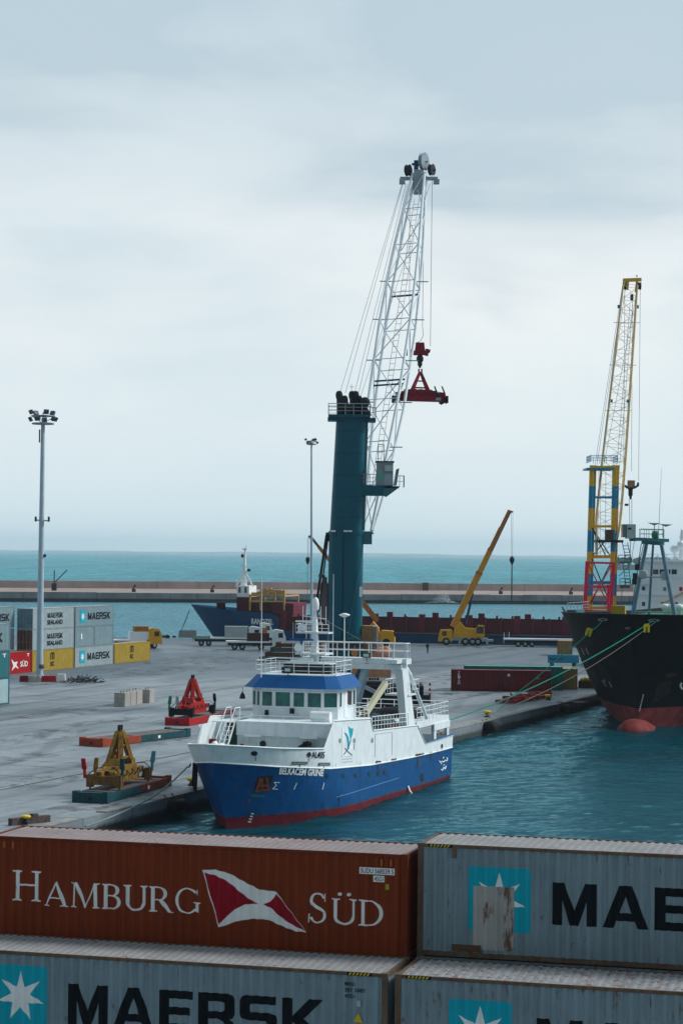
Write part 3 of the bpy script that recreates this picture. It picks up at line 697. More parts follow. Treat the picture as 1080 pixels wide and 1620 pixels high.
wtext(t, 'SÜD', 3.0, 5.1, .85, 1.75, M_wtext, .02); wtext(t, 'T', 4.85, 5.5, 2.2, 2.6, M_wtext, .05)
for tier, lab in ((0, 'hidden lowest blue-grey container of the second row at the left edge'), (1, 'middle blue-grey container of the second row at the left edge'), (2, 'blue-grey container with cut-off black letters, topmost at the left edge')):
    t = container(lab, S0+QL*2.75-QD*12.4+Vector((0, 0, HC*tier+(.12*tier))), QA, 12.19, HC, MBC, None, gl)
    if tier == 2: decal(block_word('MAERSK', 3.9, 10.9, .95, 1.95), 'lettering', M_ktext, t, follow=False, lift=.012)
Ce = Vector((-35.75, 236.6, 0)); mt_strip = mat('pale_panel_paint', (.36, .52, .56), .6, var=.1)
for tier, ms, lab in ((0, MTC, 'teal container on the ground at the left edge, pale strip on its side'), (1, MTC, 'teal container second up at the left edge of the photo'), (2, MBC, 'pale blue container with a black letter, third up at the left edge')):
    t = container(lab, Ce-QD*12.19+Vector((0, 0, (HC+.02)*tier)), QA, 12.19, HC, ms, 'right' if tier == 0 else None, gl)
    if tier == 2: decal(block_word('MAERSK', 3.2, 10.6, .95, 1.95), 'lettering', M_ktext, t, follow=False, lift=.012)
    elif tier == 0: decal([rc(9.6, 11.9, .2, HC-.15)], 'pale_panel', mt_strip, t, follow=False, lift=.01)
    else: wtext(t, 'T', 10.6, 11.4, 2.2, 2.6, M_wtext, .05)

# ---- right group
gr_ = 'containers set down near the bollards'; KA = R(-4)
MDR = cmats('maroon_container', (.15, .018, .022), .2, .35, (.20, .06, .07), .4)
MTG = cmats('sea_green_container', (.02, .20, .17), .2, .4, (.10, .42, .38), .2)
MTN = cmats('tan_container', (.33, .20, .06), .3, .5, (.40, .36, .26), .3)
g0 = G(713, 1093)
t1 = container('maroon twenty-foot container with small white upright letters, left of the maroon pair', g0, KA, 6.06, 2.59, MDR, None, gr_)
mb = MB()
for i, ch in enumerate('TRITON'):
    put_text(mb, ch, .82, 1.12, 2.15-i*.27, 2.15-i*.27+.22, lambda a, b_: (a, .008, b_), .03)
mb.build('lettering', M_wtext, t1)
xk = Vector((math.cos(KA), math.sin(KA), 0)); yk = Vector((-xk.y, xk.x, 0))
t2 = container('maroon twenty-foot container nearer the black ship, right one of the maroon pair', g0+xk*6.14, KA, 6.06, 2.59, MDR, 'right', gr_)
decal([rc(.75, 1.05, 1.85, 2.15)], 'white_label', M_wtext, t2, follow=False, lift=.01); small_lines(t2, ['II I'], 4.2, 1.7, .12, .1, M_wtext)
t3 = container('sea-green forty-foot container lying just behind the maroon pair', g0+xk*1.5+yk*3.6, KA, 12.19, 2.9, MTG, 'right', gr_)
t4 = container('tan container standing end-on behind the sea-green one', G(886, 1091)+yk*.6, KA+R(90), 6.06, 2.55, MTN, 'left', gr_)
t4.location = G(913, 1091); 
t5 = container('small tan container half hidden behind the blue beam by the black bow', G(906, 1037.5), R(85), 6.06, 2.5, MTN, 'left', gr_)
t5.location = G(905, 1038)

# ================================================================== HULLS
class Hull:
    """t runs aft from the stem at the waterline, w is the half breadth, z the height"""
    def __init__(s, L, W, rake, ztop, lw, lt, p=2.2, sternz=.0, zwl=WATER, rk=1.0):
        s.L, s.W, s.rake, s.ztop, s.lw, s.lt, s.p, s.zwl, s.rk = L, W, rake, ztop, lw, lt, p, zwl, rk; s.e = .8
    def t0(s, z):
        k = (z-s.zwl)/(s.ztop-s.zwl); return -s.rake*max(0, min(1, k))**s.rk if k > 0 else min(1.0, -k*1.5)
    def hw(s, t, z):
        k = (z-s.zwl)/(s.ztop-s.zwl); kk = max(0, min(1, k)); Lf = s.lw+(s.lt-s.lw)*kk**s.e
        u = max(0, min(1, (t-s.t0(z))/Lf)); w = s.W*(1-(1-u)**s.p)
        if k < 0: w *= 1+k*.8
        a = (t-.8*s.L)/(.2*s.L)
        if a > 0: w *= 1-.04*a*a-.05*a*(1-kk)
        return w
    def pt(s, T, z, side):            # side +1 port(w>0) ; local y = -w
        lb = abs(s.rake)+4; t = T+s.t0(z)*max(0, 1-T/lb)
        return (t, -side*s.hw(t, z), z)
    def on(s, t, z, side=1, out=.01): # a point lying on the outside of the plating
        return (t, -side*(s.hw(t, z)+out), z)
def strip(h, zlo, zhi, nz, Ts, sides=(1, -1), stern=True):
    mb = MB()
    for sd in sides:
        vs = [h.pt(T, zlo(T)+(zhi(T)-zlo(T))*j/nz, sd) for T in Ts for j in range(nz+1)]
        mb.add(vs, [(i*(nz+1)+j, (i+1)*(nz+1)+j, (i+1)*(nz+1)+j+1, i*(nz+1)+j+1) for i in range(len(Ts)-1) for j in range(nz)], True)
    if stern:
        T = Ts[-1]; a = [h.pt(T, zlo(T)+(zhi(T)-zlo(T))*j/nz, 1) for j in range(nz+1)]; b_ = [h.pt(T, zlo(T)+(zhi(T)-zlo(T))*j/nz, -1) for j in range(nz+1)]
        mb.add(a+b_, [(j, j+1, nz+2+j, nz+1+j) for j in range(nz)])
    return mb
def deck(h, z, T0, T1, n=20, inset=.06):
    mb = MB(); vs = []
    for i in range(n+1):
        T = T0+(T1-T0)*i/n; zz = z(T) if callable(z) else z
        a = h.pt(T, zz, 1); vs += [(a[0], min(0, a[1]+inset), zz), (a[0], max(0, -a[1]-inset), zz)]
    return mb.add(vs, [(2*i, 2*i+2, 2*i+3, 2*i+1) for i in range(n)])
def lin(pts):
    def f(t):
        if t <= pts[0][0]: return pts[0][1]
        for (a, x), (b, y) in zip(pts, pts[1:]):
            if t <= b: return x+(y-x)*(t-a)/(b-a)
        return pts[-1][1]
    return f
def frange(a, b, n): return [a+(b-a)*i/n for i in range(n+1)]
def railing(mb, pts, h=1.0, step=1.2, bars=3, r=.025, ends=True):
    pts = [Vector(p) for p in pts]
    for a, b in zip(pts, pts[1:]):
        L = (b-a).length; n = max(1, round(L/step))
        for i in range(n+1):
            p = a.lerp(b, i/n); mb.tube(p, p+Vector((0, 0, h)), r, n=5)
        for k in range(bars):
            z = Vector((0, 0, h*(k+1)/bars)); mb.tube(a+z, b+z, r*(1.2 if k == bars-1 else .8), n=5)
    return mb
def ellipse_on(h, t, z, rt, rz, side=1, out=.02, n=12): return [h.on(t+rt*math.cos(i*6.2832/n), z+rz*math.sin(i*6.2832/n), side, out) for i in range(n)]

# ------------------------------------------------------------------ the blue and white trawler
TA = math.atan2(.947, .322)
TB = Vector((-7.2, 142.3, 0))
T = thing('research_trawler', 'blue and white steel trawler moored bow-first with a blue-roofed wheelhouse', 'ship', TB, TA)
TL = local(T)
h = Hull(38.6, 4.5, 3.7, 4.5, 14, 9.3, 2.2)
zb = lin([(0, 3.3), (3, 2.75), (7.5, 2.14), (16, 1.62), (26, 1.3), (38.6, 1.05)])
zt = lin([(0, 4.5), (3, 4.0), (6.5, 3.62), (7.9, 5.35), (16, 4.95), (16.6, 4.05), (27.6, 3.64), (29.8, 2.07), (38.6, 2.05)])
zr = lin([(0, -.5), (10, -.75), (30, -1.05), (38.6, -1.15)])
Ts = [0, .25, .5, .9, 1.4, 2, 2.7, 3.5, 4.5, 5.5, 6.5, 6.9, 7.4, 7.9]+frange(8.5, 16, 8)+[16.6]+frange(17.5, 27.6, 10)+[28.3, 29, 29.8]+frange(30.8, 38.6, 8)
strip(h, lambda t: -3.0, zr, 3, Ts).build('boot_topping', M_boot, T)
hull = strip(h, zr, zb, 8, Ts).build('hull', M_blueP, T)
bul = strip(h, zb, zt, 5, Ts, stern=True).build('topsides', M_white, T)
m = MB()
for sd in (1, -1):
    for fn, r in ((zt, .055), (zb, .05)):
        pp = [h.pt(x, fn(x), sd) for x in Ts]; m.path([(p[0], p[1]*1.004, p[2]) for p in pp], r, 5)
m.build('rubbing_strake', M_wclean, T)
m = MB(); m.path([h.on(t, .05, 1, .01) for t in frange(9, 23, 12)], .035, 4); m.build('bilge_strake', mat('faded_cyan_line', (.06, .22, .45), .5), T)
# decks
deck(h, 2.5, 0, 8, 14).build('foredeck', M_grey, T)
deck(h, 1.0, 16, 38.5).build('aft_deck', M_grey, T)
m = deck(h, 2.95, 16.7, 27.8, inset=.12); m.build('shelter_deck', M_deckgreen, T)
# front of the deckhouse
y = lambda w_: -w_
m = MB(); m.box(7.7, 11.9, y(4.35), y(-2.5), 4.15, 5.12); m.build('deckhouse_top', M_white, T)
m = MB(); m.box(7.9, 16.4, y(4.3), y(-2.5), 1.2, 4.15); m.build('deckhouse_front', mat('deckhouse_grey', (.62, .72, .74), .55, var=.1, streak=.4), T)
m = MB(); m.box(11.9, 16.4, y(4.35), y(-4.35), 4.15, 5.0); m.box(7.7, 11.9, y(-3.3), y(-4.3), 3.2, 5.05); m.build('side_house', M_white, T)
for w_ in (2.9, -1.2):
    m = MB(); m.box(7.35, 7.7, y(w_+.6), y(w_-.6), 4.1, 4.26); m.build('light_shade', M_wclean, T)
for w_, z_, r_, mm in ((-.6, 3.6, .22, M_dark), (-2.15, 3.42, .13, M_red), (3.1, 3.42, .13, M_red)):
    m = MB(); m.tube((7.82, y(w_), z_), (7.92, y(w_), z_), r_, n=12); m.build('fitting', mm, T)
# stairs on the starboard side
m = MB()
for w_ in (-2.6, -3.25): m.bar((5.6, y(w_), 2.6), (7.7, y(w_), 5.05), .06, .16)
for i in range(9): k = i/8; m.box(5.65+k*2.0, 5.85+k*2.0, y(-2.6), y(-3.25), 2.75+k*2.25, 2.79+k*2.25)
st = m.build('stairs', M_wclean, T)
m = MB()
for w_ in (-2.6, -3.25):
    m.path([(5.4, y(w_), 2.6), (5.5, y(w_), 3.6), (7.7, y(w_), 6.0), (8.6, y(w_), 6.0), (8.6, y(w_), 5.05)], .035, 5); m.tube((6.6, y(w_), 3.75), (6.6, y(w_), 4.8), .03)
m.build('handrail', M_wclean, st)
m = MB(); m.box(8.0, 8.5, y(-2.5), y(-3.3), 3.1, 5.0); m.build('doorway', mat('dark_green_recess', (.01, .05, .04), .6), T)
m = MB(); m.bar((2.9, y(-3.5), 2.9), (5.0, y(-3.9), 4.9), .12, .4); m.box(4.6, 7.8, y(-3.95), y(-4.1), 3.4, 5.0); m.build('wing_bulwark', M_white, T)
# windlass and gear behind the bow bulwark
m = MB(); m.blob((4.6, y(-2.9), 3.6), .35, .35, .45); m.blob((4.2, y(-2.2), 3.45), .45, .4, .45); m.build('ventilator', M_wclean, T)
m = MB(); m.tube((4.6, y(-3.0), 3.8), (4.6, y(-3.0), 4.1), .26, n=10); m.build('vent_cap', M_redd, T)
m = MB(); m.tube((3.5, y(-1), 3.2), (3.5, y(1), 3.2), .35, n=10); m.box(3, 4, y(.2), y(-.2), 2.5, 3.4); m.build('windlass', M_grey, T)
m = MB()
for i in range(9): m.blob((7.0+random.uniform(-.5, .4), y(3.2+random.uniform(-.6, .5)), 3.3+random.uniform(-.1, .5)), .3, .35, .22, 7, 4, .2)
m.build('coiled_hawser', M_black, T)
# wheelhouse: chamfered plan
zf, ze, zr_, ztp = 5.0, 7.25, 7.22, 8.08
plan = [(11.9, 2.3), (11.9, -2.3), (12.6, -3.2), (16.6, -3.2), (16.6, 3.2), (12.6, 3.2)]
m = MB(); m.prism([(a, -b_, zf) for a, b_ in plan], (0, 0, ze-zf)); wh = m.build('wheelhouse', M_white, T)
fr = [(11.3, 2.75), (11.3, -2.75), (12.1, -3.65), (16.7, -3.65), (16.7, 3.65), (12.1, 3.65)]
tp = [(12.2, 2.3), (12.2, -2.3), (12.9, -3.0), (16.5, -3.0), (16.5, 3.0), (12.9, 3.0)]
m = MB(); n6 = 6
m.add([(a, -b_, zr_) for a, b_ in fr]+[(a, -b_, ztp) for a, b_ in tp], [(i, (i+1) % 6, 6+(i+1) % 6, 6+i) for i in range(6)]+[tuple(range(6)), tuple(range(11, 5, -1))])
rf = m.build('wheelhouse_roof', M_blueR, T)
m = MB(); m.prism([(a*1.0+.02*(14-a), -b_*.97, ztp+.003) for a, b_ in tp], (0, 0, .06)); m.build('roof_deck', M_white, rf)
def window(parent, a, b_, z0, z1, nrm, gm=M_glassT, out=.012):
    # a..b along the wall (x,y), framed pane
    a = Vector((*a, 0)); b_ = Vector((*b_, 0)); nv = Vector((*nrm, 0)).normalized()
    f = MB(); u = (b_-a).normalized(); e = .07
    for p, q_, za, zb_ in ((a-u*e, b_+u*e, z1, z1+e), (a-u*e, b_+u*e, z0-e, z0), (a-u*e, a, z0+.001, z1-.001), (b_, b_+u*e, z0+.001, z1-.001)):
        f.hexa([p+Vector((0, 0, za)), q_+Vector((0, 0, za)), q_+nv*.05+Vector((0, 0, za)), p+nv*.05+Vector((0, 0, za))], [p+Vector((0, 0, zb_)), q_+Vector((0, 0, zb_)), q_+nv*.05+Vector((0, 0, zb_)), p+nv*.05+Vector((0, 0, zb_))])
    fo = f.build('window', M_wclean, parent)
    g = MB(); g.hexa([p+Vector((0, 0, z0)) for p in (a, b_, b_+nv*.02, a+nv*.02)], [p+Vector((0, 0, z1)) for p in (a, b_, b_+nv*.02, a+nv*.02)]); g.build('pane', gm, fo)
wz0, wz1 = 5.92, 6.92
for w0_, w1_ in ((-2.2, -1.45), (-1.2, -.1), (.15, .95), (1.2, 2.2)):
    window(T, (11.9, -w0_), (11.9, -w1_), wz0, wz1, (-1, 0))
def chwin(sd, k0, k1, gm=M_glassT):
    A = Vector((11.9, -2.3*sd)); B = Vector((12.6, -3.2*sd)); a = A.lerp(B, k0); b_ = A.lerp(B, k1); window(T, a, b_, wz0, wz1, (-(3.2-2.3)*1.0, -.7*sd), gm)
chwin(-1, .10, .44); chwin(-1, .56, .92); chwin(1, .08, .92)
for a, b_, gm in ((12.85, 13.3, M_glassD), (14.9, 15.5, M_glassD), (15.8, 16.3, M_glassD)): window(T, (a, -3.2), (b_, -3.2), wz0, wz1, (0, -1), gm)
m = MB(); m.box(14.0, 14.7, -3.23, -3.2, 5.1, 6.95); dr = m.build('side_door', M_wclean, T); m = MB(); m.box(14.62, 14.9, -3.26, -3.232, 6.0, 6.95); m.build('curtain', M_redd, dr)
for w_, z_, s_ in ((.05, 5.45, .16), (-1.85, 5.28, .13)):
    m = MB(); m.box(11.8, 11.9, y(w_+s_), y(w_-s_), z_-.02, z_+.34); m.build('wall_lamp', M_dark, T)
m = MB(); m.tube((12.0, -3.75*-1, 7.15), (12.0, 3.75, 6.75), .02); m.lathe([(.22, 6.35), (.17, 6.6), (.08, 6.78), (.02, 6.82)], (12.0, 3.75, 0)); m.build('ship_bell', M_dark, T)
# liferaft canister and deck rails on the deckhouse
m = MB(); m.tube((9.6, y(2.3), 5.5), (9.6, y(3.7), 5.5), .33, n=14); m.box(9.3, 9.9, y(2.5), y(3.5), 5.12, 5.3); m.build('liferaft_canister', M_wclean, T)
m = MB(); railing(m, [(7.8, y(-2.4), 5.12), (7.8, y(4.2), 5.12)], .42, 1.6, 1, .018); m.build('low_rail', M_wclean, T)
m = MB(); railing(m, [(12.4, 2.9, ztp), (12.3, 2.2, ztp), (12.3, -2.2, ztp), (12.9, -2.9, ztp), (16.4, -2.9, ztp), (16.4, 2.9, ztp), (12.4, 2.9, ztp)], 1.0, 1.1, 3, .024); m.build('roof_railing', M_wclean, T)
m = MB(); m.box(14.0, 15.2, y(2.1), y(-1.4), 8.18, 8.82); m.box(13.3, 14, y(-.7), y(-1.3), 8.18, 8.6); m.build('equipment_rack', M_dark, T)
m = MB(); m.box(13.95, 15.2, y(2.15), y(-1.45), 8.82, 8.9); m.tube((14.6, y(-1.0), 8.9), (14.6, y(.6), 9.05), .18, n=8); m.build('rack_cover', M_white, T)
def floodlight(p, parent, s=.3, name='floodlight', dirx=-1, body=M_dark):
    m = MB(); m.box(p[0]-.12*s/.3, p[0]+.12*s/.3, p[1]-s, p[1]+s, p[2], p[2]+s*1.2); m.tube((p[0], p[1], p[2]-.2), p, .03)
    o = m.build(name, body, parent); g = MB(); x = p[0]+dirx*(.12*s/.3+.006); g.box(x-.004, x+.004, p[1]-s*.7, p[1]+s*.7, p[2]+s*.25, p[2]+s*.95); g.build('lamp_glass', MATS.get('lamp_glass') or mat('lamp_glass', (.45, .72, .68), .1), o)
floodlight((12.1, y(-.35), 8.3), T)
# main mast with radar platforms
m = MB()
def tapered(m, a, b_, wa, wb):
    a = Vector(a); b_ = Vector(b_); q_ = lambda c_, w_: [(c_.x-w_, c_.y-w_, c_.z), (c_.x+w_, c_.y-w_, c_.z), (c_.x+w_, c_.y+w_, c_.z), (c_.x-w_, c_.y+w_, c_.z)]
    m.hexa(q_(a, wa), q_(b_, wb))
mx, my = 15.6, y(.35)
tapered(m, (mx, my, 8.15), (mx+.15, my, 12.6), .31, .10); m.build('mast', M_white, T)
for z_, hw_, l_ in ((9.45, 1.25, .9), (10.95, 1.35, .55)):
    m = MB(); m.box(mx-l_, mx+l_, my-hw_+.1, my+hw_-.1, z_, z_+.12); pl = m.build('mast_platform', M_white, T)
    m = MB(); railing(m, [(mx-l_, my-hw_+.1, z_+.12), (mx-l_, my+hw_-.1, z_+.12), (mx+l_, my+hw_-.1, z_+.12)], .55, .55, 2, .022); m.build('platform_rail', M_wclean, pl)
m = MB(); m.lathe([(.17, 12.6), (.25, 12.72), (.26, 13.1), (.2, 13.4), (.06, 13.55)], (mx+.15, my, 0), 14); m.build('radome', M_wclean, T)
for p, r_ in (((mx-.7, my+.9, 9.95), .38), ((mx-.4, my+.8, 11.35), .30)):
    m = MB(); m.blob(p, r_, r_, r_, 12, 8); m.build('radome', M_wclean, T)
m = MB(); m.box(mx-.95, mx-.75, my-.2, my+1.6, 10.45, 10.58); m.tube((mx-.85, my+.7, 9.9), (mx-.85, my+.7, 10.45), .08); m.build('radar_scanner', M_blueR, T)
m = MB(); m.box(mx-.5, mx-.35, my-.3, my+1.3, 11.75, 11.88); m.tube((mx-.42, my+.5, 11.1), (mx-.42, my+.5, 11.75), .06); m.build('radar_scanner', M_wclean, T)
m = MB(); m.tube((mx, my-.9, 12.0), (mx, my+.95, 12.2), .03); m.tube((mx, my-.6, 11.7), (mx, my+.7, 11.7), .03)
for yy in (-.85, -.45, .9): m.tube((mx, my+yy, 11.6), (mx, my+yy, 12.9), .025)
m.build('yard', M_wclean, T)
m = MB(); m.box(mx+.1, mx+.4, my-.15, my+.15, 12.0, 12.6); m.build('signal_horn', M_dark, T)
for (px, y0_, y1_, D, r_) in ((413, 1072, 912, 152, .035), (526, 1078, 908, 155, .03), (544, 1075, 975, 157, .06), (484, 1060, 960, 158, .02), (463, 1070, 985, 157, .02)):
    a = TL(P(px, y0_, D)); b_ = TL(P(px+(y0_-y1_)*.008, y1_, D)); m = MB(); m.tube(a, b_, r_, r_*.6); 
    if px == 544: m.lathe([(.05, b_.z-.1), (.38, b_.z+.05), (.38, b_.z+.13), (.1, b_.z+.22)], (b_.x, b_.y, 0), 10)
    m.build('aerial', M_wclean, T)
# aft portal gantry
zg = 8.35
for sd in (1, -1):
    m = MB(); yb_ = -sd*4.05; yt_ = -sd*3.55
    m.hexa([(26.0, yb_-.12, 3.5), (28.2, yb_-.12, 3.5), (28.2, yb_+.42*sd*1, 3.5), (26.0, yb_+.42*sd, 3.5)] if sd > 0 else [(26.0, yb_-.42, 3.0), (28.2, yb_-.42, 3.0), (28.2, yb_+.12, 3.0), (26.0, yb_+.12, 3.0)],
           [(25.6, yt_-.3, zg), (27.0, yt_-.3, zg), (27.0, yt_+.3, zg), (25.6, yt_+.3, zg)])
    m.build('gantry_leg', M_white, T)
m = MB(); m.box(25.6, 26.9, y(4.2), y(-4.2), zg, zg+.42); m.box(24.2, 25.6, y(3.9), y(2.9), zg+.1, zg+.4); gt = m.build('gantry_beam', M_white, T)
m = MB(); railing(m, [(25.7, y(4.1), zg+.42), (25.7, y(-4.1), zg+.42)], 1.15, .95, 2, .028); railing(m, [(26.8, y(4.1), zg+.42), (26.8, y(-4.1), zg+.42)], 1.15, 1.6, 2, .028)
railing(m, [(25.7, y(4.1), zg+.42), (26.8, y(4.1), zg+.42)], 1.15, .6, 2, .028); m.build('gantry_railing', M_wclean, gt)
floodlight((25.4, y(1.1), zg+.45), T, .32); floodlight((25.4, y(-2.9), zg+.1), T, .3)
for wa in (3.6, ):
    m = MB(); m.tube((27.3, y(3.5), 8.2), (28.2, y(3.7), 7.4), .2); m.tube((28.2, y(3.7), 7.4), (31.6, y(4.05), 3.9), .17); m.build('gantry_strut', M_white, T)
m = MB(); m.box(26.6, 28.6, y(4.1), y(2.2), 5.9, 6.02); pf = m.build('side_platform', M_white, T)
m = MB(); railing(m, [(26.6, y(2.2), 6.02), (28.6, y(2.2), 6.02), (28.6, y(4.3), 6.02), (26.9, y(4.3), 6.02)], 1.1, .7, 3, .024); m.build('platform_rail', M_wclean, pf)
m = MB(); m.bar((25.8, y(1.0), zg), (24.4, y(.3), 4.0), .5, .42); m.build('derrick_post', M_steel, T)
m = MB(); m.box(25.3, 25.9, y(3.9), y(-3.9), 7.95, 8.34); m.build('cross_beam', M_white, T)
# knuckle crane, net heap, deck clutter
m = MB(); m.bar((21.5, y(1.7), 3.9), (22.0, y(2.2), 5.0), .35, .35); kc = m.build('deck_crane', M_yeld, T)
m = MB(); m.bar((22.0, y(2.2), 4.9), (24.6, y(2.9), 7.0), .36, .42); m.build('crane_arm', mat('cream_paint', (.62, .58, .42), .5, var=.1), kc)
m = MB(); m.tube((21.3, y(1.7), 4.5), (23.0, y(2.4), 4.4), .22); m.build('crane_cylinder', M_dark, kc)
m = MB()
for i in range(16): m.blob((24.8+random.uniform(-1.2, .9), y(2.2+random.uniform(-.9, .9)), 3.6+random.uniform(0, .8)), .7, .6, .5, 8, 5, .2)
m.build('net_heap', mat('fishing_net', (.07, .10, .12), .95, var=.5, scale=6, bump=.8), T)
m = MB(); m.tube((23.2, y(3.2), 3.6), (26, y(3.0), 3.6), .5, n=12); m.build('net_drum', mat('drum_rust', (.10, .03, .02), .8, var=.4), T)
mclut = [mat('clutter_a', (.05, .06, .07), .8, var=.4), mat('clutter_b', (.16, .03, .03), .7), mat('clutter_c', (.30, .34, .36), .6), mat('clutter_d', (.02, .22, .08), .7)]
for i in range(16):
    t_, w_ = 17.3+random.random()*6.5, random.uniform(-3.2, 3.4); a, b_, c_ = random.uniform(.15, .6), random.uniform(.15, .6), random.uniform(.3, 1.1)
    m = MB(); m.box(t_-a, t_+a, y(w_)-b_, y(w_)+b_, 2.96, 2.96+c_); m.tube((t_, y(w_)-b_, 2.96+c_), (t_, y(w_)+b_, 2.96+c_+.1), .12)
    m.build('deck_gear', mclut[i % 4 if i % 4 != 3 or w_ > 2.6 else 0], T)
m = MB(); railing(m, [(17.0, y(4.3), 4.05), (26.0, y(4.25), 3.72)], .95, .75, 3, .026); m.tube((17.0, y(4.3), 4.0), (16.4, y(4.1), 5.9), .03)
railing(m, [(16.4, y(4.2), 5.0), (16.4, y(-4.2), 5.0)], 1.0, .9, 3, .026); railing(m, [(17.0, y(-4.3), 4.0), (30, y(-4.2), 3.6)], 1.0, 1.0, 3, .026)
railing(m, [(13.0, y(4.3), 5.02), (16.3, y(4.3), 5.0)], .9, 1.1, 3, .02); m.build('deck_railing', M_wclean, T)
# aft gallows deck on pillars
m = MB(); m.box(29.0, 38.0, y(4.05), y(-4.05), 3.25, 3.72); ad = m.build('gallows_deck', M_white, T)
for t_, w_ in ((34.0, 3.95), (37.7, 3.95), (34.0, -3.95), (37.7, -3.95)):
    m = MB(); m.box(t_-.3, t_+.3, y(w_)-.12, y(w_)+.12, 2.0, 3.25); m.build('pillar', M_white, ad)
m = MB(); m.box(33.6, 38.1, y(4.12), y(3.98), 2.75, 3.3); m.build('pillar_web', M_white, ad)
m = MB(); railing(m, [(29.2, y(4.0), 3.72), (37.9, y(4.0), 3.72), (37.9, y(-4.0), 3.72), (29.2, y(-4.0), 3.72)], 1.1, 1.15, 3, .028); m.build('gallows_rail', M_wclean, ad)
m = MB(); m.blob((33.6, y(1.0), 4.0), 1.6, 2.2, .55, 12, 5, .12); m.build('net_heap', M_black, T)
m = MB(); m.prism([(29.8, y(2.0), 1.1), (33.4, y(3.4), 1.1), (33.4, y(-3.4), 1.1), (29.8, y(-3), 1.1)], (0, 0, .9)); m.build('trawl_net_stack', mat('green_net', (.03, .16, .12), .95, var=.5), T)
m = MB()
pp = [h.pt(x, 2.07, 1) for x in frange(29.9, 38.5, 8)]; m.path([(p[0], p[1]-.02, p[2]+.05) for p in pp], .075, 5); m.build('capping_rail', M_blueR, T)
# hull fittings and marks (port side)
def on_hull_px(px, py): 
    # photo point -> (t,z) on the port plating
    t_ = 5.0; 
    for _ in range(30):
        w_ = h.hw(t_, 1.5); o = TB+Vector((.947, -.322, 0))*w_; d = ray(px, py); nrm = Vector((.947, -.322, 0)); c0 = Vector((0, 0, CAM_H))
        k = (o-c0).dot(nrm)/d.dot(nrm); p = c0+d*k; t2_ = (p-TB).dot(Vector((.322, .947, 0))); t_ = t_*.5+t2_*.5; z_ = p.z
    w_ = h.hw(t_, z_); return t_, z_
def hpx(px, py):
    t_, z_ = 5.0, 1.5
    for _ in range(40):
        w_ = h.hw(t_, z_); o = TB+Vector((.947, -.322, 0))*w_; d = ray(px, py); nrm = Vector((.947, -.322, 0)); c0 = Vector((0, 0, CAM_H))
        k = (o-c0).dot(nrm)/d.dot(nrm); p = c0+d*k; t_ = t_*.6+.4*(p-TB).dot(Vector((.322, .947, 0))); z_ = z_*.6+.4*p.z
    return t_, z_
hx = lambda px, py, o=.02: h.on(*hpx(px, py), 1, o)
def hull_poly(name, pts, m_, out=.02, parent=None):
    mb = MB(); mb.add([hx(x, y_, out) for x, y_ in pts], [tuple(range(len(pts)))]); return mb.build(name, m_, parent or T, fix=False)
def strokes_px(name, lines, wpx, m_, out=.025):
    mb = MB()
    for k, ln in enumerate(lines):
        for (x0, y0), (x1, y1) in zip(ln, ln[1:]):
            d = math.hypot(x1-x0, y1-y0) or 1; nx, ny = -(y1-y0)/d*wpx/2, (x1-x0)/d*wpx/2; ex, ey = (x1-x0)/d*wpx*.3, (y1-y0)/d*wpx*.3
            mb.add([hx(a, b_, out+.002*(k % 3)) for a, b_ in ((x0+nx-ex, y0+ny-ey), (x1+nx+ex, y1+ny+ey), (x1-nx+ex, y1-ny+ey), (x0-nx-ex, y0-ny-ey))], [(0, 1, 2, 3)])
    return mb.build(name, m_, T, fix=False)
mb = MB(); ylo = lambda x: 1225.5+(x-440)*.045; put_text(mb, 'BELKACEM GRINE', 440.5, 512, 0, 1, lambda a, b_: hx(a, ylo(a)-b_*11.3, .03), .035, .28); mb.build('name_lettering', M_wtext, T, fix=False)
mb = MB(); put_text(mb, 'AL405', 492.5, 513, 0, 1, lambda a, b_: hx(a, 1199.5+(a-492)*.03-b_*10.5, .03), .02, .15); mb.build('number_lettering', M_ktext, T, fix=False)
strokes_px('hull_symbols', [[(441.5, 1238.5), (433.5, 1238), (436.5, 1243), (430.5, 1248.5), (438.5, 1249)], [(468.5, 1239.5), (464.5, 1249)], [(512, 1239), (509.5, 1249)]], 1.1, M_wtext)
hull_poly('anchor_recess', [(407, 1229), (432, 1227), (425, 1252), (401, 1254)], M_dark, .02)
strokes_px('anchor', [[(411, 1232), (405, 1250)], [(421, 1232), (424, 1250)], [(403, 1251.5), (424, 1250)], [(413, 1234), (414, 1251)], [(408, 1244), (422, 1243)]], 3.4, mat('anchor_rust', (.22, .055, .02), .8, var=.3), .05)
hull_poly('anchor_stain', [(397, 1257), (419, 1258), (419, 1262), (397, 1261)], M_tealL, .02)
for px, py, rx_, ry_, mm in ((401.5, 1192.5, 5.4, 3.9, M_dark), (488.5, 1194, 3.2, 4.0, M_dark), (698.5, 1180.5, 1.5, 3.5, M_dark)):
    hull_poly('hawse_hole', [(px+rx_*math.cos(i*.524), py+ry_*math.sin(i*.524)) for i in range(12)], mm, .03)
for px, py in ((517, 1228), (543, 1227.5), (562.5, 1226.5), (584.3, 1225), (598, 1223.5), (608.3, 1222)):
    o = hull_poly('porthole_rim', [(px+2.9*math.cos(i*.524), py+4.8*math.sin(i*.524)) for i in range(12)], M_navy, .02)
    hull_poly('porthole_glass', [(px+2.0*math.cos(i*.524), py+3.6*math.sin(i*.524)) for i in range(12)], M_glassD, .035, o)
for px, py in ((537.5, 1172), (560, 1172), (588.5, 1171.5)):
    hull_poly('porthole_rim', [(px+1.8*math.cos(i*.524), py+4.0*math.sin(i*.524)) for i in range(12)], M_steel, .02)
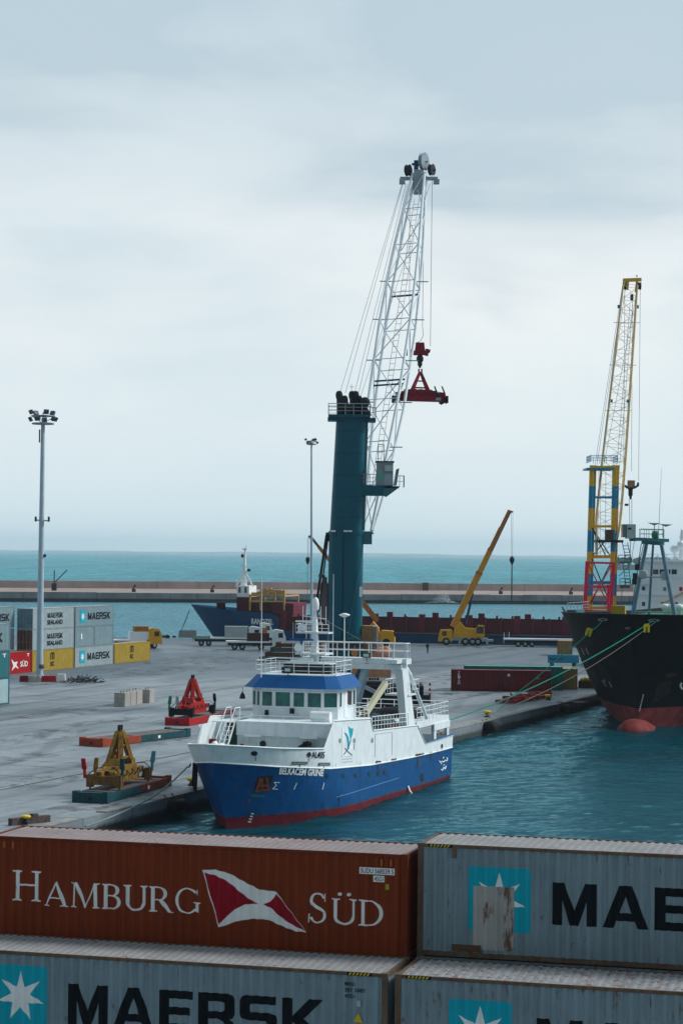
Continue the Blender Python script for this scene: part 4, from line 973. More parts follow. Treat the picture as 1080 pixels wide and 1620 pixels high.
for x0, x1, y0, y1, mm in ((461, 486, 1205.5, 1209.8, M_dark), (503.5, 521.5, 1207, 1211.5, M_dark), (594, 602, 1204, 1209, M_dark), (618.5, 626.5, 1201, 1206, M_dark), (656.5, 670, 1193.5, 1199.5, M_dark), (678.5, 683, 1190.5, 1195.5, M_dark), (690, 694, 1188, 1193, M_dark), (665, 669.5, 1224.5, 1236.5, M_dark)):
    sl = (y1-y0); tilt = 0 if x0 < 600 else -.14
    hull_poly('freeing_port', [(x0, y1), (x1, y1+tilt*(x1-x0)), (x1, y0+tilt*(x1-x0)), (x0, y0)], mm, .035)
    if mm is M_dark and x1-x0 > 7: hull_poly('port_bar', [(x0+.8, (y0+y1)/2+.7), (x1-.8, (y0+y1)/2+.7+tilt*(x1-x0)), (x1-.8, (y0+y1)/2-.7+tilt*(x1-x0)), (x0+.8, (y0+y1)/2-.7)], M_maroon if x0 == 656.5 else M_grey, .05)
strokes_px('draught_marks', [[(397-i*1.6, 1287.5+i*4.3), (400-i*1.4, 1288+i*4.3)] for i in range(4)], 1.9, M_wtext, .03)
strokes_px('stern_lettering', [[(694, 1204), (696, 1206.5), (699, 1204.5), (701, 1206), (703, 1203), (706, 1204), (707, 1200), (705.8, 1199)], [(700, 1200), (701, 1198)], [(697, 1209), (697.6, 1208)], [(697, 1217.5), (699, 1219), (701, 1214), (703, 1217), (704.5, 1212), (704, 1216)], [(701, 1211), (702, 1210)]], 1.3, M_wtext, .035)
strokes_px('seam_line', [[(593, 1162), (592.5, 1198)], [(593, 1162), (620, 1158.5)], [(620, 1158.5), (619.5, 1195)]], .5, M_grey, .02)
# emblem: white plate, cyan and blue feather strokes
hull_poly('emblem_plate', [(540.5, 1150), (557.5, 1149.5), (557, 1197), (540, 1197.5)], mat('emblem_white', (.78, .82, .84), .5), .02)
hull_poly('emblem_feather', [(550, 1148.5), (554, 1152.5), (558.3, 1152.8), (556.8, 1163), (553.5, 1172), (552.5, 1165), (551, 1157)], M_cyan, .032)
hull_poly('emblem_feather', [(543, 1159), (547.5, 1160.5), (551, 1167), (552, 1178), (551, 1186), (548.7, 1184), (548.8, 1175), (547, 1166)], M_cyan, .034)
strokes_px('emblem_stroke', [[(554, 1171), (550, 1184), (545, 1191.5), (543, 1194)], [(545, 1184), (550, 1190), (556, 1195)]], 1.2, M_blueR, .04)
strokes_px('emblem_caption', [[(541, 1201.5), (556, 1200.5)], [(541, 1206), (557, 1205)]], .6, M_steel, .02)
strokes_px('water_outlet', [[(643.5, 1244), (646, 1251), (649, 1255)]], 1.8, M_wclean, .12)
strokes_px('rust_runs', [[(516, 1233), (508, 1277)], [(535, 1258), (537, 1276)]], 2.6, mat('hull_stain', (.006, .05, .16), .7, var=.5), .015)

m_rs = mat('rust_streak', (.10, .055, .03), .8, var=.4); m_seam = mat('plate_seam', (.003, .05, .17), .5)
for i, (px, y0, y1, w_) in enumerate(((404, 1197, 1204, 1.2), (489, 1199, 1205, 1.0), (598, 1209.5, 1219, 1.2), (623, 1206.5, 1215, .9), (662, 1200, 1213, 1.6), (681, 1196, 1205, .9), (474, 1210, 1221, 1.4), (512, 1212, 1222, 1.0), (698.5, 1184, 1190, .8), (560, 1177, 1186, .6), (668, 1237, 1243, 1.0))):
    strokes_px('rust_run', [[(px, y0), (px-.4, (y0+y1)/2)], [(px-.4, (y0+y1)/2), (px-.3, y1)]], w_, m_rs, .022)
for px in (455, 487, 531, 570, 612, 640, 660, 685): strokes_px('weld_seam', [[(px, 1216-(px-455)*.09), (px-1.5, 1270-(px-455)*.14)]], .35, m_seam, .012)
m = MB()
for t_ in frange(1, 37, 70):
    z_ = zr(t_)+.03; l_ = random.uniform(.2, .5); o1, o2 = h.on(t_, z_, 1, .012), h.on(t_+l_, z_, 1, .012); hh_ = random.uniform(.03, .14)
    m.add([o1, o2, h.on(t_+l_, z_+hh_*.6, 1, .012), h.on(t_, z_+hh_, 1, .012)], [(0, 1, 2, 3)])
m.build('waterline_scum', mat('scum', (.05, .065, .05), .8, var=.4), T, fix=False)
m = MB(); tpz = (mx+.1, my, 12.3)
for e_ in ((25.7, y(3.2), zg+.4), (25.7, y(-3.2), zg+.4)): m.tube(tpz, e_, .018, n=4)
m.build('mast_stays', M_cable, T)
for i in range(22):
    t_, w_ = random.uniform(16.8, 29), random.uniform(-3.4, 3.6); m = MB(); z0_ = 2.96 if t_ < 28 else 3.73; k = i % 4
    if k == 0: m.lathe([(.25, 0), (.3, .1), (.3, .7), (.2, .8)], (t_, y(w_), z0_), 10)
    elif k == 1: m.path([(t_, y(w_), z0_), (t_, y(w_), z0_+1.3), (t_+.6, y(w_), z0_+1.5)], .07)
    elif k == 2: m.box(t_-.4, t_+.4, y(w_)-.3, y(w_)+.3, z0_, z0_+.6); m.blob((t_, y(w_), z0_+.7), .4, .35, .25, 8, 4, .2)
    else: m.tube((t_, y(w_)-.5, z0_+.4), (t_, y(w_)+.5, z0_+.4), .3, n=10)
    m.build('deck_fitting', (M_dark, M_wclean, mclut[1], M_grey, mclut[0])[i % 5], T)

# ------------------------------------------------------------------ the black ship
BK = Vector((31.5, 229.0, 0)); BA = math.atan2(QD.y, QD.x)
K = thing('cargo_ship', 'huge black-hulled ship with a red bulbous bow at the right edge', 'ship', BK, BA)
KL = local(K)
bh = Hull(125, 10.1, 6.2, 10.6, 44, 14, 2.3, rk=1.1)
bh.e = .5
Tk = [0, .3, .7, 1.3, 2, 3, 4, 5.5, 7, 9, 11, 13.5, 16, 19, 23, 28, 34, 45, 60, 80, 100, 125]
zk = lin([(0, 10.7), (20, 10.2), (40, 9.9), (125, 9.9)]); zkr = lin([(0, .8), (125, .8)])
strip(bh, lambda t: -6, zkr, 5, Tk).build('bottom_paint', M_bulb, K)
strip(bh, zkr, zk, 9, Tk).build('hull', M_black_hull, K)
deck(bh, 9.5, 0, 125, 40, .1).build('deck', M_deckgreen, K)
m = MB()
for sd in (1, -1): m.path([(p[0], p[1], p[2]) for p in [bh.pt(x, zk(x), sd) for x in Tk[:19]]], .09, 5)
m.build('bulwark_rail', M_black_hull, K)
m = MB(); secs_ = [(-5.5, .15, -1.35), (-5.25, .75, -1.4), (-4.7, 1.2, -1.5), (-3.8, 1.55, -1.65), (-2.5, 1.8, -1.85), (-1, 1.95, -2.15), (1, 2.0, -2.6), (3.5, 1.9, -3.1), (6, 1.6, -3.6)]
nb_ = 24; vs = [(x, r_*1.05*math.cos(6.2832*i/nb_), zc+r_*.95*math.sin(6.2832*i/nb_)) for x, r_, zc in secs_ for i in range(nb_)]
m.add(vs, [(j*nb_+i, j*nb_+(i+1) % nb_, (j+1)*nb_+(i+1) % nb_, (j+1)*nb_+i) for j in range(len(secs_)-1) for i in range(nb_)], True); m.add(vs, [tuple(range(nb_))])
m.build('bulbous_bow', M_bulb, K)
def kpx(px, py, side=1):
    nrm = Vector((.937, -.349, 0)); t_, z_ = 8.0, 5.0; c0 = Vector((0, 0, CAM_H)); d = ray(px, py)
    for _ in range(60):
        w_ = bh.hw(t_, z_)*side; o = BK+nrm*w_; k = (o-c0).dot(nrm)/d.dot(nrm) if abs(d.dot(nrm)) > 1e-6 else 1; p = c0+d*k
        t_ = t_*.8+.2*(p-BK).dot(QD); z_ = z_*.8+.2*p.z
    return t_, z_
def khit(px, py, out=.05):
    """first hit of the line of sight on the hull plating"""
    d = ray(px, py); c0 = Vector((0, 0, CAM_H)); k = 180.0/d.y; best = None
    while k*d.y < 300:
        p = KL(c0+d*k)
        if bh.zwl-1 < p.z < bh.ztop and p.x > bh.t0(p.z) and abs(p.y) < bh.hw(p.x, p.z): best = p; break
        k += .0004*k/ k*.25 if False else .05/d.y
    if best is None: return None
    dl = (KL(c0+d*(k-1))-best).normalized(); return best+dl*out
def kpoly(name, pts, m_, out=.08):
    vs = [khit(x, y_, out) for x, y_ in pts]
    if any(v_ is None for v_ in vs): print('miss', name, pts); return
    mb = MB(); mb.add(vs, [tuple(range(len(vs)))]); return mb.build(name, m_, K, fix=False)
for i in range(9): kpoly('draught_mark', [(1016.5-i*.75, 1099+i*3.1), (1018.3-i*.75, 1099+i*3.1), (1018-i*.75, 1100.4+i*3.1), (1016.2-i*.75, 1100.4+i*3.1)], M_wtext)
mw = mat('faded_white_lettering', (.26, .27, .30), .7, var=.3)
for i in range(6):
    x0 = 908+i*3.5; y0 = 1026.5+i*-.3; kpoly('faded_lettering', [(x0, y0), (x0+1.5, y0-.3), (x0+6.2, y0+11), (x0+4.4, y0+11)], mw if i % 2 else M_rust)
for a in ([(951, 1077), (952.8, 1076.5), (959.5, 1086), (958, 1087)], [(962, 1078.5), (963.3, 1078), (968, 1086.5), (966.3, 1088)], [(954, 1075), (956, 1075), (957.5, 1079), (956, 1079.5)]): kpoly('draught_lettering', a, mw)
for px, py, rx_, ry_ in ((953, 980.5, 8, 2.4), (1034, 981.5, 9.5, 2.6), (992.5, 994, 4, 1.8)):
    kpoly('fairlead', [(px+rx_*math.cos(i*.524), py+ry_*math.sin(i*.524)) for i in range(12)], M_steel, .12)
    kpoly('fairlead_hole', [(px+rx_*.6*math.cos(i*.524), py+ry_*.5*math.sin(i*.524)) for i in range(12)], M_dark, .2)
for a, b_ in (((1068, 1083), (1076, 1094)), ): 
    mb = MB(); pr = [khit(1079.5+math.cos(k*.3)*3.6, 1085+math.sin(k*.3)*5.2, .1) for k in range(6, 15)]
    pr = [p for p in pr if p is not None]; mb.path(pr, .12, 4); mb.build('load_line_mark', M_wtext, K)
kpoly('anchor_pocket_rust', [(1052, 1066), (1070, 1064), (1071, 1070), (1053, 1073)], mat('faint_rust', (.035, .018, .014), .8, var=.4))
kpoly('rust_run', [(1041, 1080), (1062, 1077), (1060, 1096), (1036, 1112), (1030, 1112)], mat('faint_rust2', (.022, .016, .014), .8, var=.5))
kpoly('stem_rust', [(1002.5, 1096), (1005, 1095), (1006, 1117), (1001.5, 1117)], mat('faint_rust3', (.05, .018, .014), .8, var=.5))
# small platform and rail at the very tip, forecastle mast
sx = lambda t_, w_, z_: (t_, -w_, z_)
m = MB(); e = bh.pt(7, 10.5, -1); m.path([(8.2, 9.4, 10.3), (9.5, 10.6, 10.4), (9.6, 11.0, 11.0)], .12, 5); m.box(8.8, 12.5, 9.2, 10.3, 10.35, 10.7); m.build('fender_davit', M_tealL, K)
m = MB(); railing(m, [bh.pt(x, 10.45, -1) for x in (9, 13, 18)], 1.0, 1.5, 3, .03); m.build('deck_rail', M_steel, K)
ka = lambda px, py, D: KL(P(px, py, D))
A1, A2, B1, B2 = ka(1001, 972, 240), ka(1067.5, 976, 236), ka(1023, 856, 240), ka(1045, 857, 238)
for a, b_, r_ in ((A1, B1, .26), (A2, B2, .26), (ka(1026, 974, 244), ka(1033, 858, 240), .16)):
    m = MB(); m.tube(a, b_, r_, r_*.8, 8); m.build('mast_leg', mat('mast_grey_blue', (.12, .22, .30), .5, var=.15), K)
m = MB(); m.tube(ka(1010, 913, 240), ka(1058, 913, 237.5), .08); m.tube(ka(1003, 968, 240), ka(1066, 969, 236), .08); m.build('mast_cross_tie', M_steel, K)
for px, py in ((1017, 909), (1051, 911)):
    c_ = ka(px, py, 237.5); m = MB(); m.lathe([(.42, -.25), (.5, -.1), (.5, .2), (.3, .35)], c_, 12, 'x'); m.build('floodlight', M_grey, K)
c1, c2 = ka(1011, 853, 240), ka(1049, 855, 236.5)
m = MB(); cc = (c1+c2)/2; hwx = (c2-c1).length/2; m.bar(c1, c2, 1.6, .35); m.bar(ka(1020, 857, 239), ka(1045, 859, 237.5), 1.3, .5); tpf = m.build('mast_platform', mat('teal_grey_paint', (.03, .14, .17), .5), K)
m = MB(); railing(m, [ka(1011, 852, 240), ka(1049, 853, 236.5)], 1.0, .75, 2, .035); railing(m, [ka(1013, 851, 242), ka(1050, 852, 238)], 1.0, 1.2, 2, .03); m.build('platform_rail', M_steel, tpf)
m = MB(); m.lathe([(.38, -.3), (.48, -.1), (.48, .2), (.22, .4)], ka(1036.5, 846.5, 237), 14, 'y'); m.build('searchlight', M_deckgreen, tpf)
for a, b_ in (((1034, 850), (1035, 829)), ((1048, 850), (1048.5, 831))): 
    m = MB(); m.tube(ka(*a, 238), ka(*b_, 238), .05); m.build('antenna', M_steel, tpf)
for a in ((1034.5, 828.5), (1053, 830.5)):
    c_ = ka(*a, 238); m = MB(); m.add([c_+Vector((-.2, .75, .1)), c_+Vector((.2, .75, .1)), c_+Vector((0, -.75, .05)), c_+Vector((0, 0, -.2))], [(0, 1, 3), (1, 2, 3), (2, 0, 3), (0, 2, 1)]); m.build('wind_vane', M_steel, tpf)
m = MB(); m.tube(ka(1041, 850, 239), ka(1046, 740, 239), .035, .015); m.build('whip_aerial', M_steel, K)
for (a, b_) in (((999, 965), (1014, 860)), ((1003, 925), (1018, 860)), ((1000, 968), (1021, 858)), ((1018, 880), (1006, 930))):
    m = MB(); m.tube(ka(*a, 241), ka(*b_, 241), .045); m.build('stay_rope', M_dark, K)
for px, py in ((1008, 897), (1004.5, 911), (1003.5, 920)):
    c_ = ka(px, py, 241); m = MB(); m.box(c_.x-.2, c_.x+.2, c_.y-.25, c_.y+.25, c_.z-.35, c_.z+.3); m.build('rope_block', M_dark, K)
m = MB(); a = ka(966, 968, 246); b_ = ka(990, 967, 246); m.box(min(a.x, b_.x), max(a.x, b_.x), min(a.y, b_.y), max(a.y, b_.y), 9.5, 11.1); m.build('deck_locker', M_yel, K)
# bits and pieces on the forecastle
for px in (1052, 1060, 1074):
    c_ = ka(px, 974, 240); m = MB(); m.lathe([(.3, 9.5), (.3, 10.9), (.5, 11.0), (.5, 11.35), (.1, 11.5)], (c_.x, c_.y, 0), 10); m.build('ventilator', M_wclean, K)

# ------------------------------------------------------------------ the long blue and maroon coaster at the far berth
EA = math.atan2(-.246, .969); ED = Vector((.969, -.246, 0)); EN = Vector((.246, .969, 0))
def fe(x): return far_edge(x)
stem_px = G(340, 1006, WATER); RS = Vector((-23.7, 425.3, 0))
Rn = thing('coaster', 'long low coaster with a blue hull and maroon bulwarks at the far berth', 'ship', RS+EN*0, EA)
RL = local(Rn)
rh = Hull(100, 6.0, 5.9, 6.6, 16, 12, 2.2, rk=1.0)
# distances: keep its near side just off the quay
Tr = [0, .4, 1, 2, 3.2, 4.8, 6.5, 8.5, 10.5, 12.6]+frange(14.5, 100, 22)
zrt = lin([(0, 6.4), (6, 5.5), (12.6, 4.9), (13.5, 4.6), (18.6, 1.7), (100, 1.7)])
strip(rh, lambda t: -4, lambda t: -.9, 2, Tr).build('bottom_paint', M_boot, Rn)
strip(rh, lambda t: -.9, zrt, 6, Tr).build('hull', M_navy, Rn)
deck(rh, 4.6, 0, 13.2, 12).build('forecastle_deck', M_maroon, Rn); deck(rh, 1.6, 13, 100, 12).build('main_deck', M_maroon, Rn)
mb = strip(rh, lambda t: 1.74, lambda t: 4.45, 2, [13.9]+frange(16, 100, 20), stern=False); mb.build('hatch_bulwark', M_maroon, Rn)
m_st = mat('maroon_bright', (.13, .012, .025), .6, var=.2)
for i in range(28):
    t_ = 14.8+i*3.0; hh_ = .5 if i % 3 else .9; wdt = .18 if i % 3 else .6
    for sd in (1, -1): yy = -sd*rh.hw(t_, 3); m = MB(); m.box(t_-wdt, t_+wdt, yy-.14*sd-.1, yy-.14*sd+.1, 1.9, 4.45+hh_); m.build('bulwark_stanchion', m_st, Rn)
m = MB(); m.path([(p[0], p[1]-.12, p[2]) for p in [rh.pt(x, 1.72, -1 if False else 1) for x in frange(19, 96, 8)]], .16, 4); m.build('rubbing_strake', mat('strake_grey', (.10, .13, .18), .6), Rn)
def rpx(px, py, off=6.0):
    """photo point on the vertical plane of the coaster's near side"""
    o = RS-EN*off; c0 = Vector((0, 0, CAM_H)); d = ray(px, py); k = (o-c0).dot(EN)/d.dot(EN); return RL(c0+d*k)
a = rpx(397.5, 987.5); b_ = rpx(432, 987)
mb = MB(); tn0, tn1 = a.x, b_.x
put_text(mb, 'RANDZEL', tn0, tn1, 0, 1, lambda u, v_: (u, -(rh.hw(u, 3.2)+.06), a.z+.02-.02*(u-tn0)+v_*1.08), .03); mb.build('name_lettering', M_wtext, Rn, fix=False)
def rbox(px0, px1, py0, py1, off, depth, name, m_, parent=None):
    a = rpx(px0, py1, off); b_ = rpx(px1, py0, off); m = MB(); m.box(a.x, b_.x, a.y, a.y+depth, min(a.z, b_.z), max(a.z, b_.z)); return m.build(name, m_, parent or Rn)
fc = rbox(374, 396, 945, 968, 3.8, 7.6, 'forecastle_house', M_maroon)
for i, (x0, x1, y0, y1) in enumerate(((428, 464, 954.5, 959.5), (430, 464, 960.3, 965.5), (431, 463.5, 966.3, 970), (433, 463, 970.8, 975.5))): rbox(x0, x1, y0, y1, 5.0, 9.5, 'hatch_cover', mat('hatch_maroon%d' % (i % 2), (.15-.03*(i % 2), .012, .03), .6, var=.2))
rbox(402, 430, 955, 972, 4.6, 9, 'hatch_coaming', M_maroon)
for y_ in (959.9, 965.9, 970.4): rbox(428, 464, y_-.35, y_+.35, 5.06, .3, 'hatch_gap', M_dark)
# yellow hatch gantry with clutter
gt2 = None
for px in (395.5, 412, 449.5):
    a = rpx(px, 966, 5.2); b_ = rpx(px, 943, 5.2); m = MB(); m.bar(a, b_, .3, .3)
    a2_ = a+Vector((0, 10, 0)); m.bar(a2_, b_+Vector((0, 10, 0)), .3, .3); m.bar(b_, b_+Vector((0, 10, 0)), .3, .3); m.build('gantry_frame', mat('gantry_ochre', (.50, .32, .10), .6, var=.2), Rn)
for py in (942, 951.5): 
    m = MB(); m.bar(rpx(394, py, 5.25), rpx(451, py, 5.25), .35, .3); m.build('gantry_rail', MATS['gantry_ochre'], Rn)
m = MB()
for i in range(22): p = rpx(random.uniform(405, 448), random.uniform(935, 941), random.uniform(2, 5)); m.box(p.x-random.uniform(.2, 1.2), p.x+random.uniform(.2, 1), p.y-.4, p.y+.5, p.z-.5, p.z+random.uniform(.1, .7))
m.build('stacked_dunnage', mat('dunnage', (.42, .28, .12), .8, var=.3), Rn)
rbox(399, 448, 953, 956.5, 4.2, 5, 'gantry_walkway', M_rust)
# white foremast house
fm = rbox(374.5, 394, 927, 944.5, 3.0, 5, 'mast_house', M_wclean)
for x0 in (377, 386.5): rbox(x0, x0+3.6, 929, 938, 3.04, .06, 'window', M_glassD, fm)
m = MB(); a = rpx(386, 927, 1.5); b_ = rpx(387.5, 869, 1.5); m.tube(a, b_, .55, .16, 8); m.build('foremast', M_wclean, Rn)
m = MB()
for s_ in (-1.6, 1.9): m.tube(a+Vector((s_, 0, -.2)), a.lerp(b_, .42), .12)
m.tube(a.lerp(b_, .55)-Vector((.9, 0, 0)), a.lerp(b_, .55)+Vector((1.1, 0, 0)), .1); m.tube(b_, b_+Vector((.3, 0, .7)), .1); m.box(b_.x-.5, b_.x+.5, b_.y-.2, b_.y+.2, b_.z-.1, b_.z+.15); m.build('mast_stay', M_wclean, Rn)
m = MB(); c_ = a.lerp(b_, .43); m.blob((c_.x+.9, c_.y, c_.z), .4, .3, .3); c_ = a.lerp(b_, .82); m.blob((c_.x-.5, c_.y, c_.z), .3, .3, .4); m.build('mast_lamp', M_dark, Rn)
m = MB(); railing(m, [rpx(373.5, 926.5, 3.2), rpx(396, 926, 3.2)], 1.4, 1.0, 2, .06); m.build('house_rail', M_wclean, Rn)
for px in (348, 354): pass
m = MB(); c_ = rpx(349.5, 960, 3); m.lathe([(.9, 4.5), (.9, 6.6), (1.1, 6.7), (.3, 7.1)], (c_.x, c_.y, 0), 10); m.build('winch_house', M_maroon, Rn)
for x0 in (): rbox(x0, x0+6, 981.5, 990, 6.3, .2, 'deck_crate', mat('orange_crate', (.35, .16, .05), .7))
# bridge superstructure aft
sup = rbox(1001, 1100, 917, 985, 5.3, 12, 'superstructure', M_wclean)
rbox(1014, 1100, 889, 917.2, 4.6, 9, 'bridge_deck', M_wclean)
rbox(1011, 1100, 886.5, 889.2, 5.2, 10, 'bridge_roof', M_wclean)
rbox(1012, 1025, 917.4, 924.5, 6.6, 1.3, 'bridge_wing', M_white)
for x0, w_, y0, h_ in ((1032, 9, 901, 7.5), (1043, 7.5, 901, 7.5), (1056.5, 3.5, 901, 7), (1062, 8, 901, 7.5)): rbox(x0, x0+w_, y0, y0+h_, 4.65, .06, 'bridge_window', M_glassD)
mtw = mat('teal_glass', (.02, .30, .32), .2); 
for x0, y0, mm in ((1015, 928, M_navy), (1048.5, 929, mtw), (1015, 952.5, M_navy), (1074, 929, M_red), (1045, 952.5, M_redd), (1059, 953, M_navy), (1067, 953, M_red)): rbox(x0, x0+(5 if mm is not M_redd else 6), y0, y0+6, 5.36, .06, 'porthole', mm)
for py in (912.5, 941, 965): rbox(1003, 1098, py, py+1.0, 5.5, .25, 'deck_ledge', M_white)
m = MB(); railing(m, [rpx(1012, 886.5, 5.0), rpx(1098, 886.5, 5.0)], 1.1, 1.6, 2, .05); m.build('bridge_rail', M_wclean, Rn)
m = MB(); a = rpx(1078, 886, 2); b_ = rpx(1078.5, 838, 2); m.tube(a, b_, .6, .25, 8); m.tube(rpx(1074, 850, 2), rpx(1084, 848, 2), .12); m.blob(rpx(1077, 862, 2.6), .8, .8, .8)
m.tube(rpx(1066.5, 886, 2), rpx(1066.5, 868, 2), .2); m.blob(rpx(1066.5, 869, 2), .8, .8, .8); m.tube(rpx(1058, 867, 2), rpx(1076, 867, 2), .06); m.build('radar_mast', M_wclean, Rn)
m = MB(); m.bar(rpx(1047, 956, 6.5), rpx(1082, 937, 6.5), .4, .4); m.build('cargo_derrick', mat('peach_paint', (.60, .38, .24), .6), Rn)
rbox(1028, 1100, 956, 968.5, 7.4, .2, 'fore_bulwark', M_wclean)

# ================================================================== CRANES
def lattice(mb, A, B, stations, side, r, rb, X=True, dense=False):
    """four-chord truss from A to B; stations: (fraction, half width, half depth)"""
    A = Vector(A); B = Vector(B); d = (B-A).normalized(); s = (Vector(side)-d*Vector(side).dot(d)).normalized(); u = d.cross(s)
    prev = None; k = 0
    for f, hw_, hd in stations:
        c_ = A.lerp(B, f); q_ = [c_+s*a*hw_+u*b_*hd for a, b_ in ((-1, -1), (1, -1), (1, 1), (-1, 1))]
        if prev:
            for i in range(4):
                mb.tube(prev[i], q_[i], r, n=6, cap=False); j = (i+1) % 4
                if (k+i) % 2 or not X: mb.tube(prev[i], q_[j], rb, n=4, cap=False)
                else: mb.tube(prev[j], q_[i], rb, n=4, cap=False)
                if X: mb.tube(q_[i], q_[j], rb*.8, n=4, cap=False)
        prev = q_; k += 1
    return mb
def interp_st(keys, n):
    f = lin([(a, b_) for a, b_, c_ in keys]); g = lin([(a, c_) for a, b_, c_ in keys]); return [(i/n, f(i/n), g(i/n)) for i in range(n+1)]
def ladder(mb, A, B, side, w_=.35, step=.5, r=.03):
    A = Vector(A); B = Vector(B); s = Vector(side)*w_; mb.tube(A-s, B-s, r, n=4); mb.tube(A+s, B+s, r, n=4); n = int((B-A).length/step)
    for i in range(1, n): p = A.lerp(B, i/n); mb.tube(p-s, p+s, r*.8, n=4, cap=False)
    return mb

M_dteal0 = mat('dark_teal_seam', (.001, .045, .06), .6)
# ---- green harbour crane with white lattice boom
GB = Vector((.4, 235, 0)); GC = thing('harbour_crane', 'tall green harbour crane with a white lattice boom and red hook block', 'crane', GB)
gl_ = local(GC); gp = lambda px, py, D=235: gl_(P(px, py, D))
def oct_(c_, rx, ry, z, cut=.35, n=28):
    o_ = []
    for i in range(n):
        t = 6.2832*i/n; a, b_ = math.cos(t), math.sin(t); o_.append((c_[0]+rx*math.copysign(abs(a)**.62, a), c_[1]+ry*math.copysign(abs(b_)**.62, b_), z))
    return o_
def octsec(mb, c0, r0, z0, c1, r1, z1, cut=.35, n=28):
    a = oct_(c0, r0[0], r0[1], z0, cut); b_ = oct_(c1, r1[0], r1[1], z1, cut)
    mb.add(a+b_, [(i, (i+1) % n, n+(i+1) % n, n+i) for i in range(n)], True); mb.add(a+b_, [tuple(range(n-1, -1, -1)), tuple(range(n, 2*n))])
zj = gp(547, 842).z; z_top = gp(555, 657).z
cb, cj, ct = gp(545, 1015), gp(547.5, 842), gp(556, 657)
s_ = 235/3450
m = MB(); octsec(m, (cb.x, 0), (27.3*s_, 1.9), 5.5, (cj.x, 0), (27.3*s_, 1.9), zj, .5); m.build('tower_base', M_teal, GC)
m = MB(); octsec(m, (cj.x, 0), (26*s_, 1.75), zj+.003, (ct.x, 0), (24*s_, 1.55), z_top, .5); tw = m.build('tower', M_teal, GC)
m = MB(); octsec(m, (cj.x, 0), (28.2*s_, 2.0), zj-.25, (cj.x, 0), (28.2*s_, 2.0), zj+.1, .5); m.build('tower_flange', M_teal, GC)
m = MB()
for px in (527, 547, 553): a = gp(px, 840.5); m.box(a.x-.25, a.x+.25, -2.08, -1.9, a.z-.08, a.z+.08)
m.build('flange_marks', M_wclean, tw)
m = MB(); a = gp(576, 700); b_ = gp(570, 838); m.hexa([(b_.x-.1, -.9, zj+.2), (b_.x+.45, -.9, zj+.2), (b_.x+.45, .9, zj+.2), (b_.x-.1, .9, zj+.2)], [(a.x-.2, -.8, z_top-.5), (a.x+.4, -.8, z_top-.5), (a.x+.4, .8, z_top-.5), (a.x-.2, .8, z_top-.5)]); m.build('tower_rib', M_tealL, GC)
m = MB(); a = gp(572, 842); m.box(a.x, a.x+1.1, -1.0, 1.0, a.z-1.3, a.z+.1); m.build('boom_pivot_bracket', M_tealL, GC)
m = MB(); m.box(gp(572, 1000).x-.3, gp(572, 1000).x-.02, -1.93, -1.8, gp(0, 938).z, gp(0, 922).z); m.build('white_sign', M_wtext, GC)
m = MB(); m.tube(gp(574, 862)+Vector((0, -1.9, 0)), gp(549, 1009)+Vector((0, -2.0, 0)), .06); m.bar(gp(548, 1010)+Vector((0, -2, 0)), gp(571, 1007)+Vector((0, -2, 0)), .12, .3); m.build('pipe_run', M_tealL, GC)
m = MB(); a = gp(516.5, 846); b_ = gp(499, 965); m.bar(a+Vector((0, .3, 0)), b_+Vector((0, .3, 0)), .28, .3); m.bar(a+Vector((.2, -.5, 0)), b_+Vector((.35, -.5, -.2)), .16, .2); m.box(a.x-.1, a.x+.9, -.6, .6, a.z-.7, a.z+.25); m.build('luffing_strut', M_dark, GC)
m = MB(); a = gp(514, 915); m.tube((a.x, .2, gp(0, 975).z), (a.x, .2, gp(0, 918).z), .55, n=10); m.tube((a.x, .2, gp(0, 918).z), (a.x, .2, gp(0, 908).z), .25); m.tube((a.x, .2, gp(0, 908).z), (a.x-.7, .2, gp(0, 905).z), .2); m.build('exhaust_stack', mat('stack_brown', (.16, .13, .14), .6, rust=.6), GC)
m = MB(); ladder(m, (cj.x-.35, -1.98, 6), (cj.x-.3, -1.96, zj-.4), (1, 0, 0), .0, 3, .035); m.build('weld_line', M_dteal0, GC)
for k_ in range(5): m = MB(); z_ = zj+1.5+k_*(z_top-zj-2)/4.6; octsec(m, (cj.x+(ct.x-cj.x)*(z_-zj)/(z_top-zj), 0), (26*s_-(2*s_)*(z_-zj)/(z_top-zj)+.012, 1.765-.2*(z_-zj)/(z_top-zj)), z_, (cj.x+(ct.x-cj.x)*(z_-zj)/(z_top-zj), 0), (26*s_-(2*s_)*(z_-zj)/(z_top-zj)+.012, 1.765-.2*(z_-zj)/(z_top-zj)), z_+.05); m.build('plate_seam', M_dteal0, tw)
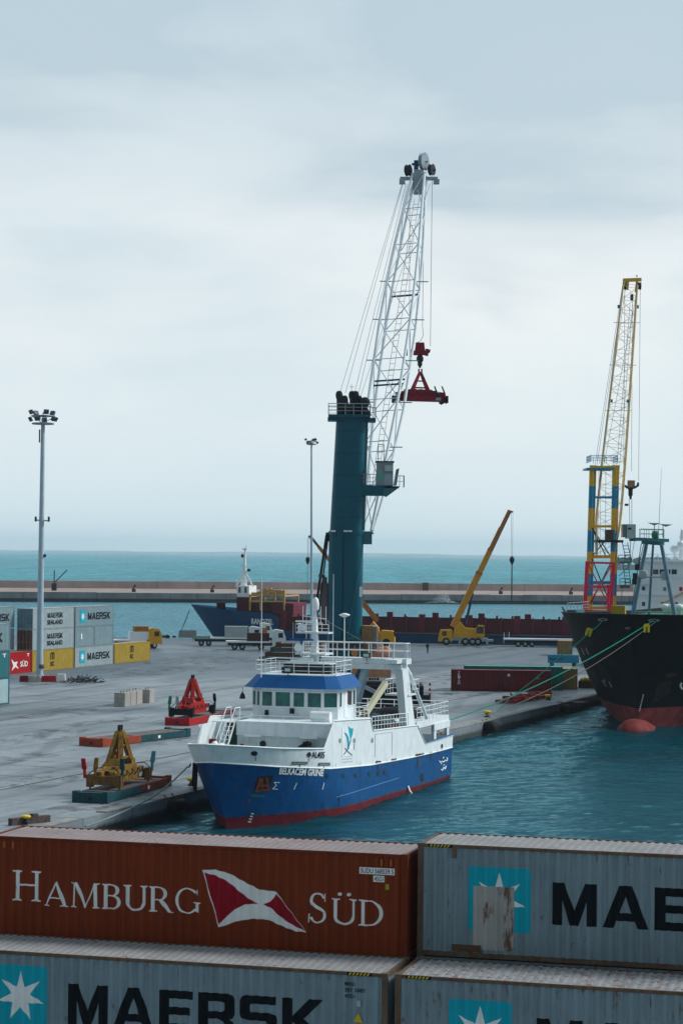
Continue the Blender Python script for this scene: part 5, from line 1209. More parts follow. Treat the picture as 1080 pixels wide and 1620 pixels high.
# head platform with sheaves
a, b_ = gp(519.5, 657), gp(594, 659)
m = MB(); m.box(a.x, b_.x-.6, -2.1, 2.0, a.z-.28, a.z); m.box(gp(580, 0).x, b_.x+.0, -1.2, 1.2, a.z-.7, a.z-.29); m.box(gp(525, 0).x, gp(583, 0).x, -1.6, 1.6, a.z-.6, a.z-.281); hp = m.build('head_platform', M_teal, GC)
m = MB(); railing(m, [(a.x, -2.1, a.z), (b_.x-.6, -2.1, a.z), (b_.x-.6, 2.0, a.z), (a.x, 2.0, a.z), (a.x, -2.1, a.z)], 1.15, .85, 3, .035); railing(m, [(b_.x-.6, -1.2, a.z-.28), (b_.x, -1.2, a.z-.28), (b_.x, 1.2, a.z-.28)], 1.1, .8, 2, .03); m.build('platform_rail', M_steel, hp)
zt_ = a.z
for px, lean in ((537, .25), (545.5, .6), (557.5, .1), (563, .5), (568.5, .9)):
    c_ = gp(px, 640); m = MB(); top = zt_+2.55-(.5 if lean > .5 else 0)
    m.hexa([(c_.x-.3, -.55, zt_), (c_.x+.45+lean, -.55, zt_), (c_.x+.45+lean, -.35, zt_), (c_.x-.3, -.35, zt_)], [(c_.x-.35, -.55, top), (c_.x+.05, -.55, top), (c_.x+.05, -.35, top), (c_.x-.35, -.35, top)])
    ax_ = Vector((.85, -.52, 0)); cc_ = Vector((c_.x-.05, -.1, top-.4)); m.tube(cc_-ax_*.14, cc_+ax_*.14, .52, n=16); m.build('head_sheave', M_dark, GC)
c_ = gp(577, 637); m = MB(); m.lathe([(.05, -.12), (.55, -.12), (.55, .12), (.05, .12)], (c_.x, -1.0, c_.z), 14, 'y'); m.build('cable_reel', M_dark, GC)
m = MB(); c_ = gp(556, 615); m.tube((c_.x, 0, zt_+2.4), (c_.x, 0, zt_+3.4), .03); m.tube((c_.x-.25, 0, zt_+3.1), (c_.x+.25, 0, zt_+3.1), .03); m.build('anemometer', M_steel, GC)
# boom
DT = 262
bA = gp(580.5, 842, 236.2); bT = gp(663.5, 277, DT)
bd = (bT-bA).normalized(); bs = Vector((.94, -.34, 0)); bs = (bs-bd*bs.dot(bd)).normalized()
st_ = interp_st([(0, .55, .3), (.10, 1.0, .75), (.33, 1.75, 1.15), (.55, 1.85, 1.1), (.72, 1.65, .95), (1, .75, .45)], 9)
m = MB(); lattice(m, bA, bT, st_, bs, .165, .065); bo = m.build('boom', M_boom, GC)
bu = bd.cross(bs).normalized()
m = MB(); ladder(m, bA.lerp(bT, .08)+bu*.2, bA.lerp(bT, .93)+bu*.2, bs, .3, .8, .03); m.build('boom_ladder', M_steel, bo)
for f in (.34, .455, .57, .68, .22):
    m = MB(); c_ = bA.lerp(bT, f); w_ = lin([(a_, b__) for a_, b__, _ in st_])(f)+1.15
    m.tube(c_-Vector((w_, 0, 0)), c_-Vector((w_-1.5, 0, 0)), .07); m.tube(c_+Vector((w_-1.5, 0, 0)), c_+Vector((w_, 0, 0)), .07); m.build('boom_lamp_arm', M_steel, bo)
m = MB(); c_ = bA.lerp(bT, .655)
m.bar(c_-bs*1.7+bu*1.05, c_+bs*1.7+bu*1.05, .2, .2); c_ = bA.lerp(bT, .40); m.bar(c_-bs*1.8, c_+bs*1.8, .12, .2); c_ = bA.lerp(bT, .388); m.bar(c_-bs*1.8, c_+bs*1.8, .12, .2); m.build('rope_guide', M_navy, bo)
# boom head
m = MB(); m.bar(gp(632.5, 282, DT), gp(692, 282, DT), .42, .4); m.box(gp(657, 0, DT).x, gp(672, 0, DT).x, bT.y-.5, bT.y+.5, gp(0, 300, DT).z, gp(0, 262, DT).z)
for px in (636, 690): c_ = gp(px, 286, DT); m.box(c_.x-.35, c_.x+.35, c_.y-.4, c_.y+.4, c_.z-.35, c_.z+.2)
bh_ = m.build('boom_head', M_steel, GC)
for px, py, r_, tl in ((645.5, 269, .72, .0), (682.5, 268, .7, .0), (670, 255, 1.1, .0)):
    c_ = gp(px, py, DT); m = MB(); ax_ = Vector((.88, -.47, 0)); m.tube(c_-ax_*.22, c_-ax_*.05, r_, r_*.86, 20); m.tube(c_+ax_*.05, c_+ax_*.22, r_*.86, r_, 20); m.tube(c_-ax_*.05, c_+ax_*.05, r_*.86, n=20)
    m.tube(c_+Vector((-.5, 0, 0)), c_+Vector((.5, 0, 0)), .12); m.build('sheave', M_dark if px != 670 else M_steel, bh_)
m = MB(); m.tube(gp(651, 259, DT), gp(668, 261, DT), .16); m.box(gp(657, 0, DT).x, gp(664, 0, DT).x, bT.y-.3, bT.y+.3, gp(0, 262, DT).z, gp(0, 247, DT).z); m.build('head_bracket', M_navy, bh_)
m = MB()
for (x0, y0), (x1, y1) in (((538, 620), (636, 290)), ((546, 622), (637, 290)), ((561, 620), (642, 290)), ((567, 622), (645, 290)), ((570, 628), (680, 290)), ):
    m.tube(gp(x0, y0, 235), gp(x1, y1, DT), .028, n=4)
m.build('luffing_ropes', M_cable, GC)
m = MB()
for (x0, y0), (x1, y1) in (((683.5, 272), (680.5, 547)), ((671, 285), (668, 516)), ((648, 270), (647.5, 552))):
    m.tube(gp(x0, y0, DT), gp(x1, y1, DT), .03, n=4)
m.path([gp(668, 516, DT), gp(669.5, 530, DT), gp(665, 539, DT), gp(659, 542, DT)], .03, 4); m.build('hoist_ropes', M_cable, GC)
# cab platform
sc_ = 235/3450
def gbox(px0, px1, py0, py1, y0, y1, name, m_, parent=None, D=235):
    a = gp(px0, py1, D); b_ = gp(px1, py0, D); m = MB(); m.box(a.x, b_.x, y0, y1, a.z, b_.z); return m.build(name, m_, parent or GC)
cp_ = gbox(565, 606, 768.5, 784, -1.3, 1.2, 'cab_platform', M_teal)
m = MB(); a = gp(606, 784); b_ = gp(606, 768.5); c_ = gp(628, 771); d_ = gp(628, 773.5); e_ = gp(611, 786)
m.prism([(a.x, -1.25, a.z), (e_.x, -1.25, e_.z), (d_.x, -1.25, d_.z), (c_.x, -1.25, c_.z), (b_.x, -1.25, b_.z)], (0, .12, 0)); m.prism([(a.x, 1.0, a.z), (e_.x, 1.0, e_.z), (d_.x, 1.0, d_.z), (c_.x, 1.0, c_.z), (b_.x, 1.0, b_.z)], (0, .12, 0))
m.box(b_.x, gp(638, 0).x, -1.25, 1.2, c_.z-.1, c_.z+.1); m.build('platform_bracket', M_tealL, cp_)
cabm = mat('cab_grey', (.22, .29, .31), .5, var=.1, streak=.3)
cab = gbox(595, 621.5, 731.5, 768.4, -1.1, 1.1, 'operator_cab', cabm)
gbox(593.5, 623, 730, 731.6, -1.25, 1.25, 'cab_roof', M_dark, cab); gbox(607.5, 621, 737, 746, -1.5, -1.11, 'air_conditioner', mat('ac_grey', (.40, .46, .47), .5), cab)
gbox(607.5, 621, 750, 767.5, -1.12, -1.101, 'cab_door', M_steel, cab); gbox(600, 604.5, 750, 761, -1.13, -1.101, 'cab_window', mat('green_glass', (.01, .42, .30), .1), cab)
m = MB(); a = gp(631, 741); b_ = gp(626, 768); m.hexa([(b_.x-.3, -1, b_.z), (b_.x+.05, -1, b_.z), (b_.x+.05, 1, b_.z), (b_.x-.3, 1, b_.z)], [(a.x-.35, -1, gp(0, 737).z), (a.x, -1, a.z), (a.x, 1, a.z), (a.x-.35, 1, gp(0, 737).z)]); m.build('cab_windscreen', M_glassT, cab)
m = MB(); railing(m, [gp(565.5, 768.4)+Vector((0, -1.25, 0)), gp(594, 768.4)+Vector((0, -1.25, 0))], 1.2, .7, 3, .035); railing(m, [gp(624, 771)+Vector((0, -1.2, 0)), gp(638.5, 771)+Vector((0, -1.2, 0)), gp(638.5, 771)+Vector((0, 1.2, 0))], 1.2, .6, 2, .035)
for px in (598, 607): m.tube(gp(px, 731), gp(px, 703), .05)
m.tube(gp(598, 703), gp(607, 703), .05); m.tube(gp(598, 714), gp(607, 714), .05); m.build('platform_rail', M_steel, cp_)
gbox(570.5, 576, 752, 768.4, -1.2, .8, 'electrical_cabinet', M_tealL, cp_)
m = MB(); m.box(gp(577, 0).x, gp(582, 0).x, -.4, .4, gp(0, 728).z, gp(0, 720).z); m.box(gp(566, 0).x, gp(581, 0).x, -.6, .6, gp(0, 805).z, gp(0, 801).z); m.build('limit_switch_box', M_dark, GC)
# machinery house, undercarriage
mpk = mat('peach_house_paint', (.52, .25, .15), .6, var=.1, streak=.35, wscale=.4)
mh = gbox(566, 618, 1031, 1077, -1.6, 3.0, 'machinery_house', mpk)
gbox(566.2, 617.8, 1071, 1076, -1.64, -1.61, 'white_band', M_wtext, mh); m = MB(); 
a = gp(583, 1074.5); b_ = gp(599, 1071.5)
for k, (u0, u1) in enumerate(((0, .2), (.26, .42), (.5, .66), (.74, 1.0))): m.box(a.x+(b_.x-a.x)*u0, a.x+(b_.x-a.x)*u1, -1.68, -1.65, a.z, b_.z)
m.build('band_lettering', M_ktext, mh)
gbox(576, 578.5, 1045, 1058, -1.66, -1.61, 'house_door', M_dark, mh)
m = MB(); m.tube(gp(588, 1032)+Vector((0, .5, 0)), gp(611, 1031)+Vector((0, .5, 0)), .55, n=12); m.blob(gp(611, 1031)+Vector((0, .5, 0)), .55, .55, .6, 12, 6); m.build('pressure_tank', mpk, GC)
for py in (1031, 1056):
    a = gp(560.5, py); m = MB(); m.prism([(a.x-.4, -2.6, a.z), (a.x, -2.6, a.z-.8), (a.x+.4, -2.6, a.z), (a.x, -2.6, a.z+.8)], (0, .06, 0)); m.build('diamond_board', mat('orange_board', (.50, .20, .07), .6), GC)
gb_ = gbox(573.5, 589, 990, 1029, -1.3, 1.4, 'cooler_house', mat('cooler_brown', (.27, .15, .06), .65, var=.2, streak=.5, rust=.3))
m = MB(); a = gp(589, 1028); b_ = gp(597, 991)
for i in range(18): z_ = a.z+(b_.z-a.z)*i/17; m.box(a.x+.01, b_.x, -1.3, 1.4, z_-.035, z_+.035)
m.box(a.x+.02, b_.x-.1, -1.1, 1.2, a.z, b_.z); m.build('radiator_grille', mat('grille_grey', (.30, .28, .27), .5), gb_)
gbox(519, 575, 1016, 1075, -2.4, 2.6, 'slewing_deck', M_teal); 
for py in (1014, 1024): gbox(500, 575, py, py+2.2, -2.7, -2.45, 'orange_walkway', mat('walkway_orange', (.42, .14, .06), .6), GC)
gbox(514, 620, 1077.2, 1082, -2.8, 3.2, 'slewing_ring', M_dark); gbox(520, 668, 1083, 1112, -3.4, 3.4, 'undercarriage', M_black)
m = MB(); m.bar(gp(575, 1086, 231), gp(601, 1099, 231), .6, .4); m.build('outrigger_beam', M_steel, GC)
for px in (530, 552, 574, 596, 618, 640):
    c_ = gp(px, 1114); m = MB(); m.tube((c_.x, -3.2, .75), (c_.x, -2.5, .75), .75, n=14); m.tube((c_.x, 2.5, .75), (c_.x, 3.2, .75), .75, n=14); m.build('wheel_pair', M_black, GC)
m = MB(); a = gp(664, 1112); m.box(a.x-.3, a.x+1.0, -3.5, -2.7, .9, gp(0, 1090).z); w_ = m.build('counterweight', M_dark, GC)
m = MB()
for i in range(4): z_ = 1.1+i*.55; m.box(a.x+.8, a.x+1.02, -3.53, -3.5, z_, z_+.28)
m.build('warning_stripes', M_red, w_)

# ---- spreaders
def spreader(loc, ang, pal, label, group, tall=3.3, L=6.06, W=2.35, flip=None, thick=False):
    body, endm = pal; t = thing('container_spreader', label, 'spreader', loc, ang, group)
    m = MB(); k_ = 1.35 if thick else 1.1
    for y0 in (-.7, .25): m.box(.3, L-.3, y0, y0+.45, .3, k_)
    m.box(L/2-1.5, L/2+1.3, -.75, .75, k_, k_+.3); m.box(L*.16, L*.84, -.25, .25, .45, k_-.1)
    m.hexa([(L/2-2.2, -.72, k_), (L/2-1.5, -.72, k_), (L/2-1.5, .72, k_), (L/2-2.2, .72, k_)], [(L/2-1.6, -.72, k_+.28), (L/2-1.5, -.72, k_+.28), (L/2-1.5, .72, k_+.28), (L/2-1.6, .72, k_+.28)]); m.build('main_beam', body, t)
    for x in (0, L-.45):
        m = MB(); m.box(x, x+.45, -W/2, W/2, .25, .85)
        for yy in (-W/2, W/2-.4): m.box(x-.02, x+.47, yy, yy+.4, .1, .95); m.tube((x+.22, yy+.2, -.02), (x+.22, yy+.2, .12), .07)
        m.build('end_beam', endm, t)
    m = MB(); ax = (L/2, 0, tall+.9)
    for dx in (-1.15, 1.15):
        for dy in (-.5, .5): m.bar((L/2+dx, dy, 1.2), (L/2+dx*.1, dy*.2, tall+.6), .24 if thick else .34, .24 if thick else .32)
    for z_ in (1.9, 2.7): 
        k = 1-(z_-1.2)/(tall-.6)*.88; m.bar((L/2-1.0*k, -.5*k, z_), (L/2+1.0*k, -.5*k, z_), .12, .12); m.bar((L/2-1.0*k, .5*k, z_), (L/2+1.0*k, .5*k, z_), .12, .12)
    m.box(L/2-.22, L/2+.22, -.18, .18, tall+.45, tall+.75); m.build('head_frame', body, t)
    m = MB(); m.box(L/2-.25, L/2-.1, -.1, .1, tall+.75, tall+1.1); m.box(L/2+.1, L/2+.25, -.1, .1, tall+.75, tall+1.1); m.build('lifting_lug', M_dark, t)
    m = MB(); m.tube((L/2-.7, -.3, 1.45), (L/2-.7, .4, 1.45), .32, n=10); m.box(L/2+.3, L/2+.9, -.4, .4, 1.26, 1.6); m.build('hydraulic_pack', M_dark, t)
    if not thick:
        m = MB(); m.hexa([(L/2-1.5, -.72, k_+.3), (L/2-.75, -.72, k_+.3), (L/2-.75, .72, k_+.3), (L/2-1.5, .72, k_+.3)], [(L/2-1.2, -.5, k_+.75), (L/2-.8, -.5, k_+.75), (L/2-.8, .5, k_+.75), (L/2-1.2, .5, k_+.75)]); m.box(L/2+.75, L/2+1.45, -.6, .6, k_+.2, k_+.62); m.build('power_unit', body, t)
    for i, (x, yy, z_, sx, sy, sz, mm) in enumerate(((1.1, -.45, k_, .5, .3, .3, endm), (4.6, .1, k_, .7, .4, .25, M_dark), (.75, -.75, .35, .5, .12, .4, M_dark), (4.9, -.75, .4, .6, .12, .35, M_grey), (3.9, -.5, k_, .25, .25, .45, endm), (2.0, .3, k_, .3, .3, .4, M_dark))):
        m = MB(); m.box(x, x+sx, yy, yy+sy, z_, z_+sz); m.build('valve_box', mm, t)
    m = MB()
    for i in range(5): x = .5+i*1.05; m.path([(x, -.74, k_-.1), (x+.3, -.82, k_-.35), (x+.7, -.82, k_-.3), (x+1.0, -.74, k_-.05)], .035, 5)
    for xx in (.1, L-.35):
        for yy in (-W/2-.05, W/2-.05): m.path([(xx, yy, .9), (xx+.1, yy*.6, 1.3), (L/2, yy*.3, k_+.35)], .03, 5)
    m.build('hydraulic_hoses', M_black, t)
    fl = flip or [(0.1, -W/2, body, -.25), (0.1, W/2, body, -.2), (L-.1, -W/2, body, .25), (L-.1, W/2, body, .2)]
    for x, yy, mm, lean in fl:
        m = MB(); m.bar((x, yy, .7), (x+lean*.3, yy, 1.35), .16, .16); m.hexa([(x+lean*.3-.05, yy-.17, 1.3), (x+lean*.3+.05, yy-.17, 1.3), (x+lean*.3+.05, yy+.17, 1.3), (x+lean*.3-.05, yy+.17, 1.3)], [(x+lean*1.2-.05, yy-.14, 2.05), (x+lean*1.2+.05, yy-.14, 2.05), (x+lean*1.2+.05, yy+.14, 2.05), (x+lean*1.2-.05, yy+.14, 2.05)]); m.build('flipper_arm', mm, t)
    return t
gs = 'container spreaders'
M_redS = mat('spreader_red', (.38, .018, .014), .5, var=.18, streak=.4, rust=.3)
M_crim = mat('spreader_crimson', (.26, .004, .022), .5, var=.2, streak=.3)
# hanging from the green crane
sp0 = P(623.5, 637.5, 257.5)
hs = spreader(sp0, R(14), (M_crim, M_black), 'crimson spreader hanging in the air from the green crane', gs, 3.05, 6.3, 2.3,
    [(.15, -1.2, M_dark, .35), (1.0, 1.1, M_dark, .2), (2.0, 1.1, M_dark, -.1), (4.2, 1.1, M_dark, .1), (5.0, -1.0, M_dark, -.3), (5.9, -1.2, M_crim, -.35)], True)
m = MB(); m.box(2.2, 2.55, -.58, -.56, .65, .95); m.build('white_label', M_wtext, hs)
HB = thing('hook_block', 'crimson hook block hanging from the green crane above its spreader', 'hook block', P(664.5, 579, 258.5)); hl = local(HB); hp_ = lambda px, py: hl(P(px, py, 258.5))
m = MB(); a, b_ = hp_(656, 555), hp_(672, 542); m.hexa([(a.x, -.5, a.z), (b_.x, -.5, a.z), (b_.x, .5, a.z), (a.x, .5, a.z)], [(a.x+.1, -.4, b_.z), (b_.x-.1, -.4, b_.z), (b_.x-.1, .4, b_.z), (a.x+.1, .4, b_.z)]); m.build('block_housing', M_crim, HB)
m = MB(); pts_ = [hp_(648, 553), hp_(648.5, 557), hp_(655, 561.5), hp_(673, 561.5), hp_(680, 557), hp_(680.5, 553), hp_(677, 553), hp_(673, 555), hp_(656, 555), hp_(652, 553)]; m.prism([(p.x, -.45, p.z) for p in pts_], (0, .9, 0)); m.build('block_yoke', M_crim, HB)
m = MB(); m.box(hp_(679, 0).x-.1, hp_(681, 0).x+.1, -.2, .2, hp_(0, 556).z, hp_(0, 545).z); m.box(hp_(647.5, 0).x-.08, hp_(649.5, 0).x, -.2, .2, hp_(0, 556).z, hp_(0, 546).z); m.build('rope_socket', M_dark, HB)
m = MB(); c_ = hp_(664, 567); m.lathe([(.2, -.5), (.42, -.25), (.42, .1), (.25, .4)], c_, 12); c_ = hp_(664, 575); m.lathe([(.12, -.4), (.28, -.2), (.28, .2), (.14, .45)], c_, 12); m.tube(hp_(664, 582), hp_(664, 570), .14); m.build('hook', M_dark, HB)

# ---- flat platforms and the spreaders standing on them
def flatrack(loc, ang, mA, mB_, label, split=.5, L=12.19, W=2.44, H=.62, group='collapsed flat racks'):
    t = thing('flat_rack', label, 'flat rack', loc, ang, group); xs = split*L
    for x0, x1, mm, nm in ((0, xs, mA, 'side_rail'), (xs+.004, L, mB_, 'side_rail')):
        m = MB()
        for y0 in (0, W-.16): m.box(x0, x1, y0, y0+.16, .05, H)
        m.box(x0+.02 if x0 else 0, x1-.02, .165, W-.165, .12, H-.06); m.build(nm, mm, t)
    for x0, mm in ((-.06, mA), (L-.5, mB_)):
        m = MB(); m.box(x0, x0+.56, -.03, W+.03, .02, H-.02)
        for y0 in (-.04, W-.3): m.box(x0-.01, x0+.57, y0, y0+.34, .0, H+.14)
        m.box(x0+.05, x0+.5, .35, W-.35, H-.02, H+.06); e = m.build('end_sill', mm, t)
        m = MB(); m.tube((x0-.08, W/2, .32), (x0-.005, W/2, .32), .13, n=8); m.build('tunnel_recess', M_dark, e)
    m = MB(); n = 22
    for i in range(n):
        x0 = .6+(L-1.2)*i/n
        if random.random() < .9: m.box(x0+.01, x0+(L-1.2)/n-.02, .18, W-.18, H-.055, H-.01+random.uniform(-.01, .02))
    m.build('deck_planks', mat('weathered_planks', (.17, .14, .13), .9, var=.4, scale=4), t)
    m = MB(); m.box(L*.62, L*.62+.35, -.012, 0, .2, .45); m.build('white_label', M_wtext, t); return t
M_dteal = mat('dark_teal_steel', (.012, .07, .085), .6, var=.3, streak=.3, rust=.3); M_oran = mat('orange_red_steel', (.33, .055, .025), .65, var=.2, rust=.7, streak=.5)
M_rbr = mat('red_brown_steel', (.18, .03, .02), .65, var=.3, rust=.8)
f1 = flatrack(G(169.5, 1272)-Vector((0, 0, 0))+Vector((-2.44*math.sin(R(74))*0, 0, 0)), R(74), M_dteal, M_rbr, 'teal and red-brown flat rack near the quay edge, under the yellow spreader', .52, 12.0)
spreader(f1.location+rotz(R(74)) @ Vector((2.4, 1.25, .68)), R(74)+R(1), (M_yeld, mat('brown_yellow_steel', (.17, .10, .035), .7, var=.3, rust=1.0)), 'worn yellow spreader with coloured flipper arms on the teal flat rack', gs, 3.0, 6.06, 2.5,
    [(.0, 1.35, M_red, -.3), (.25, .7, M_yeld, .2), (.4, -1.2, M_dteal, -.1), (5.2, 1.2, M_red, .1), (5.9, .3, MATS['teal_container_side'], -.25), (6.05, -1.25, MATS['teal_container_side'], .3)])
f2 = flatrack(G(299, 1149), R(72), M_red, M_redd, 'dark red flat rack with the red spreader standing on it', .6, 12.19)
spreader(f2.location+rotz(R(72)) @ Vector((.9, 1.25, .68)), R(72), (M_redS, M_black), 'bright red spreader on the dark red flat rack left of the trawler bow', gs, 2.9, 6.06, 2.5,
    [(.0, 1.2, M_deckgreen, .25), (.1, .4, M_steel, 0), (.3, -.2, M_redS, .0), (6.0, -1.2, M_dark, -.2), (5.9, 0.2, M_dark, -.25), (5.7, 1.2, M_dark, .2)])
f3 = flatrack(G(163, 1182.5), R(60), M_oran, M_dteal, 'orange-red and dark flat rack lying bare between the two spreaders', .42, 13.2)
# stack of flat racks behind the trawler mast
ms_ = [mat('grey_green_steel', (.06, .085, .08), .7, rust=.8, var=.3), M_rust, M_yeld]
base = G(411, 1047.5)
for k in range(4):
    t = flatrack(base+Vector((k*.8 if k else 0, k*.3, k*.74)), R(-6), ms_[(0, 1, 0, 1)[k]], ms_[(2, 0, 2, 1)[k]], ('lowest grey and yellow flat rack of the stack left of the green crane', 'second flat rack up in the stack left of the green crane', 'third flat rack up in the stack left of the green crane', 'topmost rusty flat rack of the stack left of the green crane')[k], .55, 9.5-k*.9)
# red frames lying by the bollards
t = thing('lifting_frame', 'low dark red lifting frame lying on the quay by the right bollard', 'lifting frame', G(812, 1114), R(66))
m = MB(); m.box(0, 12.5, -.15, .15, .1, .42); m.box(0, 12.5, 1.5, 1.8, .1, .42)
for i in range(6): x = i*2.4; m.box(x, x+.3, -.4, 2.2, .1, .4+.3*(i % 2))
m.build('main_beam', M_red, t)
m = MB()
for i in range(6): x = 1+i*1.9; m.bar((x, 0, .4), (x+1.3, 1.2, .7+.3*(i % 3 == 0)), .15, .15)
m.build('braces', M_redd, t)

# ---- far crane: yellow and blue tower, yellow lattice boom
YB = Vector((39.2, 330, 0)); YC = thing('portal_crane', 'yellow and blue banded tower crane with a yellow lattice boom beyond the black ship', 'crane', YB)
yl = local(YC); yp = lambda px, py, D=330: yl(P(px, py, D))
M_yc = mat('crane_yellow', (.78, .43, .02), .5, var=.12, streak=.2); M_bc = mat('crane_blue', (.01, .26, .48), .5, var=.12)
M_pink = mat('crane_pink_red', (.80, .02, .09), .5, var=.1)
for k, (xt, xb) in enumerate(((935.5, 928.5), (971.5, 966.5))):
    for dpt in (0, 4.0):
        off = 0 if dpt == 0 else 5.5
        def X(py): return xt+off+(xb-xt)*(py-732)/(960-732)
        ys_ = [736, 769, 804, 839, 873, 908, 943, 1000, 1049]
        for i in range(len(ys_)-1):
            a = yp(X(ys_[i+1]), ys_[i+1]-.05, 330+dpt); b_ = yp(X(ys_[i]), ys_[i], 330+dpt); m = MB(); wq = .27 if dpt == 0 else .2
            m.hexa([(a.x-wq, a.y-.3, a.z), (a.x+wq, a.y-.3, a.z), (a.x+wq, a.y+.3, a.z), (a.x-wq, a.y+.3, a.z)], [(b_.x-wq, b_.y-.3, b_.z), (b_.x+wq, b_.y-.3, b_.z), (b_.x+wq, b_.y+.3, b_.z), (b_.x-wq, b_.y+.3, b_.z)])
            m.build('tower_leg', M_yc if i % 2 == 0 else M_bc, YC)
for py, mm, th_ in ((740, M_yc, .45), (787, M_bc, .2), (833, M_yc, .22), (881, M_yc, .32), (922, M_bc, .3), (962, M_yc, .3)):
    m = MB(); m.bar(yp(936-(py-732)*.03, py, 330), yp(970-(py-732)*.022, py, 330), th_, th_*1.4); m.bar(yp(941-(py-732)*.03, py-1, 334), yp(975-(py-732)*.022, py-1, 334), th_*.6, th_); m.build('tower_beam', mm, YC)
m = MB(); m.box(yp(933, 0).x, yp(976, 0).x, -1, 5, yp(0, 733.5).z, yp(0, 731).z); hp2 = m.build('top_platform', M_bc, YC)
m = MB(); a, b_ = yp(933.3, 731), yp(975.5, 731); railing(m, [(a.x, -.9, a.z), (b_.x, -.9, a.z), (b_.x, 4.9, a.z), (a.x, 4.9, a.z), (a.x, -.9, a.z)], 1.0, 1.0, 2, .04); m.build('platform_rail', M_bc, hp2)
m = MB()
for (x0, y0), (x1, y1) in (((936, 835), (966, 881)), ((966, 845), (938, 878)), ((936, 884), (966, 958)), ((966, 890), (934, 955)), ((936, 835), (958, 880))): m.bar(yp(x0, y0, 332), yp(x1, y1, 332), .16, .16)
m.build('tower_brace', M_dark, YC)
pk = lambda px, py: yl(P(px, py, 326))
m = MB()
for (x0, y0), (x1, y1), w_ in (((928.5, 888), (924, 970), .5), ((970, 890), (965.5, 970), .5), ((927, 890), (970, 891), .3), ((927, 928), (967, 929), .28), ((924, 967), (966, 968), .4), ((930, 892), (966, 965), .16), ((968, 893), (926, 965), .16), ((928, 930), (965, 967), .1)): m.bar(pk(x0, y0), pk(x1, y1), w_, w_)
m.bar(yl(P(963, 925, 329)), yl(P(963, 968, 329)), .6, .5); m.build('pink_frame', M_pink, YC)
YD = 342; ya, yt = yp(956.5, 880, 331), yp(996.5, 452, YD)
yd = (yt-ya).normalized(); ysd = Vector((1, 0, 0))
m = MB(); lattice(m, ya, yt, interp_st([(0, 1.3, .5), (.12, 1.85, .9), (.35, 1.75, .9), (.8, 1.3, .8), (1, 1.1, .6)], 20), ysd, .12, .035); yb = m.build('boom', mat('boom_cream_yellow', (.80, .58, .28), .5, var=.1), YC)
m = MB(); ladder(m, ya.lerp(yt, .1)+Vector((.9, .4, 0)), ya.lerp(yt, .93)+Vector((.5, .4, 0)), ysd, .22, .9, .03); m.build('boom_walkway', mat('walkway_brown', (.20, .14, .12), .6), yb)
for f in (.86, .70, .53): 
    m = MB(); c_ = ya.lerp(yt, f); w_ = 2.1; m.tube(c_-Vector((w_, 0, 0)), c_+Vector((w_, 0, 0)), .045); m.build('boom_lamp_arm', M_steel, yb)
m = MB(); c_ = ya.lerp(yt, .72)
for f in (.92, .565): c_ = ya.lerp(yt, f); m.box(c_.x-1.7, c_.x-1.1, c_.y-.5, c_.y, c_.z-.25, c_.z+.25); m.box(c_.x+1.1, c_.x+1.6, c_.y-.5, c_.y, c_.z-.25, c_.z+.25)
m.build('boom_lamp', M_bc, yb)
m = MB(); a, b_ = yp(985, 443, YD), yp(1014, 442, YD); m.bar(a, b_, .7, .5); m.bar(yp(992, 445, YD), yp(991, 458, YD), .5, .5); m.bar(yp(1007, 445, YD), yp(1005, 462, YD), .3, .3)
yh = m.build('boom_head', M_yc, YC)
for px in (987.5, 1011): c_ = yp(px, 452, YD); m = MB(); m.lathe([(.1, -.22), (.62, -.25), (.55, 0), (.62, .25), (.1, .22)], c_, 14, 'x'); m.build('sheave', M_dark, yh)
c_ = yp(999, 470, YD); m = MB(); m.lathe([(.1, -.2), (.5, -.2), (.5, .2), (.1, .2)], c_, 14, 'x'); m.build('sheave', M_dark, yh)
m = MB(); c_ = yp(1007, 436, YD); m.tube(c_-Vector((0, 0, .5)), c_, .04); m.blob(c_, .12, .12, .14); m.build('warning_light', M_dark, yh)
m = MB()
for (x0, y0), (x1, y1) in (((944, 735), (986, 452)), ((950, 735), (989, 456)), ((955, 735), (1008, 456)), ((941, 735), (984.5, 450))): m.tube(yp(x0, y0, 332), yp(x1, y1, YD), .03, n=4)
m.build('luffing_ropes', mat('blue_rope', (.08, .20, .32), .5), YC)
m = MB()
for (x0, y0), (x1, y1) in (((1012.5, 452), (1009.8, 760)), ((1000, 470), (998.5, 745)), ((988, 455), (986, 762)), ): m.tube(yp(x0, y0, YD), yp(x1, y1, YD), .032, n=4)
m.build('hoist_ropes', M_cable, YC)
m = MB()
for i, (px, py, dy) in enumerate(((947, 745, 0), (958, 745, 1), (949, 745, 2))): m.tube(yp(px, py, 333), yp(px-2+i, 880, 333), .03, n=4)
m.build('inner_ropes', M_cable, YC)
def ybox(px0, px1, py0, py1, y0, y1, name, m_, parent=None):
    a = yp(px0, py1); b_ = yp(px1, py0); m = MB(); m.box(a.x, b_.x, y0, y1, a.z, b_.z); return m.build(name, m_, parent or YC)
yc = ybox(990, 1004, 829.5, 852, -1.0, 1.2, 'operator_cab', mat('cab_pale', (.42, .50, .52), .5, var=.1)); ybox(983.5, 989.8, 829.5, 850, -.9, 1.1, 'cab_glass', M_glassT, yc); ybox(991.5, 997, 835, 838, -1.03, -1.001, 'cab_window', M_dark, yc)
ybox(942, 984, 854.5, 858, -1.4, 2.4, 'cab_platform', M_dark); ybox(958, 968, 838, 854, -1.0, 1.4, 'winch', M_rust); ybox(996, 1006, 852, 856, -.8, 1, 'cab_step', M_dark)
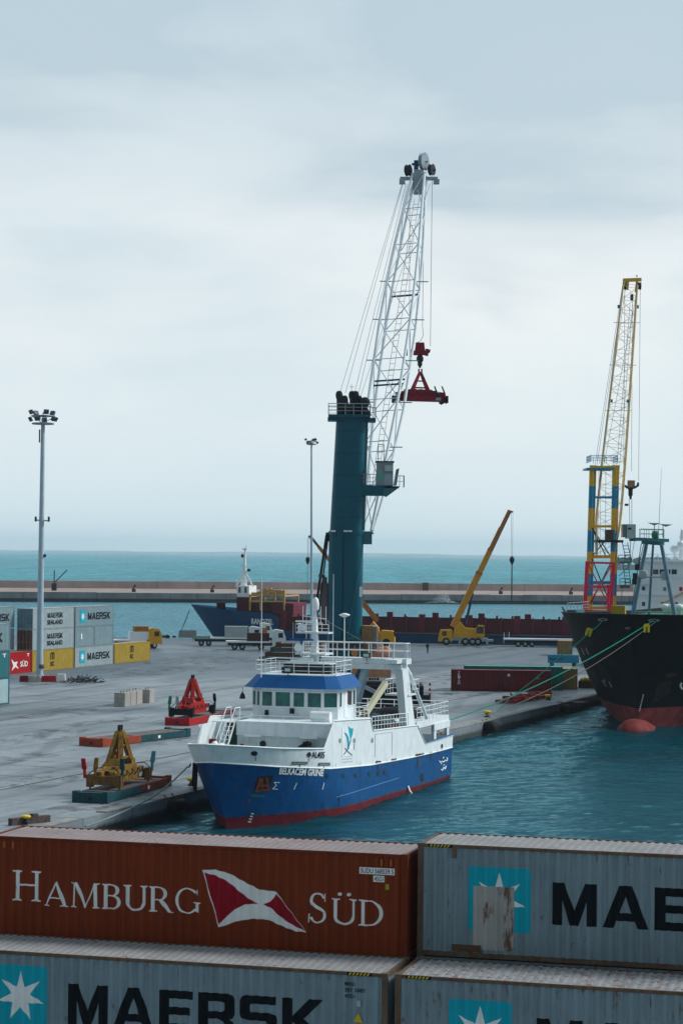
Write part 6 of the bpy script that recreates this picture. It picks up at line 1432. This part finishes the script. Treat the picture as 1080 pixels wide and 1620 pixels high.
m = MB(); ladder(m, yp(988, 858), yp(995, 890), (1, 0, 0), .4, .5, .06); ladder(m, yp(989, 890), yp(994, 927), (1, 0, 0), .4, .5, .06); m.bar(yp(979, 890), yp(997, 889), .12, .25); m.bar(yp(980, 928), yp(996, 928), .3, .5); m.bar(yp(978, 912), yp(997, 893), .1, .1)
m.tube(yp(997, 856), yp(996, 889), .05); m.tube(yp(1003, 856), yp(998, 889), .04); m.tube(yp(984, 930), yp(981, 966), .05); railing(m, [yp(980, 926), yp(996, 926)], 1.0, 1.0, 2, .05); railing(m, [yp(978, 889), yp(997, 888)], 1.0, 1.0, 2, .05)
m.build('access_stairs', mat('stair_teal', (.06, .14, .16), .5), YC)
ybox(930, 975, 1040, 1058, -5, 7, 'undercarriage', M_dark)
YH = thing('hook_block', 'ochre hook block hanging from the yellow lattice boom', 'hook block', P(998, 800, YD)); hl2 = local(YH); h2 = lambda px, py: hl2(P(px, py, YD))
m = MB(); a, b_ = h2(992.5, 771), h2(1003.5, 760); m.box(a.x, b_.x, -.45, .45, a.z, b_.z); m.build('block_housing', mat('ochre_block', (.36, .20, .10), .6, rust=.8), YH)
m = MB(); pts_ = [h2(985.5, 764), h2(986, 769), h2(992, 773), h2(1004, 773), h2(1010, 769), h2(1010, 763), h2(1008, 763), h2(1007, 767.5), h2(1003, 769.5), h2(993, 769.5), h2(988, 767)]; m.prism([(p.x, -.4, p.z) for p in pts_], (0, .8, 0)); m.build('block_yoke', M_dark, YH)
m = MB(); m.lathe([(.15, -.9), (.35, -.5), (.35, .3), (.5, .5)], h2(997, 778), 10); m.tube(h2(997, 784), h2(997, 790), .2); m.box(h2(994, 0).x, h2(999.5, 0).x, -.25, .25, h2(0, 790.5).z, h2(0, 787).z); m.build('hook', M_dark, YH)
m = MB(); m.tube(h2(995, 790), h2(995.8, 829), .04); m.tube(h2(999, 790), h2(999, 829), .04); m.build('sling', M_dark, YH)

# ---- mobile cranes, trucks
def wheel(parent, x, y0, r=.55, w_=.35, y1=None):
    m = MB(); m.lathe([(.1, 0), (r*.93, 0), (r, .06), (r, w_-.06), (r*.93, w_), (.1, w_)], (x, y0, r), 16, 'y'); o = m.build('wheel', M_black, parent)
    m = MB(); m.lathe([(.05, -.02), (r*.5, -.02), (r*.45, .04), (.05, .04)], (x, y0, r), 12, 'y'); m.build('rim', M_grey, o)
M_yk = mat('mobile_crane_yellow', (.72, .36, .008), .42, var=.1, streak=.2)
M_ybm = mat('telescopic_boom_ochre', (.62, .28, .02), .45, var=.12)
M_obm = mat('telescopic_boom_orange', (.42, .15, .03), .5, var=.12)
def tbox(t, x0, x1, y0, y1, z0, z1, name, m_): m = MB(); m.box(x0, x1, y0, y1, z0, z1); return m.build(name, m_, t)
def mobile_crane(loc, ang, label):
    t = thing('mobile_crane', label, 'mobile crane', loc, ang, 'yellow mobile cranes'); L = 9.7
    m = MB(); m.box(.2, L-1.0, -1.2, 1.2, .9, 1.35); m.box(L-2.2, L, -1.25, 1.25, .75, 1.1); m.build('chassis', M_steel, t)
    m = MB(); m.prism([(-.35, -1.25, .7), (-.35, -1.25, 1.6), (.0, -1.25, 2.75), (2.0, -1.25, 2.85), (2.2, -1.25, 2.5), (2.2, -1.25, .7)], (0, 2.5, 0)); cb_ = m.build('driver_cab', M_yk, t)
    tbox(cb_, .35, 1.15, -1.27, -1.251, 1.75, 2.55, 'side_window', M_glassD); m = MB(); m.hexa([(-.40, -1.05, 1.7), (-.36, -1.05, 1.7), (-.36, 1.05, 1.7), (-.40, 1.05, 1.7)], [(-.1, -1.05, 2.6), (-.06, -1.05, 2.6), (-.06, 1.05, 2.6), (-.1, 1.05, 2.6)]); m.build('windscreen', M_glassD, cb_)
    for x in (1.1, 2.2, 4.6, 5.9, 6.9): 
        if x == 2.2: continue
        wheel(t, x, -1.32, .7); wheel(t, x, .95, .7)
    m = MB(); m.prism([(2.3, -.9, 1.45), (2.6, -.9, 3.3), (3.6, -.9, 4.4), (4.6, -.9, 3.2), (7.6, -.9, 3.0), (7.8, -.9, 1.45)], (0, 1.5, 0)); m.build('slewing_body', M_yk, t)
    m = MB(); m.prism([(6.6, -1.25, 1.6), (6.3, -1.25, 3.0), (6.9, -1.25, 3.75), (8.0, -1.25, 3.7), (8.1, -1.25, 1.6)], (0, .9, 0)); c_ = m.build('crane_cab', M_yk, t); tbox(c_, 6.6, 7.9, -1.27, -1.252, 2.2, 3.5, 'cab_glass', M_glassD)
    for x in (3.4, 8.4): tbox(t, x, x+.35, -1.5, 1.5, .3, .95, 'outrigger', M_grey)
    m = MB()
    for x in (3.35, 3.65, 3.95): m.box(x, x+.12, -1.3, -1.2, .35, 1.1)
    m.build('steps', M_steel, t); return t
c1p = G(696, 1020.5); D1 = c1p.y
mc = mobile_crane(c1p, R(-3), 'yellow mobile crane with its ochre telescopic boom raised over the water'); ml = local(mc)
def tele(t, A, B, w0, secs, mats, name='telescopic_boom'):
    A = Vector(A); B = Vector(B); prev = 0; par = t
    for i, f in enumerate(secs):
        m = MB(); w_ = w0*(1-i*.17); m.bar(A.lerp(B, prev), A.lerp(B, f), w_*.9, w_); o = m.build(name, mats[i % len(mats)], t); 
        if i: m = MB(); c_ = A.lerp(B, prev); m.bar(c_-(B-A).normalized()*.15, c_+(B-A).normalized()*.3, w_*1.25, w_*1.3); m.build('boom_collar', M_obm, o)
        prev = f
mp = lambda px, py, D=None: ml(P(px, py, D or D1))
A_, B_ = mp(716.5, 992), mp(805, 808)
tele(mc, A_, B_, 1.15, (.46, .66, .84, 1.0), (M_ybm, M_ybm, M_obm, M_obm))
dn = (B_-A_).normalized(); m = MB(); off_ = Vector((dn.z, 0, -dn.x))*.5
m.bar(A_.lerp(B_, .47)+off_*.9, A_.lerp(B_, .99)+off_*.75, .5, .16); m.build('boom_underside', M_dark, mc)
m = MB(); m.tube(mp(736, 988), mp(745, 950), .26); m.tube(mp(745, 950), mp(748, 938), .16); m.build('luffing_cylinder', M_navy, mc)
m = MB(); m.prism([mp(803, 806), mp(812, 809), mp(811, 811), mp(803, 812)], (0, .5, 0)); m.build('boom_head', M_obm, mc)
m = MB(); m.tube(mp(808.5, 810), mp(808.8, 884), .03); m.tube(mp(811, 810), mp(810.2, 884), .03); m.build('hoist_rope', M_cable, mc)
m = MB(); c_ = mp(809.6, 886); m.lathe([(.1, -.9), (.3, -.5), (.5, .0), (.35, .5), (.1, .7)], c_, 10); hk = m.build('hook_block', M_dark, mc); m = MB(); m.tube(mp(809.5, 890), mp(809, 953), .12); m.build('hook_chain', M_dark, mc)
c2p = G(574, 1022.5); D2 = c2p.y
m2 = mobile_crane(c2p+Vector((5.4, 1.5, 0)), R(180-6), 'yellow mobile crane half hidden behind the green crane, orange boom leaning left'); m2l = local(m2); m2p = lambda px, py: m2l(P(px, py, D2))
tele(m2, m2p(597, 983), m2p(490.5, 848), .95, (.42, .68, .86, 1.0), (M_obm, M_obm, M_obm, M_rust))
m = MB(); m.prism([m2p(487, 848), m2p(492, 846.5), m2p(495, 852), m2p(491, 853)], (0, .4, 0)); m.build('boom_head', M_rust, m2)
m = MB(); m.tube(m2p(486.3, 850), m2p(486.5, 884), .03); m.tube(m2p(488, 850), m2p(487.6, 884), .03); m.tube(m2p(486.6, 890), m2p(486, 955), .05); m.build('hoist_rope', M_cable, m2)
m = MB(); c_ = m2p(486.6, 886); m.lathe([(.1, -.8), (.28, -.4), (.4, .0), (.3, .5)], c_, 10); m.build('hook_block', M_dark, m2)

def truck(loc, ang, label, L, cabm_, load=None, group='flatbed trucks', cabside=1, name='flatbed_truck', cat='truck', rails=False, bedm=None):
    t = thing(name, label, cat, loc, ang, group); bz = 1.25
    bedm = bedm or M_wclean
    tbox(t, 0, L-(2.6 if cabm_ else 0), -1.25, 1.25, bz, bz+.28, 'flat_bed', bedm); tbox(t, .3, L-.4, -.5, .5, .75, bz-.003, 'chassis', M_dark)
    for x in ((1.5, 2.8, L-4.2, L-1.3) if cabm_ else (2.6, 3.9, 5.1, L-1.5)): wheel(t, x, -1.25, .52); wheel(t, x, .9, .52)
    tbox(t, .0, .08, -1.2, 1.2, .6, 1.2, 'rear_bumper', M_grey)
    if cabm_:
        x0 = L-2.3; m = MB(); m.prism([(x0, -1.25, .8), (x0, -1.25, 3.3), (x0+.6, -1.25, 3.55), (x0+1.9, -1.25, 3.3), (x0+2.3, -1.25, 2.2), (x0+2.3, -1.25, .8)], (0, 2.5, 0)); c_ = m.build('cab', cabm_, t)
        tbox(c_, x0+1.0, x0+1.8, -1.27, -1.252, 2.15, 2.95, 'side_window', M_glassD); m = MB(); m.hexa([(x0+2.3, -1.1, 2.2), (x0+2.34, -1.1, 2.2), (x0+2.34, 1.1, 2.2), (x0+2.3, 1.1, 2.2)], [(x0+1.95, -1.1, 3.15), (x0+1.99, -1.1, 3.15), (x0+1.99, 1.1, 3.15), (x0+1.95, 1.1, 3.15)]); m.build('windscreen', M_glassD, c_)
        tbox(c_, x0+2.31, x0+2.4, -1.15, 1.15, .7, 1.1, 'bumper', M_grey)
    return t
ta = truck(G(305, 1021.5), R(3), 'left white flatbed truck on the quay with a pale side panel', 12.2, M_white)
tbox(ta, 5.6, 9.7, -1.2, 1.1, 1.54, 3.5, 'load_panel', mat('load_grey', (.42, .47, .48), .7, var=.15)); tbox(ta, -.1, 3.1, -1.3, -1.2, 1.2, 1.75, 'tail_side', mat('pale_green_grey', (.28, .36, .30), .6))
tb = truck(G(357, 1028), R(3), 'flatbed truck with a dark brown load, nearer the trawler mast', 10.2, M_white)
tbox(tb, 3.6, 7.4, -1.1, 1.1, 1.54, 2.9, 'load', mat('brown_load', (.07, .03, .03), .8, var=.3)); tbox(tb, 6.2, 7.0, -.2, 1.0, 2.9, 3.8, 'orange_drum', mat('orange_load', (.45, .20, .05), .7))
tcx = truck(G(388, 1015), R(4), 'white cab-over truck half hidden behind the brown load', 5.0, M_wclean)
td = truck(G(178, 1026), R(14), 'yellow-cabbed truck standing behind the single mustard container', 8.3, M_yk)
tbox(td, 2.8, 6.0, -1.2, 1.1, 1.54, 2.9, 'side_board', M_wclean); tbox(td, 3.6, 6.0, -1.1, 1.1, 2.91, 3.8, 'orange_load', mat('orange_load2', (.36, .15, .03), .7))
te = truck(G(796, 1023), R(-2), 'empty white semi-trailer parked alongside the coaster', 12.6, None, name='semi_trailer', cat='trailer', group='flatbed trucks')
m = MB(); m.box(0, .12, -1.1, -1.0, 1.53, 2.6); m.box(.9, 1.02, -1.1, -1.0, 1.53, 2.7); m.build('stake', M_wclean, te)

# ---- lamp poles
def lamp_pole(base_px, D, topy, botz, label, r0, px_top, n=9, mid=True):
    b0 = P(base_px, 900, D); b0.z = 0; t = thing('lamp_mast', label, 'lamp mast', b0, 0, 'floodlight masts'); lo = local(t)
    top = lo(P(px_top, topy, D)); z1 = top.z
    m = MB(); m.tube((0, 0, 0), (top.x, top.y, z1), r0, r0*.55, 14); m.tube((0, 0, 0), (0, 0, .5), r0*1.3, n=14); m.build('pole', mat('mast_steel', (.38, .50, .58), .45, var=.1), t)
    k = r0/.42
    m = MB(); m.lathe([(.3, 0), (1.3*k, .05), (1.35*k, .25), (.3, .3)], (top.x, top.y, z1), 14); hd = m.build('head_ring', M_steel, t)
    m = MB(); m.tube((top.x, top.y, z1), (top.x, top.y, z1+1.5*k), .08); m.lathe([(1.4*k, 1.0*k), (1.5*k, 1.05*k), (1.4*k, 1.12*k)], (top.x, top.y, z1), 12)
    for i in range(4): a_ = i*1.57+.4; m.tube((top.x, top.y, z1+.2), (top.x+1.45*k*math.cos(a_), top.y+1.45*k*math.sin(a_), z1+1.05*k), .05)
    m.build('lamp_frame', M_steel, hd)
    for i in range(n):
        a_ = 6.283*i/n+.2; c_ = Vector((top.x+1.5*k*math.cos(a_), top.y+1.5*k*math.sin(a_), z1+(1.5 if i % 2 else .7)*k)); dd = Vector((math.cos(a_), math.sin(a_), -.5)).normalized()
        m = MB(); m.bar(c_-dd*.12, c_+dd*.22, .58*k, .5*k); o = m.build('floodlight', mat('floodlight_blue_grey', (.03, .06, .10), .4), t)
        m = MB(); m.bar(c_+dd*.225, c_+dd*.24, .48*k, .4*k); m.build('lamp_glass', MATS['lamp_glass'] if i == 4 else M_glassD, o)
    return t, top
LP, top = lamp_pole(64.5, 284, 672, 0, 'tall steel floodlight mast standing in front of the left containers', .46, 68)
z_ = LP.location; lo = local(LP); c_ = lo(P(66, 824, 284))
m = MB(); m.tube(c_-Vector((.8, 0, -.1)), c_+Vector((1.0, 0, 0)), .08)
for dx in (-.75, .95): m.box(c_.x+dx-.1, c_.x+dx+.1, -.5, .1, c_.z-.1, c_.z+.55)
m.build('mid_lamp_arm', M_dark, LP); c_ = lo(P(70.5, 879, 284)); m = MB(); m.tube(c_-Vector((.3, 0, 0)), c_, .08); m.blob(c_, .25, .25, .22); m.build('camera', M_dark, LP)
c_ = lo(P(64.5, 1054, 284)); m = MB(); m.lathe([(.47, -.25), (.49, -.25), (.49, .25), (.47, .25)], (c_.x, c_.y, c_.z), 14); m.build('band', mat('band_brown', (.10, .10, .12), .6), LP)
m = MB(); c_ = lo(P(65, 682, 284)); m.tube(c_+Vector((-.15, -.3, -1.5)), c_+Vector((-.15, -.3, .2)), .1); m.build('winch_box', M_dark, LP)
lamp_pole(494, 372, 704, 0, 'thinner floodlight mast seen behind the trawler radar mast', .27, 492.5, 6)
# second ring of blocks round the mast foot
gb = 'striped concrete barriers by the lamp mast'
for px, mm, lab, w_ in ((38, M_redd, 'dark red barrier at the left of the lamp mast foot', 1.1), (47, M_conc, 'grey barrier left of the lamp mast foot', 1.5), (58, M_conc, 'grey barrier leaning against the lamp mast foot', .9), (77, M_red, 'bright red barrier right of the lamp mast foot', 1.9), (97, M_wtext, 'white block right of the red barrier by the lamp mast', 1.0)):
    o_ = G(px, 1079); m = MB(); m.prism([(-w_/2, -.3, 0), (w_/2, -.3, 0), (w_/2, -.28, .35), (w_/2*.9, -.15, .8 if px != 97 else 1.0), (-w_/2*.9, -.15, .75 if px != 97 else 1.0), (-w_/2, -.28, .35)], (0, .6, 0)); o = m.build('barrier', mm); o.location = o_; tag(o, lab, 'barrier', gb)
m = MB()
for i in range(150):
    a_ = random.uniform(0, 6.28); r_ = random.random()**.6; p = Vector((math.cos(a_)*r_*2.3, math.sin(a_)*r_*1.6, random.uniform(0, .9)*(1-r_)+.05)); q_ = p+Vector((random.uniform(-.8, .8), random.uniform(-.8, .8), random.uniform(-.3, .5))); q_.z = max(.05, q_.z); m.tube(p, q_, random.uniform(.02, .06), n=4)
o = m.build('scrap_heap', M_dark); o.location = G(131, 1080); tag(o, 'tangled heap of dark scrap rods right of the lamp mast', 'scrap heap')

# ---- concrete blocks, bollards, fenders, timber, person
gb = 'concrete ballast blocks in a row'
for i, (off, lab) in enumerate(((0, 'front concrete block of the row left of the red spreader'), (1.95, 'second concrete block of the row left of the red spreader'), (3.9, 'third concrete block of the row left of the red spreader'), (6.4, 'separate rearmost concrete block left of the red spreader'))):
    t = thing('concrete_block', lab, 'concrete block', G(176, 1118)+rotz(R(76)) @ Vector((off, -.9 if i < 3 else -1.5, 0)), R(76)+R((i % 2)*1.5), gb)
    m = MB(); b_ = .04; m.prism([(0, -.62, b_), (b_, -.62, 0), (1.88-b_, -.62, 0), (1.88, -.62, b_), (1.88, -.62, 1.5-b_), (1.88-b_, -.62, 1.5), (b_, -.62, 1.5), (0, -.62, 1.5-b_)], (0, 1.2, 0)); m.build('block', M_conc, t)
    for x in (.5, 1.4): m = MB(); m.path([(x-.1, 0, 1.5), (x-.08, 0, 1.66), (x+.08, 0, 1.66), (x+.1, 0, 1.5)], .03, 5); m.build('lifting_loop', M_rust, t)
def bollard(p, lab, k=1.0):
    t = thing('bollard', lab, 'bollard', p, QA, 'mooring bollards'); m = MB(); m.lathe([(.45*k, 0), (.42*k, .1), (.26*k, .2), (.24*k, .5*k)], (0, 0, .1), 12); m.build('post', M_dark, t)
    m = MB(); m.lathe([(.24*k, .5*k), (.5*k, .6*k), (.62*k, .75*k), (.5*k, .88*k), (.1, .92*k)], (0, 0, .12), 12); m.build('cap', M_bol, t); return t
B1b = q_edge(156.5)+QL*.9; B1b.z = .15
bl1 = bollard(G(303, 1246), 'yellow-capped bollard beside the trawler bow', .62)
bl2 = bollard(G(770, 1138)+Vector((0, 0, .1)), 'yellow-capped bollard nearest the trawler stern', .72)
bl3 = bollard(G(867, 1111)+Vector((0, 0, .1)), 'yellow-capped bollard by the dark red lifting frame', .72)
bl4 = bollard(G(41, 1305), 'yellow-capped bollard by the timber at the lower left', .5)
o = MB().box(0, 3.0, -.22, .22, 0, .45).build('timber_beam', mat('old_timber', (.09, .07, .065), .9, var=.4, scale=4)); 
bm_ = MB(); bm_.box(0, 2.9, -.2, .2, 0, .42); bm_.box(1.6, 2.0, -.18, .2, .42, .58); bpy.data.objects.remove(o); o = bm_.build('timber_beam', MATS['old_timber']); o.location = G(16, 1306.5); o.rotation_euler.z = R(45); tag(o, 'short dark timber beam lying at the lower left', 'timber')
# fenders hung on the quay wall
gf = 'rubber fenders on the quay wall'
for yy, lab, r_ in ((148.6, 'rubber fender nearest the foreground containers', .42), (161.5, 'rubber fender under the trawler bow', .38), (204.0, 'rubber fender just astern of the trawler', .5), (218.5, 'big tyre fender below the bollard astern of the trawler', .62), (246, 'rubber fender halfway to the black ship', .45)):
    p = q_edge(yy); t = thing('fender', lab, 'fender', (p.x+.55, p.y, -.55), QA, gf); m = MB(); m.lathe([(r_*.45, -.9), (r_, -.8), (r_, .8), (r_*.45, .9)], (0, 0, 0), 16, 'x'); m.build('rubber_tube', M_black, t)
    m = MB(); m.path([(-.6, .2, .3), (-.6, .75, .75)], .05); m.path([(.6, .2, .3), (.6, .75, .75)], .05); m.build('chain', M_rust, t)
P0 = G(676, 1033.5)
def person(loc, lab):
    t = thing('person', lab, 'person', loc, R(200))
    me = bpy.data.meshes.new('body'); vs = [(0, 0, .92), (0, 0, 1.15), (0, 0, 1.38), (0, 0, 1.5), (0, -.02, 1.6), (0, -.02, 1.72), (-.10, 0, .88), (-.11, -.03, .48), (-.11, 0, .07), (-.11, -.13, .04), (.10, 0, .88), (.11, .05, .48), (.11, .04, .07), (.11, -.09, .04), (-.19, 0, 1.4), (-.25, .0, 1.12), (-.2, -.14, .95), (.19, 0, 1.4), (.25, .0, 1.12), (.2, -.14, .95)]
    es = [(0, 1), (1, 2), (2, 3), (3, 4), (4, 5), (0, 6), (6, 7), (7, 8), (8, 9), (0, 10), (10, 11), (11, 12), (12, 13), (2, 14), (14, 15), (15, 16), (2, 17), (17, 18), (18, 19)]
    rr = [.15, .15, .18, .07, .10, .09, .095, .07, .05, .045, .095, .07, .05, .045, .08, .055, .04, .08, .055, .04]
    me.from_pydata(vs, es, []); o = bpy.data.objects.new('body', me); C.objects.link(o); o.parent = t; md = o.modifiers.new('skin', 'SKIN'); me.skin_vertices.new() if not me.skin_vertices else None
    for i, r_ in enumerate(rr): me.skin_vertices[0].data[i].radius = (r_, r_)
    me.skin_vertices[0].data[0].use_root = True; s = o.modifiers.new('s', 'SUBSURF'); s.levels = 1; s.render_levels = 2; me.materials.append(mat('dark_clothes', (.015, .02, .035), .8)); 
    m = MB(); m.blob((0, -.02, 1.68), .095, .11, .12, 12, 8); m.build('head', mat('skin', (.25, .14, .09), .6), t); m = MB(); m.blob((0, .01, 1.73), .105, .115, .10, 12, 6); m.build('hair', M_dark, t)
    return t
person(P0, 'lone person in dark clothes standing on the open quay')
# blocks at the far quay edge, crate, blue spreader beam, small debris
for i, (px, w_, lab) in enumerate(((283, 3.2, 'pinkish concrete block at the far quay edge near the coaster bow'),)):
    o = MB(); o.prism([(0, 0, 0), (3.4, 0, 0), (3.4, 0, 1.3), (3.0, 0, 1.45), (.1, 0, 1.4)], (0, 1.6, 0)); o = o.build('concrete_block', M_conc); o.location = G(282, 1009); tag(o, lab, 'concrete block')
m = MB()
for i in range(12): m.blob((random.uniform(-1.6, 1.6), random.uniform(-.5, .5), .2), random.uniform(.2, .5), .3, random.uniform(.15, .4), 7, 4, .25)
o = m.build('rope_pile', M_dark); o.location = G(265, 1009); tag(o, 'small dark rope pile at the far quay edge', 'rope pile')
t = thing('lifting_beam', 'pale blue lifting beam on short legs beside the black bow', 'lifting beam', G(866, 1056), R(-5)); lt = M_bc
mlb = mat('light_blue_steel', (.03, .28, .42), .5, var=.12); tbox(t, 0, 4.6, -.5, .5, .7, 1.9, 'beam', mlb); tbox(t, .3, .9, -.6, .6, 0, .7, 'leg', M_dteal); tbox(t, 3.6, 4.2, -.6, .6, 0, .7, 'leg', M_dteal); bx_ = MB()
for i in range(8): bx_.prism([(.3+i*.26, -.52, 1.15), (.42+i*.26, -.52, 1.15), (.52+i*.26, -.52, 1.4), (.40+i*.26, -.52, 1.4)], (0, .01, 0))
bx_.build('hazard_marks', M_ktext, t)
t = thing('crate', 'brown crate with yellow sheeting piled on it by the black hull', 'crate', G(918, 1089), R(5)); tbox(t, 0, 2.4, 0, 1.5, 0, .85, 'box', M_rust); m = MB()
for i in range(6): m.blob((.3+i*.3, .3, 1.0+.12*(i % 2)), .35, .4, .25, 8, 5, .2)
m.build('yellow_sheeting', mat('yellow_sheet', (.55, .45, .01), .6), t)

# ---- mooring lines
def rope(pts, r, m_, lab, sag=0.0, grp='mooring lines'):
    o_ = []
    for a, b_ in zip(pts, pts[1:]):
        for i in range(14): k = i/14; p = Vector(a).lerp(Vector(b_), k); p.z -= sag*4*k*(1-k); o_.append(p)
    o_.append(Vector(pts[-1])); m = MB(); m.path(o_, r, 6); return tag(m.build('mooring_line', m_), lab, 'mooring line', grp)
kw = lambda px, py: BK+rotz(BA) @ khit(px, py, .15)
e1 = G(722, 1134); e1 = P(722, 1134, 212); e1.z = .3
r1 = rope([kw(1034, 981), G(700, 1143, .2)], .055, M_green_rope, 'green mooring line from the black ship, upper of the long pair', .9)
r2 = rope([kw(1037, 983.5), G(766, 1133, .6)], .045, mat('tan_rope', (.34, .30, .22), .9), 'tan mooring line from the black ship, lower of the long pair', 1.0)
r3 = rope([kw(953, 981), P(934, 997.5, 230), P(893, 1032, 231), G(806, 1105, .4)], .05, M_green_rope, 'short green mooring line from the black ship to the far quay bollards', .2)
r4 = rope([G(806, 1105, .4), G(780, 1130, .7)], .05, M_green_rope, 'green line end running down to the bollard astern of the trawler', .1)
r5 = rope([TB+rotz(TA) @ Vector((-1.6, 2.0, 3.0)), G(297, 1213, 1.2), G(240, 1262, .45), G(135, 1308, .15)], .06, M_rope, 'grey-green mooring line from the trawler bow along the quay', .12)
bow = TB+rotz(TA) @ Vector((-2.0, 1.6, 3.1)); b1 = bl1.location+Vector((0, 0, .5))
for k in range(3): rope([bow+Vector((.1*k, 0, -.1*k)), b1+Vector((.12*k, 0, 0))], .07, M_black, ('dark slack line from the trawler bow to its bollard, left strand', 'dark slack line from the trawler bow to its bollard, middle strand', 'dark slack line from the trawler bow to its bollard, right strand')[k], .8+.25*k)
rope([RS+rotz(EA) @ Vector((-6.3, 1.0, 5.2)), G(286, 1000, 1.2)], .1, mat('teal_rope', (.02, .15, .17), .8), 'mooring line from the coaster bow to the far quay edge')
for px, py, lab in ((933, 999, 'yellow rat guard on the short green mooring line'), (1024, 993, 'yellow rat guard on the long mooring lines by the black bow')):
    c_ = kw(px, py)+Vector((-.25, -1.2, 0)); t = tag(MB().build('rat_guard', M_bol), lab, 'rat guard', 'yellow rat guards'); bpy.data.objects.remove(t)
    m = MB(); ring = [(-.3, -.45), (-.34, .25), (-.2, .42), (.2, .42), (.34, .25), (.3, -.45), (.1, -.45), (.1, .1), (-.1, .1), (-.1, -.45)]; m.prism([(a_, 0, b_) for a_, b_ in ring], (0, .08, 0)); o = m.build('rat_guard', M_bol); o.location = c_; o.rotation_euler = (0, R(18 if px < 1000 else 0), R(10)); tag(o, lab, 'rat guard', 'yellow rat guards')
# spray where a swell hits the breakwater
m = MB(); sx_ = bwpt(700, -1.5, -1)
for i in range(700): a_ = random.gauss(0, 1.5); hh_ = abs(random.gauss(0, 1.9))*math.exp(-a_*a_/4); r_ = random.uniform(.03, .10); m.blob((a_*1.5, random.uniform(-1, 1), hh_), r_*1.5, .2, r_, 5, 3, .2)
o = m.build('spray', mat('foam', (.7, .76, .78), .8, var=.05)); o.location = (sx_.x, sx_.y, WATER); tag(o, 'white burst of spray against the breakwater', 'spray', kind='stuff')

# ---- haze: one even box of air
m = MB(); m.box(-9300, 9300, -60, 15200, -9, 95); hz_ = m.build('haze', M_wclean); hz_.data.materials.clear()
hm = bpy.data.materials.new('haze'); hm.use_nodes = True; nt = hm.node_tree; nt.nodes.clear(); o_ = N(nt, 'ShaderNodeOutputMaterial'); pv = N(nt, 'ShaderNodeVolumePrincipled')
pv.inputs['Color'].default_value = (.80, .92, 1.0, 1); pv.inputs['Density'].default_value = 7.5e-5; pv.inputs['Anisotropy'].default_value = 0.6
nt.links.new(pv.outputs[0], o_.inputs['Volume']); hz_.data.materials.append(hm); tag(hz_, kind='stuff')
